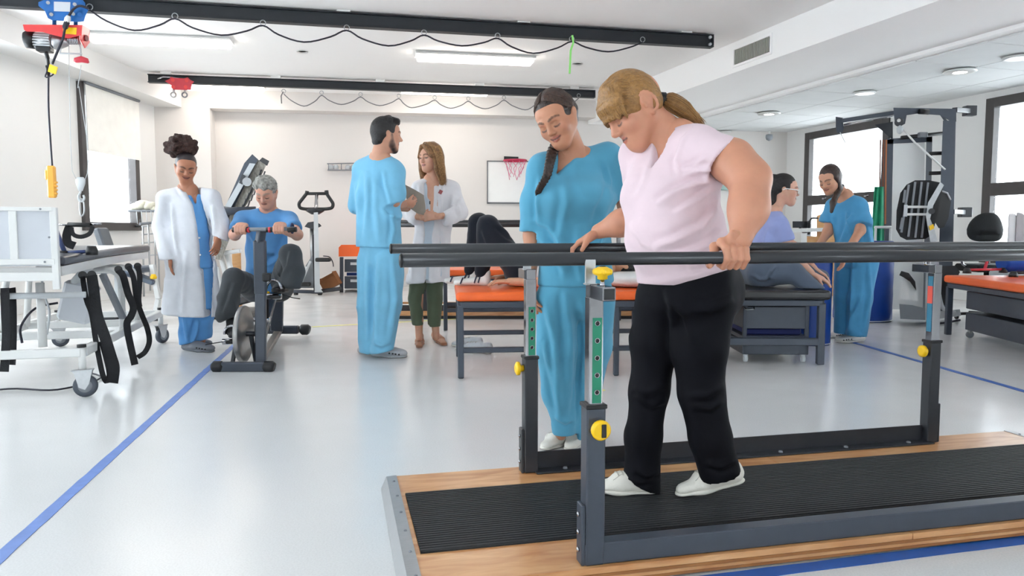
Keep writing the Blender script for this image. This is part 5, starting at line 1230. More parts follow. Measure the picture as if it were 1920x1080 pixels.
class Plane:
    """removes what lies on the side n points to, within radius R of p"""
    def __init__(s, p, n, R_=0.3, k=0.006): s.p = A3(p); s.n = nv(n); s.R = R_; s.k = k; s.op = 'cut'; s.col = None
    def bbox(s, m): return s.p - s.R, s.p + s.R
    def dist(s, Px, Py, Pz):
        f = np.float32
        d = (Px - f(s.p[0])) * f(s.n[0]) + (Py - f(s.p[1])) * f(s.n[1]) + (Pz - f(s.p[2])) * f(s.n[2])
        r = np.sqrt((Px - f(s.p[0])) ** 2 + (Py - f(s.p[1])) ** 2 + (Pz - f(s.p[2])) ** 2)
        return np.minimum(d, f(s.R) - r)
_EDG = [(0, 1), (2, 3), (4, 5), (6, 7), (0, 2), (1, 3), (4, 6), (5, 7), (0, 4), (1, 5), (2, 6), (3, 7)]
def sdf_mesh(prims, vox):
    adds = [p for p in prims if p.op == 'add']
    lo = np.min([p.bbox(0.012)[0] for p in adds], axis=0) - 2 * vox; hi = np.max([p.bbox(0.012)[1] for p in adds], axis=0) + 2 * vox
    n = np.ceil((hi - lo) / vox).astype(int) + 1
    D = np.full(n, 0.5, dtype=np.float32)
    ax = [(lo[i] + vox * np.arange(n[i])).astype(np.float32) for i in range(3)]
    for p in prims:
        m = p.k + 3 * vox
        bl, bh = p.bbox(m); i0 = np.clip(np.floor((bl - lo) / vox).astype(int), 0, n); i1 = np.clip(np.ceil((bh - lo) / vox).astype(int) + 1, 0, n)
        if np.any(i1 <= i0): continue
        sl = tuple(slice(i0[i], i1[i]) for i in range(3))
        X = ax[0][sl[0]][:, None, None]; Y = ax[1][sl[1]][None, :, None]; Z = ax[2][sl[2]][None, None, :]
        d = p.dist(X, Y, Z); S = D[sl]; k = np.float32(p.k)
        if p.op == 'add':
            h = np.maximum(k - np.abs(S - d), 0) / k; D[sl] = np.minimum(S, d) - h * h * k * np.float32(0.25)
        elif p.op == 'sub':
            d = -d; h = np.maximum(k - np.abs(S - d), 0) / k; D[sl] = np.maximum(S, d) + h * h * k * np.float32(0.25)
        else: D[sl] = np.maximum(S, d)
    ins = D < 0
    c = ins[:-1, :-1, :-1].astype(np.int8)
    tot = c.copy()
    offs = [(0, 0, 0), (1, 0, 0), (0, 1, 0), (1, 1, 0), (0, 0, 1), (1, 0, 1), (0, 1, 1), (1, 1, 1)]
    def cr(Aa, o): return Aa[o[0]:Aa.shape[0] - 1 + o[0], o[1]:Aa.shape[1] - 1 + o[1], o[2]:Aa.shape[2] - 1 + o[2]]
    tot = sum(cr(ins, o).astype(np.int8) for o in offs)
    act = (tot > 0) & (tot < 8); idx = np.argwhere(act)
    if len(idx) == 0: return np.zeros((0, 3)), np.zeros((0, 4), int)
    cid = np.full(act.shape, -1, np.int32); cid[act] = np.arange(len(idx))
    vals = np.stack([D[idx[:, 0] + o[0], idx[:, 1] + o[1], idx[:, 2] + o[2]] for o in offs], 1)
    acc = np.zeros((len(idx), 3)); cnt = np.zeros(len(idx)); OF = np.array(offs, float)
    for e0, e1 in _EDG:
        v0, v1 = vals[:, e0], vals[:, e1]; m = (v0 < 0) != (v1 < 0)
        t = np.where(m, v0 / np.where(m, v0 - v1, 1), 0)
        acc += np.where(m[:, None], OF[e0] + (OF[e1] - OF[e0]) * t[:, None], 0); cnt += m
    V = (idx + acc / cnt[:, None]) * vox + lo
    faces = []
    for axn in range(3):
        sh = [slice(None)] * 3; s0 = list(sh); s1 = list(sh); s0[axn] = slice(0, -1); s1[axn] = slice(1, None)
        a_, b_ = ins[tuple(s0)], ins[tuple(s1)]; e = np.argwhere(a_ != b_)
        o1, o2 = [(1, 2), (2, 0), (0, 1)][axn]
        ok = (e[:, o1] > 0) & (e[:, o2] > 0) & (e[:, o1] < act.shape[o1]) & (e[:, o2] < act.shape[o2]); e = e[ok]
        flip = b_[tuple(e.T)]
        def cell(du, dv):
            q = e.copy(); q[:, o1] += du; q[:, o2] += dv; return cid[tuple(q.T)]
        q = np.stack([cell(-1, -1), cell(0, -1), cell(0, 0), cell(-1, 0)], 1)
        q[flip] = q[flip][:, ::-1]; faces.append(q)
    Fc = np.concatenate(faces); Fc = Fc[(Fc >= 0).all(1)]
    return V, Fc
def smooth_verts(V, Fc, it=2, lam=0.5):
    E = np.concatenate([Fc[:, [0, 1]], Fc[:, [1, 2]], Fc[:, [2, 3]], Fc[:, [3, 0]]]); E = np.concatenate([E, E[:, ::-1]])
    deg = np.bincount(E[:, 0], minlength=len(V)).astype(float); deg[deg == 0] = 1
    for i in range(it):
        S = np.stack([np.bincount(E[:, 0], weights=V[E[:, 1], c], minlength=len(V)) for c in range(3)], 1) / deg[:, None]
        V = V + (S - V) * lam
    return V
_LAT = np.random.RandomState(3).rand(33, 33, 33)
def vnoise(Q):
    Q = Q % 32.0; i = np.floor(Q).astype(int); f = Q - i; f = f * f * (3 - 2 * f); i %= 32; j = i + 1; o = 0
    for dx in (0, 1):
        for dy in (0, 1):
            for dz in (0, 1):
                w = (f[:, 0] if dx else 1 - f[:, 0]) * (f[:, 1] if dy else 1 - f[:, 1]) * (f[:, 2] if dz else 1 - f[:, 2])
                o = o + w * _LAT[(j if dx else i)[:, 0], (j if dy else i)[:, 1], (j if dz else i)[:, 2]]
    return o
def vnormals(V, Fc):
    n = np.cross(V[Fc[:, 2]] - V[Fc[:, 0]], V[Fc[:, 3]] - V[Fc[:, 1]]); N = np.zeros_like(V)
    for k in range(4):
        for c in range(3): N[:, c] += np.bincount(Fc[:, k], weights=n[:, c], minlength=len(V))
    return N / (np.linalg.norm(N, axis=1, keepdims=True) + 1e-12)
def fold_disp(V, Fc, amp, freq, seed=0, ridge=True, warp=0.6):
    N = vnormals(V, Fc); Q = V * np.array(freq) + seed * 3.7 + 64
    wv = np.stack([vnoise(V * 5 + 10 + seed), vnoise(V * 5 + 20 + seed), vnoise(V * 5 + 25 + seed)], 1) - 0.5
    Q = Q + wv * 2 * warp; n1 = vnoise(Q)
    d = (1 - np.abs(n1 * 2 - 1)) ** 2 - 0.45 if ridge else (n1 - 0.5) * 2
    msk = np.clip(vnoise(V * 3.3 + 40 + seed) * 2.4 - 0.6, 0, 1)
    return V + N * (amp * d * msk)[:, None]
def px_disp(V, Fc, creases):
    """cloth folds drawn as lines: (pixel polyline, width px, height m); only the side that faces the viewer is raised"""
    N = vnormals(V, Fc); X, Y, Z = V[:, 0], V[:, 1], V[:, 2] - CH
    zc = Y * math.cos(PITCH) - Z * math.sin(PITCH); px = 960 + F * X / zc; py = 540 - F * (Y * math.sin(PITCH) + Z * math.cos(PITCH)) / zc
    Vd = V - np.array((0, 0, CH)); fac = np.clip(-(N * Vd).sum(1) / np.linalg.norm(Vd, axis=1) * 2.5 - 0.1, 0, 1); off = np.zeros(len(V))
    for pts, w, amp in creases:
        best = np.full(len(V), 1e9); sg = np.zeros(len(V)); tt = np.zeros(len(V)); n = len(pts) - 1
        for i in range(n):
            a = np.array(pts[i], float); b = np.array(pts[i + 1], float); d = b - a; L = d @ d
            t = np.clip(((px - a[0]) * d[0] + (py - a[1]) * d[1]) / L, 0, 1)
            ex = px - a[0] - t * d[0]; ey = py - a[1] - t * d[1]; q = np.hypot(ex, ey); m = q < best
            best[m] = q[m]; sg[m] = np.sign(d[0] * ey - d[1] * ex)[m]; tt[m] = ((i + t) / n)[m]
        x = sg * best / w; taper = np.sin(np.clip(tt, 0, 1) * PI) ** 0.5
        off += amp * taper * (np.exp(-x * x) - 0.7 * np.exp(-(x - 1.5) ** 2)) * (best < 4 * w)
    return V + N * (off * fac)[:, None]
def paint(V, prims, palette, vox=0.003):
    """colour of the nearest segment; lips, brows and lashes (slots 1-4, 6) fade in over a soft edge"""
    pal = np.array([[lin(c) for c in p] + [1.0] for p in palette]); out = np.tile(pal[0], (len(V), 1)); Vf = V.astype(np.float32); sw = max(0.0022, vox * 0.55)
    for p in sorted([p for p in prims if p.op == 'add' and p.col], key=lambda p: {5: 0, 6: 1}.get(p.col, 2)):
        bl, bh = p.bbox(0.03); m = np.all((V > bl) & (V < bh), axis=1)
        if not m.any(): continue
        d = p.dist(Vf[m, 0], Vf[m, 1], Vf[m, 2]); s_ = sw * (6 if p.col == 5 else 1)
        w = np.clip((1.15 - d / 0.006) if p.col == 6 else (0.55 if p.col == 5 else 0.8) - d / s_ * 0.5, 0, 1)[:, None]; ids = np.nonzero(m)[0]; out[ids] = out[ids] * (1 - w) + pal[p.col] * w
    return out
def eval_prims(prims, Q):
    Q = np.asarray(Q, dtype=np.float32); D = np.full(len(Q), 0.5, np.float32)
    for p in prims:
        d = p.dist(Q[:, 0], Q[:, 1], Q[:, 2]); k = np.float32(p.k)
        if p.op == 'add': h = np.maximum(k - np.abs(D - d), 0) / k; D = np.minimum(D, d) - h * h * k * np.float32(0.25)
        elif p.op == 'sub': h = np.maximum(k - np.abs(D + d), 0) / k; D = np.maximum(D, -d) + h * h * k * np.float32(0.25)
        else: D = np.maximum(D, d)
    return D
def hit(prims, o, d, t0, t1, n=160):
    """first point of the surface along a ray"""
    t = np.linspace(t0, t1, n); o = A3(o); d = nv(d); D = eval_prims(prims, o + d * t[:, None]); i = np.nonzero(D < 0)[0]
    return None if len(i) == 0 else o + d * t[i[0]]
def drape(prims, c, pts, e=0.0006, r0=0.19, r1=0.05, n=60):
    """points pushed radially from c onto the surface"""
    Q = np.array([A3(p) for p in pts]); d = Q - A3(c); d /= np.linalg.norm(d, axis=1, keepdims=True); t = np.linspace(r0, r1, n)
    D = eval_prims(prims, (A3(c) + d[:, None, :] * t[None, :, None]).reshape(-1, 3)).reshape(len(Q), n); i = np.argmax(D < 0, axis=1)
    return A3(c) + d * (t[i] + e)[:, None]
def body_mesh(name, groups, m, root, palette=None, label=None, fold=None, sm=1, pxf=None):
    """groups = [(prims, voxel)] or with a fold tuple; all in world space; one mesh"""
    Vs, Fs, Cs = [], [], []; o = 0
    for g in groups:
        V, Fc = sdf_mesh(g[0], g[1])
        if len(V) == 0: continue
        if sm: V = smooth_verts(V, Fc, sm)
        fl = g[2] if len(g) > 2 else fold
        if palette is not None: Cs.append(paint(V, g[0], palette, g[1]))
        if fl:
            for ff in (fl if isinstance(fl, list) else [fl]): V = fold_disp(V, Fc, *ff)
        if pxf: V = px_disp(V, Fc, pxf)
        Vs.append(V); Fs.append(Fc + o); o += len(V)
    V = np.concatenate(Vs); Fc = np.concatenate(Fs); V = V - np.array(WM[root.name].translation)
    me = bpy.data.meshes.new(name); me.vertices.add(len(V)); me.vertices.foreach_set('co', V.astype(np.float32).ravel())
    me.loops.add(len(Fc) * 4); me.loops.foreach_set('vertex_index', Fc.astype(np.int32).ravel())
    me.polygons.add(len(Fc)); me.polygons.foreach_set('loop_start', np.arange(0, len(Fc) * 4, 4, dtype=np.int32)); me.polygons.foreach_set('loop_total', np.full(len(Fc), 4, np.int32))
    me.update(calc_edges=True); me.validate(); me.polygons.foreach_set('use_smooth', [True] * len(me.polygons))
    if palette is not None:
        at = me.color_attributes.new('Col', 'FLOAT_COLOR', 'POINT'); at.data.foreach_set('color', np.concatenate(Cs).astype(np.float32).ravel())
    me.materials.append(m); ob = bpy.data.objects.new(name, me); C.objects.link(ob); ob.parent = root; WM[ob.name] = WM[root.name].copy()
    if label: ob['label'] = label
    return ob
# ------------------------------------------------------------------ people toolkit
def PV(px, py, d): return A3(P(px, py, d))
def chain(pts, rs, k=0.03, col=0, x=None): return [Seg(pts[i], pts[i + 1], rs[i], rs[i + 1], x=x, k=k, col=col) for i in range(len(pts) - 1)]
class Head:
    """frame of a head: c = centre between the ears, f = where it looks, up = hint; s = scale"""
    def __init__(h, c, f, up=(0, 0, 1), s=1.0, wide=1.0):
        h.c = A3(c); h.f = nv(f); u = A3(up); h.u = nv(u - h.f * np.dot(u, h.f)); h.r = np.cross(h.f, h.u); h.s = s; h.w = wide
    def p(h, x, y, z): return h.c + (h.r * x * h.w + h.f * y + h.u * z) * h.s
    def seg(h, a, b=None, ra=0.02, rb=None, k=0.012, col=0, op='add', x=None):
        sc = lambda r: None if r is None else (r * h.s if np.isscalar(r) else tuple(q * h.s for q in r))
        if b is None: return Seg(h.p(*a), None, sc(ra), None, x=h.r, y=h.u, k=k * h.s, col=col, op=op)
        return Seg(h.p(*a), h.p(*b), sc(ra), sc(rb), x=h.r if x is None else x, k=k * h.s, col=col, op=op)
    def face(h, smile=0.0, eyes='down', nose=1.0, jaw=1.0, beard=False, brow=0.0034, ear=1.0):
        # colour slots: 0 skin, 1 lips, 2 brow, 3 eye line, 4 eye white, 5 blush, 6 beard
        g = h.seg; L = []
        L.append(g((0, -0.012, 0.036), None, (0.073, 0.090, 0.082), k=0.01))
        L.append(g((0, 0.040, 0.045), (0, 0.058, -0.055), (0.058, 0.045, 0.04), (0.040 * jaw, 0.034, 0.03), k=0.035))
        L.append(g((0, 0.062, -0.078), None, (0.024 * jaw, 0.022, 0.020), k=0.03))
        for s in (-1, 1):
            L.append(g((s * 0.055, 0.004, -0.030), (s * 0.016, 0.062, -0.085), (0.020, 0.026, 0.02), (0.017, 0.016, 0.016), k=0.035))
            L.append(g((s * 0.040, 0.060, -0.018), None, (0.024, 0.022, 0.024), k=0.03, col=5))
            L.append(g((s * 0.034, 0.079, 0.026), (s * 0.014, 0.086, 0.028), 0.010, 0.009, k=0.02))
        L.append(g((0, 0.086, 0.016), (0, 0.104 * nose, -0.018), (0.0085, 0.010, 0.008), (0.0115, 0.012, 0.010), k=0.014))
        for s in (-1, 1): L.append(g((s * 0.010, 0.097, -0.022), None, (0.008, 0.010, 0.007), k=0.008))
        for s in (-1, 1):
            L.append(g((s * 0.031, 0.094, 0.008), None, (0.017, 0.011, 0.009), k=0.012, op='sub'))
            L.append(g((s * 0.031, 0.074, 0.008), None, (0.0145, 0.0130, 0.0115), k=0.003))
            L.append(g((s * 0.079, -0.008, 0.004), (s * 0.073, 0.000, -0.020 * ear), (0.0075 * ear ** 2, 0.018 * ear, 0.024 * ear), (0.006 * ear, 0.011 * ear, 0.012 * ear), k=0.010))
            L.append(g((s * (0.080 + 0.0075 * ear ** 2), -0.004, 0.006), None, (0.005, 0.0095 * ear, 0.014 * ear), k=0.005, op='sub'))
        if ear > 1:
            for s in (-1, 1):
                q = [(s * (0.0885 - 0.006 * math.cos(a)), -0.010 - 0.019 * math.sin(a) * ear, 0.002 + 0.028 * math.cos(a) * ear) for a in np.linspace(-0.5, 3.3, 10)]
                L += [g(q[i], q[i + 1], 0.0042, 0.0042, k=0.004) for i in range(9)] + [g((s * 0.083, -0.006, -0.028 * ear), None, (0.006, 0.009, 0.010), k=0.006), g((s * 0.087, 0.004, -0.004), None, (0.004, 0.005, 0.009), k=0.004)]
        w = 0.022 + 0.005 * smile; zc = -0.047; base = [p for p in L]
        def on(x, z, e=0.0): q = hit(base, h.p(x, 0.15, z), -h.f, 0, 0.11 * h.s); q = h.p(x, 0.08, z) if q is None else q; return q + h.f * e * h.s
        def line(pts, rs, col, e=0.0, k=0.003, op='add'):
            q = [on(x, z, e) for x, z in pts]
            for i in range(len(q) - 1): L.append(Seg(q[i], q[i + 1], rs[i] * h.s, rs[i + 1] * h.s, k=k * h.s, col=col, op=op))
        e_ = 0.009 if eyes == 'open' else -0.002; r_ = 0.0026 if eyes == 'open' else 0.0016
        for s in (-1, 1):
            line([(s * 0.045, e_ + 0.001), (s * 0.039, e_ - 0.002), (s * 0.031, e_ - 0.003), (s * 0.024, e_ - 0.002), (s * 0.019, e_ + 0.001)], [r_ * 0.7, r_, r_, r_, r_ * 0.6], 3, -0.0005)
            line([(s * 0.052, 0.029), (s * 0.043, 0.0345), (s * 0.031, 0.0355), (s * 0.021, 0.0325), (s * 0.013, 0.029)], [brow * 0.55, brow * 0.8, brow, brow, brow * 0.8], 2, -0.0010)
        up_ = [zc + 0.007 * smile - 0.001, zc + 0.003 * smile + 0.002, zc + 0.0045, zc + 0.003, zc + 0.0045, zc + 0.003 * smile + 0.002, zc + 0.007 * smile - 0.001]; xs = [-w, -w * 0.55, -w * 0.2, 0, w * 0.2, w * 0.55, w]
        line(list(zip(xs, up_)), [0.0012, 0.0032, 0.0040, 0.0038, 0.0040, 0.0032, 0.0012], 1, 0.0002)
        lo_ = [zc + 0.006 * smile - 0.003, zc - 0.006, zc - 0.0085, zc - 0.006, zc + 0.006 * smile - 0.003]; xl = [-w * 0.9, -w * 0.45, 0, w * 0.45, w * 0.9]
        line(list(zip(xl, lo_)), [0.0012, 0.0040, 0.0050, 0.0040, 0.0012], 1, 0.0004)
        ml = [(-w * 0.95, zc + 0.0065 * smile - 0.002), (-w * 0.4, zc - 0.0022), (0, zc - 0.0026), (w * 0.4, zc - 0.0022), (w * 0.95, zc + 0.0065 * smile - 0.002)]
        line(ml, [0.0010, 0.0013, 0.0013, 0.0013, 0.0010], 3, 0.0022, 0.001)
        if beard:
            for s in (-1, 1):
                L.append(g((s * 0.062, 0.010, -0.005), (s * 0.050, 0.030, -0.065), (0.014, 0.018, 0.02), (0.018, 0.024, 0.02), k=0.012, col=6))
                L.append(g((s * 0.050, 0.030, -0.065), (s * 0.012, 0.070, -0.098), (0.018, 0.024, 0.02), (0.020, 0.020, 0.02), k=0.012, col=6))
                L.append(g((s * 0.004, 0.092, -0.036), (s * 0.026, 0.080, -0.052), 0.006, 0.006, k=0.005, col=6))
            L.append(g((0, 0.082, -0.068), None, (0.016, 0.012, 0.012), k=0.008, col=6))
        return L
    def neck(h, base, r0=0.050, r1=0.056):
        return [Seg(h.p(0, -0.018, -0.045), base, r0 * h.s, r1 * h.s, k=0.03)]
    def cap(h, th=0.012, line=0.030, back=-0.06, front=0.052, side=0.02):
        """hair over the skull with the face left free"""
        g = h.seg
        L = [g((0, -0.014, 0.040), None, (0.073 + th, 0.092 + th, 0.083 + th), k=0.01),
             g((0, -0.040, 0.0), (0, -0.045, back), (0.070 + th * 0.8, 0.055, 0.05), (0.055, 0.04, 0.035), k=0.03)]
        L.append(g((0, 0.115, -0.020 + line * 0.0), None, (0.085, 0.075, 0.075 + line), k=0.012, op='sub'))
        for s in (-1, 1): L.append(g((s * 0.085, 0.026, -0.045), None, (0.03, 0.040, 0.055 + side), k=0.012, op='sub'))
        return L
def hand(w, d, n, side, curl=(25, 30, 20), thumb=(0.55, 0.45), s=1.0, spread=0.10, col=0, tc=15.0):
    """w = wrist, d = towards the fingers, n = palm normal (out of the palm), side = +1 / -1: where the thumb sits along l = n x d"""
    w = A3(w); d = nv(d); n = A3(n); n = nv(n - d * np.dot(n, d)); l = np.cross(n, d) * side; L = []
    kc = w + d * 0.085 * s
    L.append(Seg(w - d * 0.01 * s, kc, (0.027 * s, 0.020 * s, 0.02 * s), (0.040 * s, 0.0135 * s, 0.014 * s), x=l, k=0.015, col=col))
    L.append(Seg(w + d * 0.02 * s + l * 0.018 * s + n * 0.006 * s, w + d * 0.055 * s + l * 0.026 * s + n * 0.008 * s, 0.014 * s, 0.012 * s, k=0.012, col=col))
    offs = (0.030, 0.010, -0.011, -0.030); lens = (0.070, 0.078, 0.073, 0.057); adv = (0.0, 0.004, 0.001, -0.006)
    for i in range(4):
        cu = curl[i] if isinstance(curl[0], (tuple, list)) else curl
        p = kc + l * offs[i] * s + d * adv[i] * s; dd = nv(d + l * spread * (offs[i] / 0.03)); ang = 0; nn = n
        r = 0.0092 if i < 3 else 0.0082
        for j, fr in enumerate((0.45, 0.31, 0.24)):
            ang += math.radians(cu[j]); v = dd * math.cos(ang) + nn * math.sin(ang)
            q = p + v * lens[i] * fr * s
            L.append(Seg(p, q, (r - 0.0006 * j) * s, (r - 0.0006 * (j + 1)) * s, k=0.004, col=col)); p = q
    b0 = w + d * 0.028 * s + l * 0.026 * s; v = nv(d * thumb[0] + l * thumb[1] + n * 0.35); q = b0 + v * 0.042 * s
    L.append(Seg(b0, q, 0.013 * s, 0.0108 * s, k=0.010, col=col))
    t_ = math.radians(tc); v2 = nv(v * math.cos(t_) + (d * 0.6 + n * 0.8) * math.sin(t_)); q2 = q + v2 * 0.030 * s
    L.append(Seg(q, q2, 0.0105 * s, 0.0085 * s, k=0.004, col=col))
    return L
def shoe_prims(heel, toe, up=(0, 0, 1), s=1.0, h=0.062, w=0.046, ankle=None):
    """heel, toe = points on the ground under the ends; returns (upper, sole)"""
    heel = A3(heel); toe = A3(toe); f = nv(toe - heel); u = nv(A3(up) - f * np.dot(A3(up), f)); r = np.cross(f, u); L = np.linalg.norm(toe - heel)
    q = lambda t, z, x=0.0: heel + f * L * t + u * z * s + r * x * s
    U = [Seg(q(0.13, 0.040), q(0.13, 0.062), (0.034 * s, 0.036 * s, 0.025 * s), (0.030 * s, 0.032 * s, 0.02 * s), x=r, k=0.02),
         Seg(q(0.15, 0.034), q(0.58, 0.034), (0.035 * s, 0.030 * s, 0.03 * s), (w * 0.93 * s, 0.031 * s, 0.03 * s), x=r, k=0.02),
         Seg(q(0.30, 0.058), q(0.60, 0.042), (0.026 * s, 0.024 * s, 0.02 * s), (0.034 * s, 0.022 * s, 0.02 * s), x=r, k=0.025),
         Seg(q(0.58, 0.028), q(0.86, 0.022), (w * 0.95 * s, 0.026 * s, 0.03 * s), (0.034 * s, 0.018 * s, 0.03 * s), x=r, k=0.02)]
    cut = Plane(q(0.5, 0.013), -u, 0.25)
    S = [Seg(q(0.14, 0.010), q(0.60, 0.009), (0.0365 * s, 0.0095 * s, 0.037 * s), (w * s, 0.0095 * s, 0.04 * s), x=r, k=0.015), Seg(q(0.60, 0.009), q(0.87, 0.010), (w * s, 0.0095 * s, 0.04 * s), (0.036 * s, 0.009 * s, 0.034 * s), x=r, k=0.015)]
    return U + [cut], S, q
M_SKIN = {}
def skin_mat(name): return mat(name, (200, 150, 120), 0.48, var=0.07, scale=30, vcol=True, bump=0.04, bscale=220, sss=0.12, spec=0.4)
def cloth_mat(name, col, rough=0.85, bump=0.12, sheen=0.15, var=0.05): return mat(name, col, rough, var=var, scale=9, bump=bump, bscale=35, sheen=sheen, spec=0.25)
def hair_mat(name, col, var=0.5, rough=0.42, stretch=(1, 1, 1), scale=90): return mat(name, col, rough, var=var, scale=scale, stretch=stretch, bump=0.5, bscale=scale * 1.6, spec=0.5)
def person(label, base, group=None): return thing('person', label, 'person', base, 0, group)
def PAL(skin, lips, brow, eye=(38, 28, 26), white=(232, 226, 222), blush=None, beard=None):
    lips = tuple(int(0.62 * p + 0.38 * q) for p, q in zip(lips, skin)); brow = tuple(int(0.75 * p + 0.25 * q) for p, q in zip(brow, skin))
    return [skin, lips, brow, eye, white, blush or tuple(int(a * 0.6 + b * 0.4) for a, b in zip(skin, (skin[0], skin[1] - 10, skin[2] - 9))), beard or brow]
# ================================================================== THE WALKING WOMAN BETWEEN THE BARS
wk = person('woman in a pale pink t-shirt and black trousers walking between the bars', G(1290, 922, 0.064))
V = PV
# torso frame
shR = V(1196, 292, 2.66); shL = V(1318, 268, 2.40); axs = nv(shL - shR); fw = nv(np.cross(axs, (0, 0, 1))); fw = fw if fw[1] < 0 else -fw
hd = Head(V(1195, 207, 2.52), (-0.77, -0.16, -0.60), (-0.5, 0, 0.8), 1.05)
nb = V(1262, 262, 2.53)
PAL1 = PAL((204, 144, 116), (184, 98, 90), (168, 120, 86), blush=(204, 138, 112))
elL = V(1407, 336, 2.26); wrL = V(1388, 450, 2.145)
elR = V(1212, 400, 2.74); wrR = V(1122, 434, 2.83)
arm_pr = chain([shL + np.array((0.03, 0, -0.02)), V(1372, 302, 2.33), elL], [0.045, 0.057, 0.050], 0.06) + chain([elL, V(1404, 390, 2.20), wrL], [0.050, 0.048, 0.033], 0.06)
arm_pr += chain([shR, elR], [0.05, 0.048], 0.04) + chain([elR, V(1165, 418, 2.79), wrR], [0.047, 0.045, 0.029], 0.04)
# left hand closed on the near rail (the rail runs along PD), knuckles on top, fingers down the camera side
PD = A3((math.cos(PA), math.sin(PA), 0)); PN = A3((math.sin(PA), -math.cos(PA), 0))   # PN towards the camera
br = V(1372, 483, 2.135)
def grip(bar_c, wrist, along, towards, n=4, s=1.0, bar_r=0.0178, fr=0.0098):
    """a fist round a bar: fingers leave the knuckle row above the bar and wrap over its camera side"""
    L = []; up = np.array((0, 0, 1.0)); R0 = bar_r + fr * 0.9
    kn = []
    for i in range(n):
        o = along * (-0.0305 + 0.0205 * i) * s
        rr = fr * (1 - 0.05 * (i == n - 1)) * s
        def at_(a_, r_=R0): return bar_c + o + towards * r_ * math.cos(a_) + up * r_ * math.sin(a_)
        a0 = at_(math.radians(100), R0 + 0.012) + up * 0.006
        p = [a0, at_(math.radians(48), R0 + 0.006), at_(math.radians(-5), R0 + 0.002), at_(math.radians(-75), R0), at_(math.radians(-130), R0)]
        rs = [rr * 1.15, rr * 1.08, rr * 1.02, rr * 0.95, rr * 0.85]
        L += [Seg(p[j], p[j + 1], rs[j], rs[j + 1], k=0.0035) for j in range(4)]
        kn.append(a0)
    kc = (kn[0] + kn[-1]) / 2
    L.append(Seg(wrist, kc + up * 0.002, (0.030 * s, 0.022 * s, 0.02), (0.042 * s, 0.015 * s, 0.014), x=along, k=0.016))
    for k_ in kn: L.append(Seg(wrist + (k_ - kc) * 0.3, k_, 0.011, 0.0105, k=0.012))
    return L, kc
gl, kcl = grip(br, wrL, PD, PN)
# thumb runs along the rail behind the fingers
th = kcl - PD * 0.036 - PN * 0.030 + np.array((0, 0, -0.014)); gl += chain([wrL - PD * 0.012 - PN * 0.01 + np.array((0, 0, -0.012)), th, br - PD * 0.050 - PN * 0.012, br - PD * 0.062 - PN * 0.012 + np.array((0, 0, -0.016)), br - PD * 0.076 + PN * 0.012 + np.array((0, 0, -0.022))], [0.015, 0.013, 0.0125, 0.0115, 0.009], 0.008)
# right hand resting on the far rail, fingers forward along it
bR = V(1096, 463, 2.846)
gr = hand(wrR, bR + np.array((-0.01, 0, 0.022)) - wrR, np.array((0.25, 0.0, -1.0)), -1, ((14, 40, 25), (16, 45, 28), (20, 48, 28), (26, 48, 28)), (0.7, 0.55), 0.98, 0.12)
core = [Seg(nb, V(1275, 400, 2.5), (0.10, 0.07), (0.12, 0.09), x=axs), Seg(V(1275, 400, 2.5), V(1288, 540, 2.5), (0.12, 0.09), (0.12, 0.09), x=axs)]
core += chain([V(1250, 560, 2.54), V(1218, 720, 2.54), V(1198, 895, 2.54)], [0.06, 0.045, 0.035]) + chain([V(1320, 570, 2.47), V(1315, 735, 2.45), V(1352, 885, 2.47)], [0.06, 0.045, 0.035])
chest_skin = [Seg(V(1260, 285, 2.53), V(1258, 345, 2.52), (0.10, 0.070, 0.05), (0.12, 0.108, 0.08), x=axs, k=0.05)]
body_mesh('body', [(hd.face(0.1, 'down', 1.03, 1.1, brow=0.003, ear=1.22) + hd.neck(nb, 0.050, 0.062) + chest_skin, 0.0026), (arm_pr, 0.007), (gl, 0.0030), (gr, 0.0032), (core, 0.016)], skin_mat('skin'), wk, PAL1)
# ------------------------------------------------------------------ t-shirt
up = np.array((0, 0, 1.0))
def T1(u, h): return u
sd = nv(V(1372, 304, 2.33) - shL)
tee = chain([shL + np.array((-0.01, 0, -0.02)), V(1352, 300, 2.345), V(1382, 322, 2.32)], [0.068, 0.071, 0.074], 0.03) + [Plane(V(1360, 306, 2.337), sd, 0.18),
       Seg(V(1360, 306, 2.337) + sd * 0.03, V(1360, 306, 2.337) - sd * 0.03, 0.066, 0.063, k=0.004, op='sub')]
tee += chain([shR, V(1205, 345, 2.70)], [0.065, 0.068], 0.04)
tee += [Seg(V(1258, 285, 2.53), V(1258, 345, 2.52), (0.155, 0.090, 0.07), (0.165, 0.125, 0.10), x=axs, k=0.05),
       Seg(V(1258, 345, 2.52), V(1268, 440, 2.50), (0.165, 0.125, 0.1), (0.160, 0.135, 0.1), x=axs, k=0.05),
       Seg(V(1268, 440, 2.50), V(1285, 512, 2.49), (0.160, 0.138, 0.1), (0.176, 0.150, 0.05), x=axs, k=0.05),
       Seg(V(1208, 372, 2.47), None, (0.075, 0.075, 0.075), k=0.07), Seg(V(1252, 380, 2.40), None, (0.080, 0.075, 0.078), k=0.07),
       Seg(V(1248, 450, 2.42), None, (0.12, 0.10, 0.10), k=0.08),
       Seg(V(1262, 262, 2.54), shL + np.array((-0.01, 0.01, -0.012)), 0.046, 0.055, k=0.05), Seg(V(1258, 262, 2.54), shR, 0.046, 0.05, k=0.05)]
tee.append(Plane(V(1290, 529, 2.49), nv(np.array((0.04, 0.0, -1.0))), 0.30))
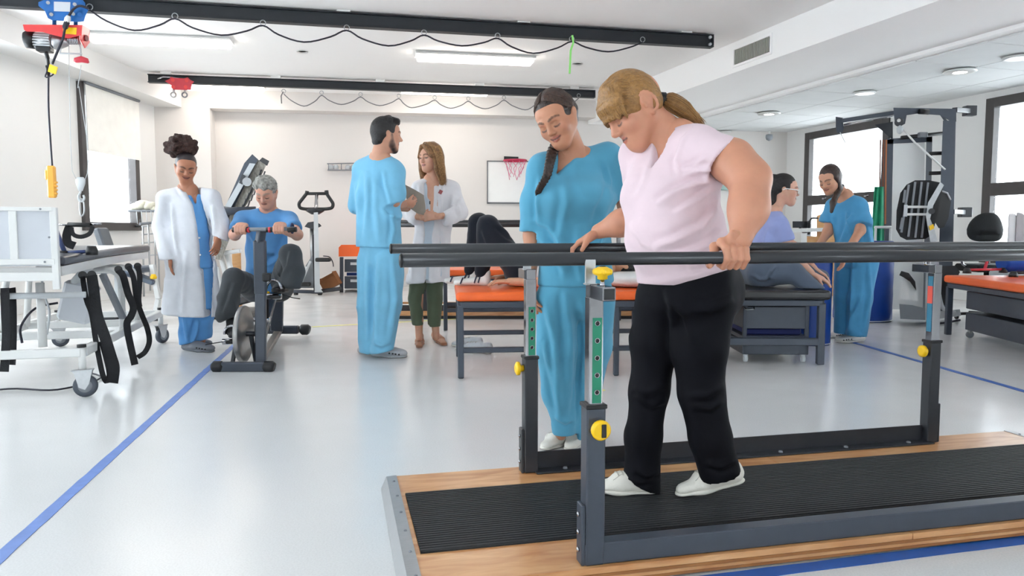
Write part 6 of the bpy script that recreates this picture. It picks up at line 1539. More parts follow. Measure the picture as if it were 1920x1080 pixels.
# v neck
vb = V(1219, 308, 2.40); na = V(1206, 262, 2.50); nc = V(1262, 236, 2.44)
tee.append(Seg(nb + np.array((-0.02, -0.005, 0.035)), None, (0.062, 0.058, 0.05), x=axs, y=up, k=0.006, op='sub'))
tee.append(Seg(V(1219, 310, 2.42), V(1240, 246, 2.47), (0.075, 0.004, 0.01), (0.075, 0.042, 0.02), x=fw, k=0.004, op='sub'))
body_mesh('t_shirt', [(tee, 0.0062)], cloth_mat('pink_jersey', (226, 203, 210), 0.9, 0.08), wk, None, 'pale pink v-neck t-shirt', [(0.004, (8, 8, 10), 1)], pxf=[(p_, w_, a_ * 1.7) for p_, w_, a_ in [([(1338, 338), (1300, 346), (1262, 362), (1232, 384)], 7, 0.010), ([(1342, 352), (1305, 376), (1262, 402)], 7, 0.008), ([(1344, 392), (1310, 428), (1262, 452), (1225, 462)], 8, 0.008), ([(1352, 430), (1325, 458), (1280, 478), (1235, 486)], 7, 0.007), ([(1358, 462), (1330, 486), (1290, 500)], 6, 0.006), ([(1350, 322), (1315, 318), (1280, 330)], 6, 0.006), ([(1300, 240), (1280, 262), (1268, 300), (1272, 330)], 5, 0.006), ([(1330, 290), (1300, 312), (1278, 318)], 5, 0.006), ([(1180, 420), (1205, 455), (1245, 480)], 7, 0.006), ([(1215, 312), (1206, 345), (1190, 372)], 6, 0.004), ([(1345, 365), (1335, 400), (1310, 440)], 6, 0.006)]])
# ------------------------------------------------------------------ trousers
tr = [Seg(V(1288, 512, 2.49), V(1290, 560, 2.49), (0.168, 0.135, 0.06), (0.165, 0.13, 0.09), x=axs, k=0.04),
      Seg(V(1340, 545, 2.53), None, (0.10, 0.10, 0.11), k=0.06)]
tr += chain([V(1246, 560, 2.545), V(1228, 640, 2.545), V(1217, 730, 2.54), V(1206, 820, 2.55), V(1203, 928, 2.55)], [0.098, 0.082, 0.064, 0.060, 0.066], 0.03)
tr += chain([V(1318, 565, 2.465), V(1312, 650, 2.455), V(1315, 735, 2.45), V(1332, 820, 2.46), V(1350, 888, 2.475)], [0.108, 0.092, 0.074, 0.068, 0.069], 0.02)
tr.append(Plane(V(1200, 908, 2.55), nv((-0.45, 0, -1)), 0.14)); tr.append(Plane(V(1352, 892, 2.475), nv((0.30, 0, -1)), 0.12))
body_mesh('trousers', [(tr, 0.0075)], mat('black_trouser_cloth', (8, 9, 16), 0.75, var=0.1, scale=9, bump=0.1, bscale=35, spec=0.15), wk, None, 'black straight trousers', [(0.004, (9, 9, 5), 2)], pxf=[(p_, w_, a_ * 1.7) for p_, w_, a_ in [([(1195, 880), (1212, 892), (1235, 884)], 6, 0.010), ([(1178, 895), (1200, 905), (1228, 900)], 5, 0.008), ([(1190, 725), (1215, 738), (1248, 722)], 8, 0.006), ([(1192, 740), (1222, 760), (1250, 750)], 7, 0.006), ([(1290, 742), (1325, 742), (1358, 722)], 8, 0.007), ([(1300, 760), (1330, 766), (1356, 750)], 7, 0.006), ([(1255, 560), (1285, 590), (1300, 640)], 8, 0.007), ([(1375, 560), (1330, 580), (1290, 580)], 8, 0.006), ([(1322, 868), (1350, 876), (1382, 862)], 6, 0.008), ([(1250, 540), (1262, 600), (1262, 680)], 8, 0.006)]])
# ------------------------------------------------------------------ shoes
M_CANVAS = mat('white_canvas', (226, 222, 212), 0.85, var=0.04, scale=20, bump=0.15, bscale=150); M_SOLE = mat('white_rubber', (216, 212, 202), 0.6, var=0.04)
M_LACE = mat('shoe_lace', (190, 186, 178), 0.9)
def shoe(root, heel, toe, up=(0, 0, 1.0), s=1.0, mu=M_CANVAS, ms=M_SOLE, vox=0.0045, lace=True, w=0.046, name='shoe'):
    U, S, q = shoe_prims(heel, toe, up, s, w=w)
    o = body_mesh(name, [(U, vox)], mu, root, None)
    so = body_mesh('sole', [(S, vox)], ms, root); so.parent = o
    if lace:
        fr = nv(np.cross(nv(A3(toe) - A3(heel)), A3(up)))
        def ontop(t_, x_): c_ = q(t_, 0.12, x_); h_ = hit(U[:-1], c_, q(t_, 0.0, x_) - c_, 0, 0.12 * s); return Vector(h_ if h_ is not None else q(t_, 0.06, x_)) + Vector(A3(up)) * 0.001
        for k in range(4):
            t_ = 0.40 + 0.07 * k; l = MB().tube([ontop(t_ + 0.01 * j, x_) for j, x_ in enumerate((-0.022, -0.011, 0.0, 0.011, 0.022))], 0.0028 * s, 6).build('lace', M_LACE, root); l.parent = o
        l = MB().tube([ontop(0.38 + 0.36 * abs(math.sin(a / 2)) ** 0.6, 0.030 * math.sin(a) if abs(a) < 3 else 0.0) for a in np.linspace(-1.9, 1.9, 13)], 0.0011 * s, 5).build('vamp_seam', M_LACE, root); l.parent = o
    return o
ZM = 0.0635
def gz(px, py, z=ZM): return A3(G(px, py, z))
shoe(wk, gz(1232, 924), gz(1112, 922), (0.03, 0, 1), 1.0)
h2 = V(1396, 897, 2.50); shoe(wk, h2 + np.array((0, 0, -0.012)), gz(1268, 931), (0.12, 0, 1), 1.0)
# ------------------------------------------------------------------ hair
M_BLOND = hair_mat('golden_hair', (150, 108, 58), 0.25, 0.42, scale=70)
g = hd.seg
hr = [g((0, -0.002, 0.040), None, (0.086, 0.094, 0.098), k=0.01), g((0, -0.03, 0.0), (0, -0.045, -0.01), (0.078, 0.05, 0.05), (0.06, 0.035, 0.03), k=0.03),
      g((0, 0.115, -0.050), None, (0.10, 0.075, 0.082), k=0.014, op='sub'), g((0.09, 0.045, -0.065), None, (0.04, 0.055, 0.07), k=0.012, op='sub'), g((-0.09, 0.045, -0.065), None, (0.04, 0.055, 0.07), k=0.012, op='sub')]
for s_, ez in zip((-0.074, -0.058, -0.042, -0.024, -0.006, 0.012, 0.030, 0.048, 0.066, 0.078), (0.0, 0.012, 0.022, 0.028, 0.03, 0.03, 0.024, 0.016, 0.004, -0.006)):
    y_ = 0.100 * math.sqrt(max(0.05, 1 - (s_ / 0.10) ** 2))
    hr += [g((s_ * 0.8, y_ * 0.45, 0.112 - abs(s_) * 0.25), (s_, y_ * 0.86, 0.070 - abs(s_) * 0.1), (0.014, 0.010, 0.012), (0.014, 0.009, 0.012), k=0.025), g((s_, y_ * 0.86, 0.070 - abs(s_) * 0.1), (s_ * 1.06, y_ * 1.03, ez + 0.004), (0.014, 0.009, 0.013), (0.008, 0.0035, 0.008), k=0.018)]
hr += [g((s_ * 0.098, -0.006, -0.014), None, (0.034, 0.026, 0.040), k=0.008, op='sub') for s_ in (-1, 1)]
tie = V(1242, 186, 2.53)
tail = chain([V(1222, 188, 2.53), tie], [0.045, 0.013], 0.012) + chain([tie, V(1258, 190, 2.53), V(1282, 204, 2.53), V(1303, 221, 2.525), V(1318, 236, 2.515)], [0.012, 0.026, 0.027, 0.018, 0.005], 0.006)
hair = body_mesh('hair', [(hr + tail, 0.0042)], M_BLOND, wk, None, 'golden blonde ponytail hair with a fringe', None, 3)
# strands laid along the hair: real fine tufts
def strands(lines, m, root, par, r=0.0016, name='hair_strands'):
    mb = MB()
    for ln in lines: mb.tube(ln, [r * 0.6] + [r] * (len(ln) - 2) + [r * 0.3], 4)
    o = mb.build(name, m, root); o.parent = par; o['kind'] = 'stuff'; return o
lines = []; rs = np.random.RandomState(5)
tl = np.linalg.norm
def onskull(x, y, z, e=0.0015):
    v = np.array((x / 0.086, (y + 0.002) / 0.094, (z - 0.040) / 0.098)); v = v / (tl(v) + 1e-9); 
    return Vector(hd.p(v[0] * (0.086 + e), v[1] * (0.094 + e) - 0.002, v[2] * (0.098 + e) + 0.040))
tie_l = np.array((np.dot(tie - hd.c, hd.r), np.dot(tie - hd.c, hd.f), np.dot(tie - hd.c, hd.u))) / hd.s
raw = []
for k in range(560):
    a = rs.uniform(-2.2, 2.2); st = np.array((math.sin(a) * 0.086, 0.085 * math.cos(a) * rs.uniform(0.3, 1), rs.uniform(0.035, 0.13)))
    if st[2] < 0.06 and abs(st[0]) > 0.06 and st[1] < 0.03: continue
    raw.append([st * (1 - t_) + np.array((tie_l[0] * 0.5, tie_l[1], tie_l[2])) * t_ for t_ in np.linspace(0, 0.9, 11)])
for k in range(260):
    s_ = rs.uniform(-0.078, 0.078); y_ = 0.100 * math.sqrt(1 - (s_ / 0.10) ** 2); e_ = rs.uniform(-0.008, 0.006)
    raw.append([np.array(p) for p in spline([(s_ * 0.35, -0.01, 0.135), (s_ * 0.75, y_ * 0.5, 0.118), (s_, y_ * 0.86, 0.075), (s_ * 1.05, y_ * 1.03, 0.045 - abs(s_) * 0.2), (s_ * 1.07, y_ * 1.05, 0.026 - abs(s_) * 0.33 + e_)], 3)])
hc0 = hd.p(0, 0.0, 0.035); flat = drape(hr, hc0, [hd.p(*p) for ln in raw for p in ln], 0.0004); o_ = 0
for ln in raw: lines.append([Vector(p) for p in flat[o_:o_ + len(ln)]]); o_ += len(ln)
for k in range(90):
    a = rs.uniform(0, 6.3); c_, s_ = math.cos(a), math.sin(a); q = [tie, V(1256, 190, 2.52), V(1282, 205, 2.52), V(1303, 222, 2.52), V(1320 + rs.uniform(-6, 4), 237 + rs.uniform(-6, 6), 2.515)]; rr = [0.014, 0.033, 0.034, 0.021, 0.006]
    lines.append(spline([Vector(q[i] + np.array((0.3 * s_, c_, s_)) * rr[i] * 0.86) for i in range(5)], 3))
M_BLOND2 = hair_mat('golden_hair_light', (184, 140, 82), 0.2, 0.38); strands(lines[::3], M_BLOND2, wk, hair, 0.0006); strands(lines[1::3], M_BLOND, wk, hair, 0.0007); strands(lines[2::3], hair_mat('golden_hair_dark', (126, 88, 46), 0.2, 0.4), wk, hair, 0.0006)
hb_ = MB(); fdir = Vector(nv(V(1256, 190, 2.52) - V(1228, 188, 2.52))); hb_.tube([Vector(tie) - fdir * 0.014, Vector(tie) - fdir * 0.006, Vector(tie) + fdir * 0.008, Vector(tie) + fdir * 0.014], [0.019, 0.0235, 0.0235, 0.018], 16); o = hb_.build('hair_tie', M_BLACK, wk)
er = MB(); er.lathe([(0.001, -0.003), (0.0032, 0), (0.001, 0.003)], 8, Matrix.Translation(Vector(hd.p(-0.079 if hd.r[1] > 0 else 0.079, 0.0, -0.031)))); er.build('earring', M_BLACK, wk)
# ================================================================== NEAR NURSE IN BLUE SCRUBS BESIDE THE BARS
M_SCRUB = cloth_mat('blue_scrub_cloth', (88, 160, 190), 0.85, 0.1)
nu = person('nurse with a long dark braid in blue scrubs beside the parallel bars', G(1055, 838))
hn = Head(V(1047, 226, 3.14), (-0.42, -0.78, -0.46), (-0.36, 0, 0.93), 1.0)
nbN = V(1078, 296, 3.22)
sR = V(1018, 318, 3.18); sL = V(1138, 297, 3.26); axn = nv(sL - sR)
PAL2 = PAL((196, 138, 108), (168, 84, 78), (62, 42, 34), blush=(196, 130, 104))
elRn = V(1000, 440, 3.26); wrRn = V(992, 528, 3.20); elLn = V(1178, 390, 3.34)
armN = chain([sR, elRn], [0.045, 0.04], 0.04) + chain([elRn, wrRn], [0.040, 0.027], 0.03) + chain([sL, elLn, V(1215, 450, 3.30)], [0.045, 0.04, 0.03], 0.03)
hN2 = hand(V(1215, 452, 3.30), (0.1, -0.1, -1), (-0.8, 0.4, 0), -1, (18, 22, 15), (0.8, 0.4), 0.95)
hN = hN2 + hand(wrRn, V(1000, 592, 3.16) - wrRn, (0.8, 0.3, 0), 1, (18, 22, 15), (0.8, 0.4), 0.95)
chN = [Seg(V(1075, 312, 3.23), V(1078, 370, 3.22), (0.11, 0.070, 0.05), (0.12, 0.096, 0.06), x=axn, k=0.05)]
coreN = [Seg(nbN, V(1080, 480, 3.25), (0.10, 0.06), (0.11, 0.08), x=axn)] + chain([V(1045, 540, 3.24), V(1042, 690, 3.26), V(1052, 815, 3.28)], [0.06, 0.045, 0.03]) + chain([V(1110, 540, 3.3), V(1108, 690, 3.32), V(1085, 815, 3.34)], [0.06, 0.045, 0.03])
body_mesh('body', [(hn.face(0.75, 'down', 1.0, 0.95, brow=0.0034) + hn.neck(nbN, 0.046, 0.055) + chN, 0.0028), (armN, 0.009), (hN[:len(hN2)], 0.0042), (hN[len(hN2):], 0.0042), (coreN, 0.018)], skin_mat('skin'), nu, PAL2)
top = chain([sR, V(1008, 380, 3.22), V(1004, 440, 3.25)], [0.062, 0.070, 0.072], 0.03) + chain([sL, V(1158, 345, 3.32), V(1166, 362, 3.33)], [0.065, 0.082, 0.084], 0.04)
top += [Plane(V(1004, 435, 3.25), (0, 0, -1), 0.085), Plane(V(1163, 358, 3.325), nv(V(1163, 358, 3.325) - sL), 0.13)]
top += [Seg(V(1075, 312, 3.23), V(1078, 370, 3.22), (0.150, 0.085, 0.06), (0.165, 0.11, 0.08), x=axn, k=0.05), Seg(V(1078, 370, 3.22), V(1078, 470, 3.24), (0.165, 0.115, 0.08), (0.155, 0.115, 0.08), x=axn, k=0.05),
       Seg(V(1078, 470, 3.24), V(1080, 528, 3.25), (0.155, 0.12, 0.08), (0.172, 0.135, 0.04), x=axn, k=0.04), Seg(V(1050, 372, 3.14), None, 0.072, k=0.06), Seg(V(1098, 372, 3.15), None, 0.075, k=0.06),
       Seg(nbN + np.array((0, 0.02, 0)), sL, 0.042, 0.05, k=0.05), Seg(nbN + np.array((0, 0.02, 0)), sR, 0.042, 0.048, k=0.05)]
top.append(Plane(V(1080, 536, 3.25), (0, 0, -1), 0.3)); top.append(Seg(V(1004, 445, 3.25), V(1004, 420, 3.25), 0.06, 0.058, k=0.004, op='sub'))
top.append(Seg(nbN + np.array((-0.012, -0.01, 0.02)), None, (0.066, 0.06, 0.045), x=axn, y=up, k=0.006, op='sub'))
fn = nv(np.cross(axn, up)); fn = fn if fn[1] < 0 else -fn
top.append(Seg(V(1053, 320, 3.10), V(1073, 270, 3.17), (0.075, 0.004, 0.01), (0.075, 0.056, 0.03), x=fn, k=0.004, op='sub'))
body_mesh('scrub_top', [(top, 0.0075)], M_SCRUB, nu, None, 'blue v-neck scrub top', [(0.007, (8, 8, 5), 3)], pxf=[(p_, w_, a_ * 1.6) for p_, w_, a_ in [([(1002, 440), (1040, 470), (1060, 510)], 7, 0.012), ([(1000, 410), (1030, 425), (1055, 470), (1058, 525)], 7, 0.010), ([(1150, 360), (1130, 400), (1110, 470)], 7, 0.010), ([(1140, 420), (1120, 460), (1100, 520)], 7, 0.010), ([(1058, 330), (1062, 380), (1050, 440), (1045, 520)], 8, 0.008), ([(1085, 420), (1082, 480), (1090, 530)], 7, 0.008), ([(1133, 300), (1142, 340), (1140, 372)], 4, 0.006), ([(1012, 330), (1008, 380), (1012, 425)], 5, 0.008)]])
pn = [Seg(V(1080, 520, 3.25), V(1080, 565, 3.25), (0.160, 0.120, 0.05), (0.155, 0.12, 0.08), x=axn, k=0.05)]
pn += chain([V(1044, 565, 3.22), V(1043, 650, 3.23), V(1048, 735, 3.25), V(1060, 806, 3.28)], [0.098, 0.090, 0.072, 0.046], 0.025) + chain([V(1112, 565, 3.28), V(1108, 650, 3.30), V(1096, 735, 3.32), V(1082, 812, 3.34)], [0.10, 0.088, 0.072, 0.05], 0.025)
pn += [Seg(V(1051, 796, 3.27), V(1053, 812, 3.28), 0.042, 0.042, k=0.01), Plane(V(1053, 814, 3.28), (0, 0, -1), 0.08), Plane(V(1082, 822, 3.34), (0, 0, -1), 0.08)]
body_mesh('scrub_trousers', [(pn, 0.008)], M_SCRUB, nu, None, 'blue scrub trousers', [(0.008, (9, 9, 4), 7)], pxf=[(p_, w_, a_ * 1.6) for p_, w_, a_ in [([(1020, 560), (1040, 640), (1045, 720), (1050, 790)], 7, 0.010), ([(1060, 545), (1066, 620), (1068, 720)], 7, 0.012), ([(1090, 560), (1098, 650), (1090, 740), (1078, 800)], 7, 0.010), ([(1040, 780), (1060, 792), (1075, 786)], 5, 0.008), ([(1020, 640), (1032, 700), (1045, 760)], 6, 0.008)]])
shoe(nu, gz(1068, 822, 0), gz(1018, 846, 0), s=0.92, vox=0.005); shoe(nu, gz(1094, 818, 0), gz(1066, 848, 0), s=0.92, vox=0.005)
M_DARKHAIR = hair_mat('dark_brown_hair', (44, 28, 22), 0.5, 0.38, scale=60)
g = hn.seg
hh_ = [g((0, -0.016, 0.040), None, (0.081, 0.100, 0.094), k=0.01), g((0, -0.05, 0.0), (0, -0.06, -0.03), (0.074, 0.05, 0.06), (0.05, 0.04, 0.04), k=0.03), g((0, 0.112, -0.048), None, (0.071, 0.076, 0.094), k=0.012, op='sub')]
hh_ += [g((s_ * 0.09, 0.045, -0.055), None, (0.035, 0.045, 0.065), k=0.015, op='sub') for s_ in (-1, 1)]
hair = body_mesh('hair', [(hh_, 0.005)], M_DARKHAIR, nu, None, 'dark brown parted hair', None, 2)
lines = []
for k in range(260):
    s_ = rs.choice((-1, 1)); a = rs.uniform(0.05, 1.0); st = np.array((s_ * 0.004, 0.075 - a * 0.10, 0.125)); en = np.array((s_ * 0.082, 0.02 - a * 0.09, 0.03 - a * 0.05)); ln = []
    for t_ in np.linspace(0, 1, 7):
        p_ = st * (1 - t_) + en * t_; v_ = np.array((p_[0] / 0.081, (p_[1] + 0.016) / 0.10, (p_[2] - 0.04) / 0.094)); v_ = v_ / tl(v_); ln.append(Vector(hn.p(v_[0] * 0.083, v_[1] * 0.102 - 0.016, v_[2] * 0.096 + 0.04)))
    lines.append(ln)
strands(lines, hair_mat('dark_hair_gloss', (66, 44, 34), 0.4, 0.35), nu, hair, 0.0010)
# braid over the shoulder
bpx = [(1050, 266, 3.22), (1037, 282, 3.12), (1031, 305, 3.06), (1025, 330, 3.06), (1013, 352, 3.09), (1007, 365, 3.11)]
bs = spline([Vector(V(*p)) for p in bpx], 6); br_ = []
bs = spline([Vector(V(*p)) for p in bpx], 4); nb_ = len(bs)
for i in range(nb_ - 1):
    t_ = i / (nb_ - 1); w_ = 0.0215 * (1 - 0.5 * t_); tg = nv(A3(bs[i + 1]) - A3(bs[i])); sd_ = nv(np.cross(tg, (0, -1.0, 0))); c_ = A3(bs[i])
    for s_ in (-1, 1): o_ = c_ + sd_ * s_ * w_ * 0.42 + tg * (0.004 if s_ > 0 else -0.004); br_.append(Seg(o_ + sd_ * s_ * w_ * 0.35 - tg * 0.008, o_ - sd_ * s_ * w_ * 0.45 + tg * 0.008, w_ * 0.50, w_ * 0.46, k=0.0015))
bd = body_mesh('braid', [(br_, 0.0036)], M_DARKHAIR, nu, None, 'long dark braid'); 
# ================================================================== WOMAN IN THE WHITE COAT, LEFT
M_COAT = cloth_mat('white_coat_cloth', (222, 224, 230), 0.85, 0.1); M_COATB = cloth_mat('white_coat_cloth_warm', (226, 222, 224), 0.85, 0.1)
M_BLUESC = cloth_mat('cornflower_scrub', (98, 158, 216), 0.85, 0.1)
CW = 6.12
cw = person('woman in a long open white coat over blue scrubs beside the tilt bed', G(368, 655))
hw = Head(V(348, 316, CW), (0.42, -0.78, -0.36), (0.1, 0, 1), 1.02)
nbw = V(351, 354, CW + 0.02)
wR = V(309, 372, CW); wL = V(398, 370, CW); axw = nv(wL - wR)
PAL3 = PAL((182, 124, 96), (150, 74, 70), (52, 34, 28))
arms = chain([wR, V(304, 425, CW), V(319, 478, CW - 0.09)], [0.04, 0.035, 0.026]) + chain([wL, V(414, 420, CW), V(406, 452, CW - 0.08)], [0.04, 0.035, 0.026])
hnd = hand(V(319, 481, CW - 0.115), (0.04, -0.12, -1), (0.9, 0.4, 0), 1, (12, 15, 10), (0.8, 0.3), 0.92) + hand(V(409, 448, CW - 0.08), (-0.15, -0.25, -1), (-0.8, 0.5, 0), -1, (20, 25, 15), (0.8, 0.4), 0.92)
corew = [Seg(nbw, V(355, 480, CW + 0.02), (0.09, 0.06), (0.10, 0.08), x=axw)] + chain([V(350, 500, CW), V(352, 640, CW)], [0.06, 0.03]) + chain([V(378, 500, CW + 0.05), V(380, 640, CW + 0.05)], [0.06, 0.03])
body_mesh('body', [(hw.face(1.0, 'down') + hw.neck(nbw, 0.046, 0.052) + [Seg(nbw, V(360, 378, CW + 0.01), (0.06, 0.045), (0.07, 0.04), x=axw, k=0.04)], 0.0052), (arms, 0.012), (hnd, 0.0055), (corew, 0.022)], skin_mat('skin'), cw, PAL3)
ct_tor = [Seg(V(354, 370, CW + 0.03), V(355, 440, CW + 0.03), (0.165, 0.10, 0.06), (0.175, 0.12, 0.1), x=axw, k=0.05), Seg(V(355, 440, CW + 0.03), V(358, 500, CW + 0.03), (0.170, 0.125, 0.1), (0.195, 0.14, 0.1), x=axw, k=0.05), Seg(V(358, 500, CW + 0.03), V(361, 598, CW + 0.03), (0.195, 0.14, 0.1), (0.248, 0.19, 0.05), x=axw, k=0.05),
       Seg(nbw + np.array((0, 0.03, 0.0)), wR, 0.045, 0.055, k=0.05), Seg(nbw + np.array((0, 0.03, 0)), wL, 0.045, 0.055, k=0.05)]
ct_ = chain([wR, V(302, 425, CW), V(316, 492, CW - 0.11)], [0.058, 0.066, 0.062], 0.015) + chain([wL, V(414, 418, CW), V(413, 452, CW - 0.06)], [0.058, 0.068, 0.060], 0.015)
ct_ += [Plane(V(318, 487, CW - 0.12), (0.05, 0, -1), 0.10), Plane(V(412, 447, CW - 0.07), nv((-0.4, -0.2, -1)), 0.08)] + ct_tor + [Plane(V(361, 590, CW + 0.03), nv((-0.06, 0, -1)), 0.45)]
for a, b_, r0, r1 in (((353, 346), (366, 384), 0.070, 0.034), ((362, 370), (378, 440), 0.034, 0.046), ((378, 440), (383, 500), 0.046, 0.046), ((384, 500), (390, 600), 0.036, 0.018)):
    ct_.append(Seg(V(*a, CW - 0.09), V(*b_, CW - 0.09), (r0, 0.16, 0.03), (r1, 0.16, 0.03), x=axw, k=0.006, op='sub'))
ct_.append(Seg(nbw + np.array((0.01, -0.02, 0.03)), None, (0.062, 0.07, 0.06), k=0.006, op='sub'))
body_mesh('white_coat', [(ct_, 0.011)], M_COAT, cw, None, 'long white coat', [(0.010, (6, 6, 3), 4)], pxf=[(p_, w_, a_ * 1.6) for p_, w_, a_ in [([(330, 345), (340, 362), (350, 372)], 3.2, 0.010), ([(322, 380), (326, 420), (332, 480)], 4, 0.016), ([(350, 470), (345, 530), (342, 588)], 5, 0.014), ([(400, 480), (408, 540), (412, 580)], 5, 0.012), ([(398, 385), (404, 420), (400, 445)], 4, 0.014)]])
def inner_coat(segs, e):
    out = []
    for q in segs:
        n = Seg(q.a, q.b, tuple(q.ra - e), tuple(q.rb - e), x=q.X, k=q.k); out.append(n)
    return out
sc_w = inner_coat(ct_tor[:3], 0.024) + [Plane(V(380, 503, CW), (0, 0, -1), 1.2), Seg(V(362, 380, CW - 0.07), V(358, 345, CW - 0.05), (0.006, 0.07, 0.01), (0.045, 0.08, 0.02), x=axw, k=0.004, op='sub')]
body_mesh('scrub_top', [(sc_w, 0.012)], M_BLUESC, cw)
pw_ = chain([V(356, 505, CW + 0.02), V(358, 590, CW), V(357, 625, CW), V(354, 643, CW - 0.01)], [0.095, 0.090, 0.085, 0.075], 0.03) + chain([V(382, 505, CW + 0.05), V(382, 590, CW + 0.05), V(379, 625, CW + 0.05), V(374, 640, CW + 0.04)], [0.085, 0.08, 0.075, 0.066], 0.03)
pw_ = inner_coat(ct_tor[2:3], 0.030) + [Plane(V(380, 502, CW), (0, 0, 1), 1.2), Plane(V(361, 580, CW), (0, 0, -1), 1.2)] + pw_
pw_ += [Plane(V(356, 643, CW), nv((0.22, 0, -1)), 0.25)]
body_mesh('scrub_trousers', [(pw_, 0.011)], M_BLUESC, cw, None, None, [(0.014, (8, 8, 5), 2)], pxf=[(p_, w_, a_ * 1.6) for p_, w_, a_ in [([(345, 595), (348, 620), (352, 640)], 4, 0.015), ([(372, 600), (366, 625), (360, 642)], 4, 0.018)]])
M_CLOG = mat('grey_clog_rubber', (112, 116, 124), 0.6); M_CLOG2 = mat('light_grey_clog_rubber', (176, 178, 182), 0.6); M_CLOG3 = mat('white_clog_rubber', (218, 214, 208), 0.6)
def clog(root, heel, toe, m, s=1.0, vox=0.0075, holes=True):
    U, S, q = shoe_prims(heel, toe, (0, 0, 1), s, w=0.053)
    L = [Seg(q(0.12, 0.03), q(0.5, 0.03), (0.042 * s, 0.03 * s, 0.04 * s), (0.050 * s, 0.032 * s, 0.04 * s), x=np.cross(nv(A3(toe) - A3(heel)), up), k=0.02), Seg(q(0.45, 0.045), q(0.82, 0.032), (0.046 * s, 0.036 * s, 0.04 * s), (0.048 * s, 0.026 * s, 0.045 * s), x=np.cross(nv(A3(toe) - A3(heel)), up), k=0.025), Plane(q(0.5, 0.002), (0, 0, -1), 0.25)]
    o = body_mesh('clog', [(L, vox)], m, root); so = body_mesh('sole', [(S, vox)], m, root); so.parent = o
    if holes:
        for k in range(5):
            for sx in (-1, 1):
                c_ = Vector(q(0.50 + 0.085 * k, 0.036 - 0.002 * k, sx * (0.0445 + 0.003 * (k % 2)))); h_ = MB().lathe([(0.006 * s, -0.006), (0.006 * s, 0.004), (0.003, 0.005)], 8, Matrix.Translation(c_) @ Matrix.Rotation(PI / 2, 4, 'X')).build('vent_hole', M_BLACK, root); h_.parent = o
clog(cw, gz(343, 656, 0), gz(403, 661, 0), M_CLOG, 1.05); clog(cw, gz(352, 648, 0), gz(396, 650, 0), M_CLOG, 1.0)
M_AFRO = mat('afro_hair', (58, 34, 28), 0.8, var=0.5, scale=60, bump=1.0, bscale=110)
g = hw.seg
cap_ = [g((0, -0.016, 0.040), None, (0.079, 0.097, 0.090), k=0.01), g((0, 0.110, -0.030), None, (0.082, 0.072, 0.105), k=0.01, op='sub')] + [g((s_ * 0.09, 0.03, -0.05), None, (0.035, 0.05, 0.07), k=0.01, op='sub') for s_ in (-1, 1)]
o = body_mesh('hair', [(cap_, 0.006)], mat('slick_black_hair', (40, 32, 36), 0.4, var=0.3), cw)
pf = []; pc_ = V(340, 275, CW + 0.03)
for k in range(170):
    v_ = rs.normal(size=3); v_ /= tl(v_); v_[2] = v_[2] * 0.85 + 0.05; rr_ = rs.uniform(0.07, 0.115); pf.append(Seg(pc_ + v_ * np.array((rr_ * 1.1, rr_, rr_ * 0.88)), None, rs.uniform(0.012, 0.03), k=0.008))
pf.append(Seg(pc_, None, (0.105, 0.09, 0.082), k=0.02))
body_mesh('afro_puff', [(pf, 0.007)], M_AFRO, cw, None, 'curly dark brown hair puff', (0.012, (60, 60, 60), 3))
for y in (446, 478, 512): MB().lathe([(0.007, -0.003), (0.007, 0.003), (0.003, 0.004)], 8, Matrix.Translation(P(374 + (y - 446) * 0.06, y, CW - 0.135)) @ Matrix.Rotation(PI / 2, 4, 'X')).build('coat_button', M_PANEL, cw)

# ================================================================== GREY-HAIRED MAN ON THE BIKE
mb_ = person('grey-haired man in a blue t-shirt pedalling the exercise bike', (G(500, 600).x, 6.3, 0.30))
D = 6.25
hm = Head(V(500, 362, D - 0.06), (-0.06, -0.84, -0.46), (0, -0.3, 1), 1.05)
nbm = V(504, 398, D + 0.02); mR = V(455, 412, D - 0.02); mL = V(543, 412, D - 0.02); axm = nv(mL - mR)
PAL4 = PAL((210, 156, 134), (176, 108, 98), (140, 132, 124))
hlx = DF - 0.02
aR = chain([mR, V(440, 440, D - 0.25), V(451, 432, 5.60)], [0.047, 0.043, 0.03], 0.03); aL = chain([mL, V(557, 440, D - 0.25), V(527, 430, 5.60)], [0.047, 0.043, 0.03], 0.03)
def fist(c, along, towards, s=1.0, col=0):
    L = []
    for i in range(4):
        o = along * (-0.03 + 0.02 * i) * s; p = [c + o + towards * -0.012 + up * 0.030, c + o + towards * 0.024 + up * 0.018, c + o + towards * 0.027 - up * 0.010, c + o + towards * 0.004 - up * 0.026]
        L += [Seg(p[j], p[j + 1], 0.0105 * s, 0.0098 * s, k=0.003) for j in range(3)]
    return L + [Seg(c - along * 0.025 - towards * 0.02 + up * 0.03, c + along * 0.025 - towards * 0.02 + up * 0.03, 0.02, 0.02, k=0.015)]
xh = A3((1, 0.02, 0)); nh_ = A3((0, -1, 0))
hR = fist(V(452, 431, hlx), xh, nh_) + [Seg(V(451, 430, 5.55), V(452, 426, hlx + 0.02), 0.03, 0.03, k=0.02)]; hL = fist(V(524, 430, hlx), xh, nh_) + [Seg(V(527, 429, 5.55), V(525, 425, hlx + 0.02), 0.03, 0.03, k=0.02)]
corem = [Seg(nbm, V(503, 500, D + 0.15), (0.1, 0.07), (0.11, 0.08), x=axm)]
body_mesh('body', [(hm.face(0.0, 'down', 1.08, 1.15, brow=0.004) + hm.neck(nbm, 0.056, 0.06), 0.0052), (aR + aL, 0.011), (hR + hL, 0.0055), (corem, 0.022)], skin_mat('skin'), mb_, PAL4)
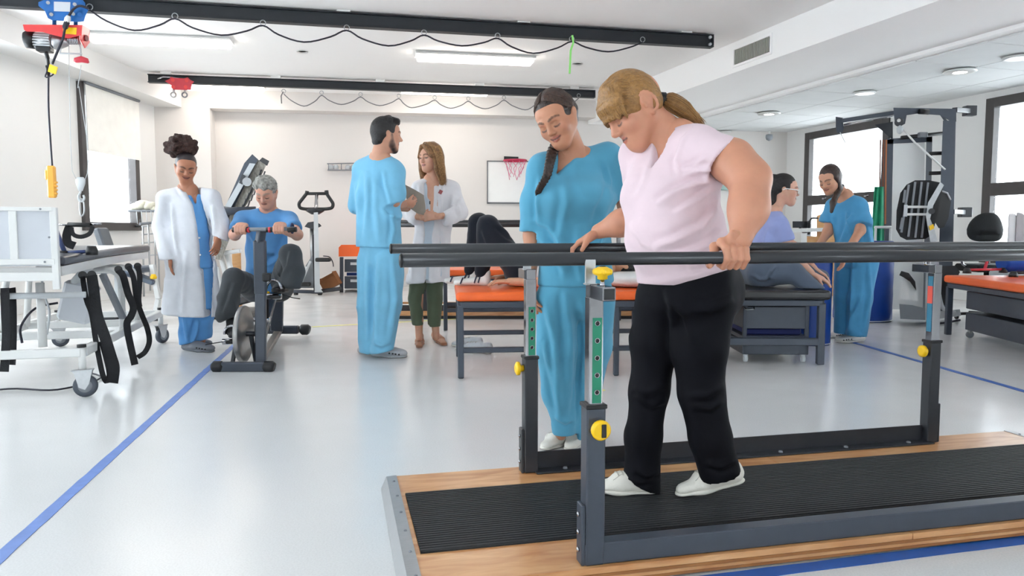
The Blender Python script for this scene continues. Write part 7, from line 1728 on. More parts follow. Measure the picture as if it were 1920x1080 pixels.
tm = [Seg(V(500, 412, D), V(500, 470, D + 0.05), (0.175, 0.105, 0.06), (0.165, 0.12, 0.1), x=axm, k=0.05), Seg(V(500, 470, D + 0.05), V(500, 540, D + 0.15), (0.165, 0.125, 0.1), (0.175, 0.14, 0.08), x=axm, k=0.05), Seg(nbm, mR, 0.05, 0.06, k=0.05), Seg(nbm, mL, 0.05, 0.06, k=0.05)]
tm += chain([mR, V(446, 428, D - 0.16)], [0.068, 0.068], 0.04) + chain([mL, V(551, 428, D - 0.16)], [0.068, 0.068], 0.04)
tm += [Plane(V(445, 431, D - 0.17), nv(V(440, 440, D - 0.25) - mR), 0.08), Plane(V(552, 431, D - 0.17), nv(V(557, 440, D - 0.25) - mL), 0.08), Seg(nbm + np.array((0, -0.03, 0.03)), None, (0.065, 0.07, 0.05), k=0.006, op='sub')]
body_mesh('t_shirt', [(tm, 0.011)], cloth_mat('steel_blue_jersey', (92, 148, 202), 0.9), mb_, None, 'blue t-shirt', [(0.010, (8, 8, 6), 5)], pxf=[(p_, w_, a_ * 1.6) for p_, w_, a_ in [([(470, 440), (490, 470), (520, 478)], 5, 0.014), ([(540, 440), (525, 480), (500, 500)], 5, 0.014), ([(475, 500), (505, 510), (540, 495)], 5, 0.012)]])
# trousers: his right knee (viewer's left) down, left knee up
M_GTR = cloth_mat('dark_grey_trousers', (66, 70, 74), 0.9)
hipR = V(478, 540, D + 0.20); hipL = V(524, 540, D + 0.20); knR = V(438, 522, 5.82); knL = V(545, 478, 5.80); anR = V(433, 590, 5.62); anL = V(540, 545, 5.66)
tp_ = [Seg(hipR, hipL, 0.12, 0.12, k=0.04), Seg(V(500, 522, D + 0.15), V(500, 545, D + 0.18), (0.16, 0.13, 0.06), (0.17, 0.14, 0.08), x=axm, k=0.04)]
tp_ += chain([hipR, knR], [0.098, 0.082], 0.03) + chain([knR, V(428, 560, 5.70), V(425, 592, 5.62)], [0.082, 0.078, 0.078], 0.02) + chain([hipL, knL], [0.098, 0.084], 0.03) + chain([knL, V(552, 510, 5.72), V(545, 536, 5.66)], [0.082, 0.078, 0.076], 0.02)
tp_ += [Plane(V(428, 598, 5.62), nv((0.4, 0, -1)), 0.10), Plane(V(545, 540, 5.66), nv((-0.15, 0, -1)), 0.11)]
body_mesh('trousers', [(tp_, 0.011)], M_GTR, mb_, None, 'dark grey trousers', [(0.010, (7, 7, 5), 6)], pxf=[(p_, w_, a_ * 1.6) for p_, w_, a_ in [([(545, 470), (540, 500), (525, 530)], 4, 0.015), ([(440, 530), (430, 560), (420, 590)], 4, 0.014)]])
for a, b_, hl, to in ((anR, None, V(434, 606, 5.68), V(438, 636, 5.48)), (anL, None, V(535, 548, 5.76), V(514, 549, 5.48))):
    shoe(mb_, hl, to, (0, -0.3, 1), 1.0, mat('black_shoe', (30, 31, 34), 0.5), M_BLACK, 0.008, False)
M_GREYHAIR = hair_mat('grey_hair', (150, 148, 142), 0.45, 0.5, scale=50)
g = hm.seg
hg = [g((0, -0.016, 0.044), None, (0.082, 0.098, 0.096), k=0.01), g((0, 0.115, -0.04), None, (0.080, 0.070, 0.100), k=0.01, op='sub')] + [g((s_ * 0.09, 0.03, -0.05), None, (0.03, 0.05, 0.06), k=0.01, op='sub') for s_ in (-1, 1)]
for k in range(60):
    a = rs.uniform(-1.3, 1.3); e = rs.uniform(0.15, 1.2); hg.append(g((0.082 * math.sin(a) * math.cos(e), 0.075 * math.cos(a) * math.cos(e) * rs.choice((1, 1, -1)), 0.05 + 0.085 * math.sin(e)), None, rs.uniform(0.012, 0.02), k=0.008))
body_mesh('hair', [(hg, 0.006)], M_GREYHAIR, mb_, None, 'short wavy grey hair', (0.006, (50, 50, 50), 3))
MB().tube([Vector(A3(P(548, 428, 5.60)) + np.array((0.0, 0.03 * math.cos(a), 0.034 * math.sin(a)))) for a in np.linspace(0, 2 * PI, 17)[:-1]], 0.008, 6, closed=True).build('wrist_band', mat('navy_band', (30, 40, 80), 0.6), mb_)
# ================================================================== BEARDED MAN IN LIGHT BLUE SCRUBS, SEEN FROM BEHIND
M_LSCRUB = cloth_mat('light_blue_scrub', (122, 186, 218), 0.85, 0.1)
MD = 5.72
ms = person('bearded man in light blue scrubs seen from behind holding a folder', G(712, 668))
hs = Head(V(724, 254, MD), (0.86, 0.42, -0.10), (0, 0, 1), 1.08)
nbs = V(712, 297, MD); kR = V(742, 322, MD - 0.04); kL = V(678, 318, MD + 0.12); axk = nv(kR - kL)
PAL5 = PAL((206, 152, 126), (170, 100, 90), (34, 28, 28), beard=(44, 34, 32))
el_ = V(738, 378, MD - 0.08); wr_ = V(757, 383, MD + 0.16)
ar = chain([kR, el_], [0.042, 0.038], 0.03) + chain([el_, wr_], [0.044, 0.03], 0.03) + chain([kL, V(672, 385, MD + 0.22), V(742, 392, MD + 0.36)], [0.05, 0.045, 0.03], 0.03)
hnS = hand(wr_, (0.75, 0.55, 0.05), (-0.4, 0.6, 0.5), -1, (35, 45, 30), (0.7, 0.5), 1.0) + hand(V(745, 391, MD + 0.36), (0.9, 0.1, 0.0), (0, -0.5, 0.6), 1, (35, 45, 30), (0.7, 0.5), 1.0)
cs = [Seg(nbs, V(710, 450, MD), (0.1, 0.07), (0.11, 0.08), x=axk)] + chain([V(700, 480, MD), V(698, 640, MD)], [0.07, 0.035]) + chain([V(728, 480, MD - 0.06), V(724, 640, MD - 0.06)], [0.07, 0.035])
body_mesh('body', [(hs.face(0, 'open', 1.08, 1.1, beard=True) + hs.neck(nbs, 0.056, 0.064), 0.0052), (ar, 0.011), (hnS, 0.0055), (cs, 0.022)], skin_mat('skin'), ms, PAL5)
tp5 = chain([kR, V(740, 362, MD - 0.07), V(738, 392, MD - 0.08)], [0.066, 0.078, 0.082], 0.03) + [Plane(V(740, 380, MD - 0.08), nv((0.25, 0.1, -1)), 0.12)] + chain([kL, V(670, 385, MD + 0.2)], [0.066, 0.075], 0.03)
tp5 += [Seg(V(711, 308, MD + 0.03), V(708, 370, MD + 0.02), (0.172, 0.095, 0.06), (0.182, 0.12, 0.1), x=axk, k=0.05), Seg(V(708, 370, MD + 0.02), V(710, 466, MD), (0.180, 0.12, 0.1), (0.195, 0.14, 0.05), x=axk, k=0.05), Seg(nbs + np.array((0, 0.02, 0.01)), kR, 0.05, 0.058, k=0.05), Seg(nbs + np.array((0, 0.02, 0.01)), kL, 0.05, 0.058, k=0.05)]
tp5 += [Plane(V(710, 463, MD), (0, 0, -1), 0.35), Seg(nbs + np.array((0.01, 0.0, 0.035)), None, (0.068, 0.068, 0.045), k=0.006, op='sub')]
body_mesh('scrub_top', [(tp5, 0.011)], M_LSCRUB, ms, None, 'light blue scrub top', [(0.009, (7, 7, 3), 2)], pxf=[(p_, w_, a_ * 1.5) for p_, w_, a_ in [([(720, 320), (724, 350), (735, 385)], 4, 0.012), ([(688, 320), (690, 380), (684, 450)], 6, 0.014), ([(705, 330), (704, 390), (712, 455)], 6, 0.010), ([(735, 395), (738, 430), (732, 460)], 4, 0.014), ([(668, 340), (672, 400), (670, 455)], 5, 0.012)]])
pn5 = [Seg(V(712, 460, MD), V(713, 490, MD), (0.165, 0.13, 0.05), (0.165, 0.13, 0.08), x=axk, k=0.04)] + chain([V(696, 490, MD + 0.02), V(694, 570, MD + 0.02), V(693, 660, MD + 0.02)], [0.110, 0.098, 0.082], 0.03) + chain([V(730, 490, MD - 0.06), V(727, 570, MD - 0.06), V(716, 655, MD - 0.05)], [0.115, 0.105, 0.088], 0.03)
pn5 += [Plane(V(694, 661, MD + 0.02), (0, 0, -1), 0.12), Plane(V(716, 660, MD - 0.05), nv((0.2, 0, -1)), 0.13)]
body_mesh('scrub_trousers', [(pn5, 0.011)], M_LSCRUB, ms, None, 'light blue scrub trousers', [(0.010, (7, 7, 3), 5)], pxf=[(p_, w_, a_ * 1.5) for p_, w_, a_ in [([(712, 475), (708, 560), (704, 650)], 5, 0.016), ([(735, 480), (742, 560), (730, 640)], 5, 0.012), ([(690, 480), (688, 560), (690, 640)], 5, 0.012), ([(700, 640), (715, 648), (735, 640)], 4, 0.012)]])
clog(ms, gz(696, 668, 0), gz(764, 671, 0), M_CLOG2, 1.15); clog(ms, gz(676, 664, 0), gz(712, 660, 0), M_CLOG2, 1.1)
g = hs.seg
hb5 = [g((0, -0.016, 0.042), None, (0.082, 0.099, 0.090), k=0.01), g((0, -0.05, 0.0), (0, -0.055, -0.045), (0.076, 0.055, 0.06), (0.062, 0.040, 0.04), k=0.03), g((0, 0.112, -0.045), None, (0.085, 0.075, 0.098), k=0.01, op='sub')] + [g((s_ * 0.09, 0.035, -0.06), None, (0.03, 0.05, 0.065), k=0.01, op='sub') for s_ in (-1, 1)] + [g((s_ * 0.098, -0.002, -0.012), None, (0.030, 0.024, 0.036), k=0.006, op='sub') for s_ in (-1, 1)]
for k in range(60):
    a = rs.uniform(-2.6, 2.6); r_ = rs.uniform(0, 0.07); hb5.append(g((r_ * math.sin(a), r_ * math.cos(a) * 1.2 + 0.012, 0.125 - r_ * 0.35), None, rs.uniform(0.012, 0.022), k=0.008))
M_BLKHAIR = mat('black_curly_hair', (26, 23, 24), 0.55, var=0.4, scale=60, bump=0.8, bscale=90)
body_mesh('hair', [(hb5, 0.006)], M_BLKHAIR, ms, None, 'short black curly hair', (0.006, (55, 55, 55), 4))

# ================================================================== DOCTOR WITH THE FOLDER
DD6 = 6.34
dc = person('doctor with long light brown hair, open white coat and green trousers', G(803, 648))
hd6 = Head(V(808, 297, DD6), (-0.62, -0.76, -0.12), (0, 0, 1), 1.03)
nb6 = V(813, 336, DD6 + 0.02); d6R = V(786, 354, DD6 - 0.02); d6L = V(848, 354, DD6 + 0.08); ax6 = nv(d6L - d6R)
PAL6 = PAL((212, 160, 134), (176, 98, 92), (96, 70, 52))
a6 = chain([d6R, V(772, 400, DD6 - 0.02), V(792, 408, DD6 - 0.22)], [0.04, 0.036, 0.026]) + chain([d6L, V(858, 402, DD6), V(818, 406, DD6 - 0.22)], [0.04, 0.036, 0.026])
h6 = hand(V(822, 406, DD6 - 0.22), (-1, -0.1, 0.0), (0, 0.8, -0.2), 1, (22, 28, 20), (0.8, 0.4), 0.95) + hand(V(784, 407, DD6 - 0.21), (0.95, -0.15, 0.05), (0, 0.8, 0.2), -1, (25, 35, 25), (0.8, 0.4), 0.95)
c6 = [Seg(nb6, V(812, 450, DD6 + 0.04), (0.09, 0.06), (0.10, 0.08), x=ax6)]
legs6 = chain([V(785, 600, DD6), V(786, 634, DD6)], [0.036, 0.030]) + chain([V(815, 600, DD6 + 0.03), V(818, 632, DD6 + 0.03)], [0.036, 0.030])
legs6 += chain([V(786, 480, DD6), V(785, 600, DD6)], [0.05, 0.034]) + chain([V(812, 480, DD6), V(815, 600, DD6 + 0.03)], [0.05, 0.034])
body_mesh('body', [(hd6.face(0, 'open', 1.0, 0.95) + hd6.neck(nb6, 0.046, 0.05) + [Seg(nb6, V(810, 366, DD6 + 0.02), (0.06, 0.05), (0.08, 0.055), x=ax6, k=0.04)], 0.0054), (a6, 0.012), (h6, 0.0055), (c6, 0.022), (legs6, 0.009)], skin_mat('skin'), dc, PAL6)
ct6 = chain([d6R, V(768, 398, DD6 + 0.0), V(780, 410, DD6 - 0.12)], [0.06, 0.066, 0.06], 0.02) + [Plane(V(783, 409, DD6 - 0.16), nv((0.6, -0.6, 0)), 0.09)] + chain([d6L, V(862, 398, DD6 + 0.02), V(838, 410, DD6 - 0.15)], [0.062, 0.07, 0.062], 0.02) + [Plane(V(832, 409, DD6 - 0.17), nv((-0.9, -0.4, 0)), 0.10)]
ct6t = [Seg(V(815, 352, DD6 + 0.05), V(814, 420, DD6 + 0.05), (0.155, 0.085, 0.06), (0.150, 0.10, 0.1), x=ax6, k=0.05), Seg(V(814, 420, DD6 + 0.05), V(802, 532, DD6 + 0.03), (0.150, 0.10, 0.1), (0.190, 0.13, 0.05), x=ax6, k=0.05), Seg(nb6 + np.array((0, 0.03, 0)), d6R, 0.042, 0.055, k=0.05), Seg(nb6 + np.array((0, 0.03, 0)), d6L, 0.042, 0.055, k=0.05)]
ct6 += ct6t + [Plane(V(802, 530, DD6 + 0.03), nv((0.05, 0, -1)), 0.35)]
for a, b_, r_ in (((806, 345), (806, 420), 0.046), ((806, 420), (804, 480), 0.034), ((804, 480), (801, 540), 0.014)): ct6.append(Seg(V(*a, DD6 - 0.09), V(*b_, DD6 - 0.10), (r_, 0.10, 0.03), (r_, 0.10, 0.03), x=ax6, k=0.01, op='sub'))
ct6.append(Seg(nb6 + np.array((-0.01, -0.02, 0.03)), None, (0.065, 0.07, 0.055), k=0.006, op='sub'))
body_mesh('white_coat', [(ct6, 0.011)], M_COATB, dc, None, 'white coat', [(0.010, (7, 7, 4), 8)], pxf=[(p_, w_, a_ * 1.5) for p_, w_, a_ in [([(785, 345), (790, 380), (792, 400)], 3, 0.012), ([(828, 345), (826, 380), (824, 400)], 3, 0.012), ([(850, 365), (848, 395), (835, 410)], 4, 0.014), ([(780, 430), (775, 480), (772, 525)], 4, 0.012), ([(830, 430), (836, 480), (834, 525)], 4, 0.012), ([(866, 370), (858, 385), (862, 405)], 3, 0.012)]])
sh6 = inner_coat(ct6t, 0.010) + [Plane(V(806, 524, DD6), (0, 0, -1), 0.4), Seg(V(806, 368, DD6 - 0.06), V(809, 340, DD6 - 0.02), (0.005, 0.09, 0.01), (0.045, 0.09, 0.02), x=ax6, k=0.004, op='sub')]
body_mesh('blouse', [(sh6, 0.010)], cloth_mat('pale_grey_blouse', (196, 206, 216), 0.85), dc, None, 'pale grey blouse', (0.006, (8, 8, 5), 2))
pn6 = chain([V(786, 515, DD6 + 0.02), V(779, 560, DD6 + 0.0), V(783, 611, DD6 + 0.0)], [0.075, 0.060, 0.048], 0.02) + chain([V(815, 515, DD6 + 0.04), V(815, 560, DD6 + 0.03), V(814, 612, DD6 + 0.03)], [0.078, 0.066, 0.054], 0.02) + [Plane(V(784, 610, DD6), (0, 0, -1), 0.1), Plane(V(814, 612, DD6 + 0.03), (0, 0, -1), 0.08)]
body_mesh('trousers', [(pn6, 0.010)], cloth_mat('olive_green_cloth', (88, 98, 78), 0.85), dc, None, 'olive green trousers', (0.006, (9, 9, 6), 2))
M_TANS = mat('tan_leather', (170, 120, 92), 0.5)
shoe(dc, gz(788, 634, 0), gz(786, 655, 0), s=0.85, mu=M_TANS, ms=M_TANS, vox=0.007, lace=False, name='flat_shoe'); shoe(dc, gz(812, 632, 0), gz(836, 651, 0), s=0.85, mu=M_TANS, ms=M_TANS, vox=0.007, lace=False, name='flat_shoe')
g = hd6.seg
h6r = [g((0, -0.016, 0.042), None, (0.085, 0.100, 0.092), k=0.01), g((0, 0.110, -0.035), None, (0.062, 0.065, 0.105), k=0.012, op='sub')]
for s_ in (-1, 1): h6r += [g((s_ * 0.072, 0.015, 0.045), (s_ * 0.086, 0.010, -0.08), (0.020, 0.04, 0.03), (0.022, 0.042, 0.03), k=0.02), g((s_ * 0.086, 0.010, -0.08), (s_ * 0.098, -0.005, -0.205), (0.022, 0.045, 0.03), (0.014, 0.032, 0.02), k=0.02), g((s_ * 0.02, 0.075, 0.10), (s_ * 0.070, 0.060, 0.02), (0.016, 0.02, 0.02), (0.014, 0.02, 0.02), k=0.015)]
h6r += [g((0, -0.06, 0.0), (0, -0.06, -0.17), (0.085, 0.045, 0.05), (0.085, 0.03, 0.03), k=0.03)]
M_LBROWN = hair_mat('light_brown_hair', (138, 98, 62), 0.4, 0.45, scale=60)
hair = body_mesh('hair', [(h6r, 0.006)], M_LBROWN, dc, None, 'long light brown hair')
lines = []
for k in range(110):
    s_ = rs.choice((-1, 1)); y_ = rs.uniform(-0.05, 0.06); e_ = rs.uniform(0, 0.012)
    lines.append([Vector(hd6.p(s_ * 0.01, y_, 0.134)), Vector(hd6.p(s_ * 0.075, y_ * 0.9, 0.09)), Vector(hd6.p(s_ * (0.092 + e_), y_ * 0.8, 0.02)), Vector(hd6.p(s_ * (0.108 + e_), y_ * 0.7, -0.08)), Vector(hd6.p(s_ * (0.112 + e_), y_ * 0.6 - 0.01, -0.215 + rs.uniform(-.01, .02)))])
strands(lines, hair_mat('light_brown_hair_tips', (172, 130, 84), 0.4), dc, hair, 0.0022)
# coat badge, pen
bg_ = MB().box(P(826, 360, DD6 - 0.065), (0.03, 0.006, 0.034), 0.002, rot=(0, 0.5, 0)); bg_.build('badge', mat('badge_red', (150, 70, 70), 0.5), dc)
MB().cyl(P(806, 377, DD6 - 0.075), P(806, 383, DD6 - 0.075), 0.005, n=8).build('pendant', M_DSTEEL, dc)
# folder held between the two
fd = thing('folder', 'grey brown folder held open between the standing man and the doctor', 'folder', P(790, 400, DD6 - 0.28))
fdm = mat('folder_card', (142, 130, 118), 0.6)
pts = [P(757, 345, 6.02), P(778, 356, 6.06), P(794, 366, 6.10), P(797, 385, 6.11), P(798, 404, 6.11), P(782, 400, 6.08), P(765, 388, 6.04)]
mbf = MB(); off = Vector((0.002, 0.006, 0)); n = len(pts); mbf._add([p for p in pts] + [p + off for p in pts], [list(range(n))[::-1], [n + i for i in range(n)]] + [[i, (i + 1) % n, n + (i + 1) % n, n + i] for i in range(n)]); mbf.build('cover', fdm, fd)
pts2 = [p + Vector((0.004, 0.012, -0.002)) for p in pts]; mbf = MB(); mbf._add([p for p in pts2] + [p + off * 0.6 for p in pts2], [list(range(n))[::-1], [n + i for i in range(n)]] + [[i, (i + 1) % n, n + (i + 1) % n, n + i] for i in range(n)]); mbf.build('paper', M_PANEL, fd)

# ================================================================== LYING PATIENT ON THE ORANGE COUCH
lp = person('patient in black trousers lying on the orange couch with knees raised', (0.3, 5.4, 0.58))
LD = 5.45
hl = Head(V(1168, 494, LD), (0.0, -0.15, 1.0), (1, 0.05, 0.1), 1.0)
nb7 = V(1132, 500, LD); zt7 = 0.58
sh_f = np.array((0.52, LD + 0.18, 0.68)); sh_n = np.array((0.52, LD - 0.20, 0.68)); hip7 = np.array((0.06, LD + 0.02, 0.68))
kn_f = V(898, 420, 5.62); kn_n = V(915, 424, 5.42); ft_f = V(878, 520, 5.66); ft_n = V(898, 524, 5.46)
arm7 = chain([sh_n, np.array((0.28, LD - 0.30, 0.62)), V(955, 528, 5.18)], [0.045, 0.04, 0.028]) + chain([sh_f, np.array((0.26, LD + 0.27, 0.63)), V(950, 519, 5.62)], [0.045, 0.04, 0.028])
h7 = hand(V(958, 528, 5.18), (-1, 0, 0.02), (0, 0.1, -1), 1, (12, 18, 10), (0.8, 0.4), 1.0) + hand(V(948, 519, 5.62), (-1, 0.1, -0.03), (0, 0, -1), -1, (8, 10, 8), (0.8, 0.4), 1.0)
core7 = [Seg(nb7, hip7, (0.13, 0.09), (0.13, 0.09), x=(0, 1, 0))]
body_mesh('body', [(hl.face(0, 'down') + hl.neck(nb7, 0.05, 0.055), 0.006), (arm7, 0.011), (h7, 0.006), (core7, 0.02)], skin_mat('skin'), lp, PAL((206, 152, 122), (172, 100, 92), (50, 36, 30)))
top7 = [Seg(np.array((0.60, LD, 0.68)), np.array((0.16, LD, 0.68)), (0.19, 0.09, 0.06), (0.17, 0.09, 0.06), x=(0, 1, 0), k=0.04)] + chain([sh_n, np.array((0.36, LD - 0.27, 0.64))], [0.065, 0.066], 0.03) + chain([sh_f, np.array((0.36, LD + 0.25, 0.64))], [0.065, 0.066], 0.03)
body_mesh('t_shirt', [(top7, 0.012)], cloth_mat('white_tee', (214, 212, 212), 0.9), lp)
tr7 = [Seg(np.array((0.16, LD + 0.02, 0.67)), np.array((0.02, LD + 0.02, 0.68)), (0.165, 0.10, 0.06), (0.17, 0.10, 0.08), x=(0, 1, 0), k=0.04)]
tr7 += chain([hip7 + np.array((0, 0.10, 0)), kn_f], [0.098, 0.080], 0.03) + chain([kn_f, V(890, 470, 5.64), ft_f + np.array((0.02, 0, 0.06))], [0.078, 0.066, 0.052], 0.02) + chain([hip7 + np.array((0, -0.10, 0)), kn_n], [0.098, 0.082], 0.03) + chain([kn_n, V(910, 470, 5.44), ft_n + np.array((0.02, 0, 0.06))], [0.080, 0.07, 0.054], 0.02)
body_mesh('trousers', [(tr7, 0.011)], cloth_mat('black_jersey', (24, 27, 36), 0.9), lp, None, 'black trousers', (0.006, (7, 7, 7), 3), pxf=[(p_, w_, a_ * 1.5) for p_, w_, a_ in [([(930, 420), (955, 440), (985, 450)], 4, 0.010), ([(905, 430), (915, 460), (912, 500)], 4, 0.008)]])
M_SOCK = mat('white_sock', (228, 226, 222), 0.9, bump=0.2)
for k, f in enumerate((ft_f, ft_n)):
    he = f + np.array((0.045, 0, 0.0)); he[2] = zt7 + 0.035; to = he + np.array((-0.20, -0.02, -0.012))
    so = body_mesh('sock', [([Seg(he + np.array((0.0, 0, 0.055)), he, 0.042, 0.036, k=0.03), Seg(he, to, (0.036, 0.034, 0.03), (0.040, 0.022, 0.03), x=(0, 1, 0), k=0.03), Plane(he + np.array((0, 0, -0.034)), (0, 0, -1), 0.3)], 0.008)], M_SOCK, lp, None, 'white sock with grey stripes')
    for t_, c_ in ((0.22, (70, 74, 92)), (0.36, (70, 74, 92)), (0.86, (60, 66, 92))):
        q = he + (to - he) * t_ + np.array((0, 0, 0.006 - 0.004 * t_)); rr = 0.0385 if t_ < 0.8 else 0.041; rz_ = 0.036 - 0.012 * t_
        st_ = MB().tube([Vector(q + np.array((0.01 * math.sin(a), rr * math.cos(a), rz_ * math.sin(a) + 0.001))) for a in np.linspace(-0.5, PI + 0.5, 18)], 0.006, 6).build('sock_stripe', mat('sock_stripe_grey', c_, 0.9), lp); st_.parent = so
g = hl.seg
body_mesh('hair', [([g((0, -0.016, 0.042), None, (0.082, 0.099, 0.094), k=0.01), g((0, 0.112, -0.035), None, (0.082, 0.075, 0.10), k=0.01, op='sub')], 0.008)], M_BLKHAIR, lp, None, 'short black hair')
# sneakers on the floor
sn = []
for k, (h_, t_) in enumerate((((925, 664), (852, 655)), ((905, 652), (846, 649)))):
    r_ = thing('sneaker', ('white sneaker on the floor under the orange couch, nearer one', 'white sneaker on the floor under the orange couch, farther one')[k], 'shoe', G(890, 660 - 10 * k), 0, 'sneakers under the couch')
    shoe(r_, gz(*h_, 0), gz(*t_, 0), s=1.12, vox=0.007, name='upper', mu=mat('grey_white_sneaker', (206, 210, 214), 0.7))

# ================================================================== SEATED WOMAN ON THE BLACK COUCH
SD = 5.85
sw_ = person('seated woman with ponytail and white glasses in a lavender t-shirt', (1.9, 5.85, 0.55))
h8 = Head(V(1470, 358, SD), (0.93, -0.22, -0.12), (0.05, 0, 1), 1.02)
nb8 = V(1452, 396, SD); s8n = V(1462, 424, SD - 0.15); s8f = V(1440, 420, SD + 0.17); ax8 = nv(s8n - s8f)
a8 = chain([s8n, V(1477, 470, SD - 0.16), V(1522, 512, SD - 0.22)], [0.046, 0.041, 0.026], 0.03) + chain([s8f, V(1490, 465, SD + 0.15), V(1528, 505, SD + 0.02)], [0.046, 0.04, 0.026], 0.03)
h8h = hand(V(1524, 514, SD - 0.22), (0.85, -0.1, -0.4), (0.3, 0.2, -0.9), 1, (10, 14, 10), (0.8, 0.5), 1.0, 0.25) + hand(V(1530, 506, SD + 0.02), (0.8, -0.1, -0.5), (0.3, 0, -0.9), -1, (15, 20, 15), (0.8, 0.5), 0.95)
c8 = [Seg(nb8, V(1432, 505, SD), (0.09, 0.06), (0.10, 0.08), x=ax8)]
PAL8 = PAL((212, 162, 140), (178, 102, 98), (46, 34, 32))
body_mesh('body', [(h8.face(0, 'open') + h8.neck(nb8, 0.046, 0.052), 0.0052), (a8, 0.011), (h8h, 0.0055), (c8, 0.022)], skin_mat('skin'), sw_, PAL8)
t8 = chain([s8n, V(1471, 446, SD - 0.16), V(1476, 462, SD - 0.16)], [0.062, 0.066, 0.068], 0.03) + [Plane(V(1474, 452, SD - 0.16), nv((0.2, 0, -1)), 0.09)] + chain([s8f, V(1460, 445, SD + 0.17)], [0.06, 0.064], 0.03)
t8 += [Seg(V(1449, 415, SD), V(1440, 455, SD), (0.155, 0.085, 0.05), (0.15, 0.10, 0.08), x=ax8, k=0.05), Seg(V(1440, 455, SD), V(1430, 508, SD), (0.145, 0.10, 0.08), (0.150, 0.115, 0.06), x=ax8, k=0.05), Seg(nb8, s8n, 0.045, 0.055, k=0.05), Seg(nb8, s8f, 0.045, 0.055, k=0.05), Seg(nb8 + np.array((0.02, 0, 0.03)), None, (0.062, 0.062, 0.045), k=0.006, op='sub')]
body_mesh('t_shirt', [(t8, 0.011)], cloth_mat('lavender_jersey', (146, 156, 204), 0.9), sw_, None, 'lavender t-shirt', (0.008, (8, 8, 6), 3), pxf=[(p_, w_, a_ * 1.5) for p_, w_, a_ in [([(1440, 430), (1430, 470), (1420, 500)], 4, 0.010), ([(1465, 460), (1450, 485), (1425, 498)], 4, 0.010)]])
M_GJEANS = cloth_mat('blue_grey_jeans', (82, 92, 108), 0.85)
zS = 0.555
hpn = np.array((V(1420, 515, SD)[0], SD - 0.12, zS + 0.10)); hpf = np.array((hpn[0], SD + 0.12, zS + 0.10))
knn = V(1488, 512, SD - 0.28); knf = V(1490, 505, SD + 0.05); ann = V(1540, 541, SD - 0.38)
j8 = [Seg(hpn, hpf, 0.125, 0.125, k=0.03), Seg(V(1432, 500, SD), V(1426, 515, SD), (0.14, 0.11, 0.05), (0.15, 0.12, 0.06), x=ax8, k=0.04)] + chain([hpn, knn], [0.105, 0.078], 0.03) + chain([knn, V(1535, 548, SD - 0.40)], [0.078, 0.055], 0.02) + chain([hpf, knf], [0.105, 0.078], 0.03) + chain([knf, V(1540, 520, SD + 0.05)], [0.078, 0.06], 0.02) + [Plane((2.0, SD, zS), (0, 0, -1), 1.2)]
body_mesh('jeans', [(j8, 0.011)], M_GJEANS, sw_, None, 'blue-grey jeans', (0.007, (8, 8, 8), 4), pxf=[(p_, w_, a_ * 1.5) for p_, w_, a_ in [([(1410, 515), (1425, 525), (1450, 520)], 3, 0.010), ([(1432, 530), (1445, 510), (1455, 498)], 3, 0.010)]])
g = h8.seg
hair8 = [g((0, -0.016, 0.042), None, (0.081, 0.098, 0.092), k=0.01), g((0, 0.112, -0.035), None, (0.082, 0.072, 0.10), k=0.01, op='sub')] + [g((s_ * 0.09, 0.035, -0.05), None, (0.03, 0.05, 0.06), k=0.01, op='sub') for s_ in (-1, 1)] + [g((s_ * 0.096, 0.0, -0.01), None, (0.028, 0.022, 0.034), k=0.006, op='sub') for s_ in (-1, 1)]
hair8 += chain([V(1456, 345, SD), V(1449, 336, SD), V(1445, 352, SD), V(1445, 376, SD), V(1441, 394, SD)], [0.03, 0.035, 0.046, 0.042, 0.012], 0.02)
body_mesh('hair', [(hair8, 0.006)], M_BLKHAIR, sw_, None, 'dark ponytail', (0.004, (60, 60, 12), 4))
gs = MB(); r_ = 1 if h8.r[1] < 0 else -1
for s_ in (-1, 1):
    gs.tube([Vector(h8.p(s_ * 0.031 + 0.024 * math.cos(a), 0.104 - 0.004 * abs(math.cos(a)), 0.004 + 0.018 * math.sin(a))) for a in np.linspace(0, 2 * PI, 19)[:-1]], 0.0032, 6, closed=True)
    gs.tube([Vector(h8.p(s_ * 0.055, 0.10, 0.012)), Vector(h8.p(s_ * 0.082, 0.06, 0.012)), Vector(h8.p(s_ * 0.086, 0.0, 0.012)), Vector(h8.p(s_ * 0.082, -0.02, 0.0))], 0.0038, 6)
gs.build('glasses', M_WHITE, sw_, 'white framed glasses'); MB().lathe([(0.006, -0.006), (0.009, 0), (0.006, 0.006)], 10, Matrix.Translation(P(1450, 334, SD - 0.03))).build('hair_bead', M_WHITE, sw_)

# ================================================================== BENDING NURSE AT THE RIGHT
ND = 6.45
n9 = person('bending nurse in blue scrubs and white clogs beside the blue foam roll', G(1592, 640))
h9 = Head(V(1557, 338, ND), (-0.72, -0.52, -0.42), (-0.1, 0, 1), 1.02)
nb9 = V(1582, 366, ND + 0.02); s9n = V(1612, 388, ND - 0.08); s9f = V(1562, 386, ND + 0.16); ax9 = nv(s9n - s9f)
a9 = chain([s9n, V(1613, 432, ND - 0.14), V(1584, 478, ND - 0.24)], [0.044, 0.04, 0.026], 0.03) + chain([s9f, V(1552, 435, ND + 0.1), V(1528, 472, ND - 0.04)], [0.044, 0.04, 0.026], 0.03)
h9h = hand(V(1584, 478, ND - 0.24), (-0.3, -0.25, -0.9), (-0.8, 0, 0.2), 1, (12, 16, 10), (0.8, 0.4), 0.95) + hand(V(1528, 472, ND - 0.04), (-0.5, -0.2, -0.8), (-0.5, 0, 0.5), -1, (12, 16, 10), (0.8, 0.4), 0.95)
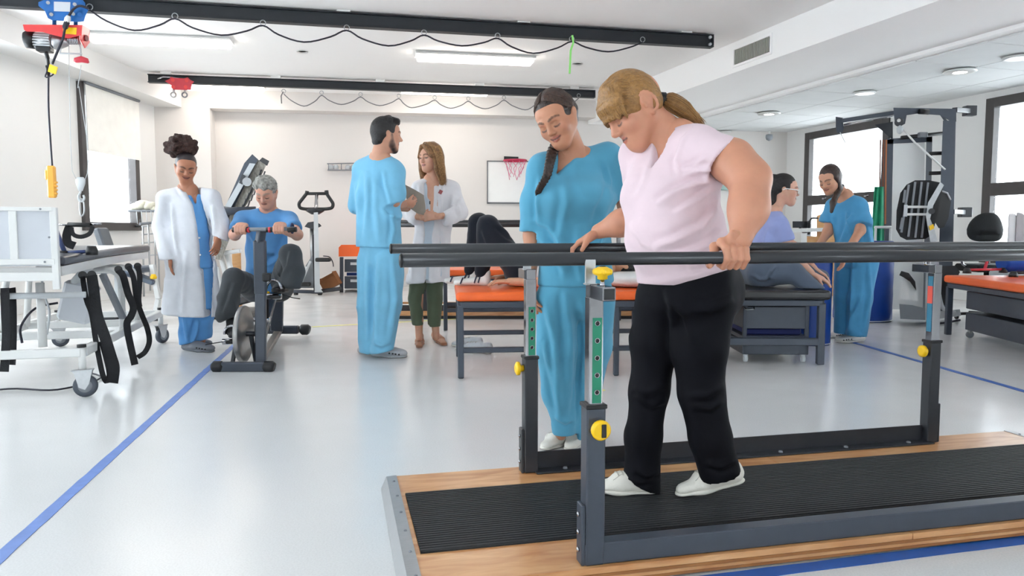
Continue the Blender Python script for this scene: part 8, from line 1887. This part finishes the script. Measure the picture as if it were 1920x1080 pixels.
c9 = [Seg(nb9, V(1608, 465, ND), (0.09, 0.06), (0.10, 0.08), x=ax9)] + chain([V(1608, 480, ND), V(1598, 620, ND)], [0.06, 0.03])
body_mesh('body', [(h9.face(0.5, 'down') + h9.neck(nb9, 0.046, 0.052) + [Seg(V(1586, 384, ND + 0.03), V(1596, 420, ND + 0.03), (0.10, 0.075, 0.05), (0.10, 0.095, 0.05), x=ax9, k=0.04)], 0.0052), (a9, 0.011), (h9h, 0.0055), (c9, 0.022)], skin_mat('skin'), n9, PAL((208, 154, 126), (176, 96, 92), (56, 40, 34)))
t9 = chain([s9n, V(1616, 415, ND - 0.12), V(1616, 430, ND - 0.14)], [0.062, 0.076, 0.08], 0.03) + [Plane(V(1615, 420, ND - 0.13), nv((-0.25, -0.2, -1)), 0.17)] + chain([s9f, V(1553, 412, ND + 0.13), V(1548, 428, ND + 0.12)], [0.06, 0.068, 0.07], 0.03) + [Plane(V(1551, 418, ND + 0.12), nv((-0.2, 0, -1)), 0.16)]
t9 += [Seg(V(1588, 384, ND + 0.03), V(1598, 425, ND + 0.02), (0.150, 0.09, 0.06), (0.155, 0.115, 0.08), x=ax9, k=0.05), Seg(V(1598, 425, ND + 0.02), V(1604, 475, ND), (0.155, 0.12, 0.08), (0.170, 0.15, 0.05), x=ax9, k=0.05), Seg(nb9 + np.array((0, 0.02, 0)), s9n, 0.042, 0.052, k=0.05), Seg(nb9 + np.array((0, 0.02, 0)), s9f, 0.042, 0.052, k=0.05), Plane(V(1604, 474, ND), (0, 0, -1), 0.35)]
t9 += [Seg(nb9 + np.array((-0.02, -0.015, 0.025)), None, (0.052, 0.055, 0.04), x=ax9, y=up, k=0.006, op='sub'), Seg(V(1577, 372, ND - 0.08), V(1571, 398, ND - 0.10), (0.035, 0.06, 0.02), (0.006, 0.05, 0.01), x=ax9, k=0.006, op='sub')]
M_SCRUB2 = cloth_mat('mid_blue_scrub', (80, 152, 196), 0.85, 0.1)
body_mesh('scrub_top', [(t9, 0.011)], M_SCRUB2, n9, None, 'blue scrub top', (0.010, (7, 7, 4), 9), pxf=[(p_, w_, a_ * 1.5) for p_, w_, a_ in [([(1590, 395), (1588, 425), (1575, 460)], 4, 0.014), ([(1600, 400), (1592, 415), (1598, 440)], 3, 0.012), ([(1625, 420), (1628, 445), (1632, 465)], 4, 0.014), ([(1562, 400), (1565, 440), (1572, 465)], 4, 0.010)]])
p9 = [Seg(V(1606, 468, ND), V(1606, 490, ND), (0.16, 0.14, 0.05), (0.16, 0.14, 0.06), x=ax9, k=0.04)] + chain([V(1622, 492, ND - 0.06), V(1612, 560, ND - 0.08), V(1606, 628, ND - 0.08)], [0.108, 0.098, 0.086], 0.03) + chain([V(1588, 492, ND + 0.08), V(1585, 560, ND + 0.06), V(1582, 622, ND + 0.06)], [0.10, 0.09, 0.082], 0.03) + [Plane(V(1600, 628, ND), nv((-0.06, 0, -1)), 0.3)]
body_mesh('scrub_trousers', [(p9, 0.011)], M_SCRUB2, n9, None, 'blue scrub trousers', (0.012, (7, 7, 4), 3), pxf=[(p_, w_, a_ * 1.5) for p_, w_, a_ in [([(1600, 480), (1598, 550), (1592, 620)], 4, 0.016), ([(1628, 490), (1630, 550), (1622, 615)], 4, 0.012), ([(1615, 560), (1600, 590), (1590, 622)], 4, 0.012)]])
clog(n9, gz(1620, 640, 0), gz(1566, 643, 0), M_CLOG3, 1.0); clog(n9, gz(1596, 632, 0), gz(1556, 634, 0), M_CLOG3, 1.0)
g = h9.seg
h9r = [g((0, -0.016, 0.042), None, (0.081, 0.099, 0.092), k=0.01), g((0, -0.05, 0.0), (0, -0.055, -0.05), (0.074, 0.05, 0.05), (0.055, 0.035, 0.03), k=0.03), g((0, 0.116, -0.035), None, (0.080, 0.075, 0.10), k=0.01, op='sub')] + [g((s_ * 0.072, 0.0, 0.03), (s_ * 0.062, -0.012, -0.07), (0.016, 0.034, 0.03), (0.014, 0.03, 0.03), k=0.02) for s_ in (-1, 1)]
h9r += chain([V(1578, 350, ND + 0.02), V(1569, 364, ND - 0.07), V(1562, 380, ND - 0.12), V(1559, 397, ND - 0.13)], [0.025, 0.024, 0.026, 0.014], 0.015)
body_mesh('hair', [(h9r, 0.006)], hair_mat('brown_hair', (52, 36, 32), 0.4, 0.4, scale=60), n9, None, 'dark brown hair with a side ponytail', (0.003, (60, 60, 12), 4))
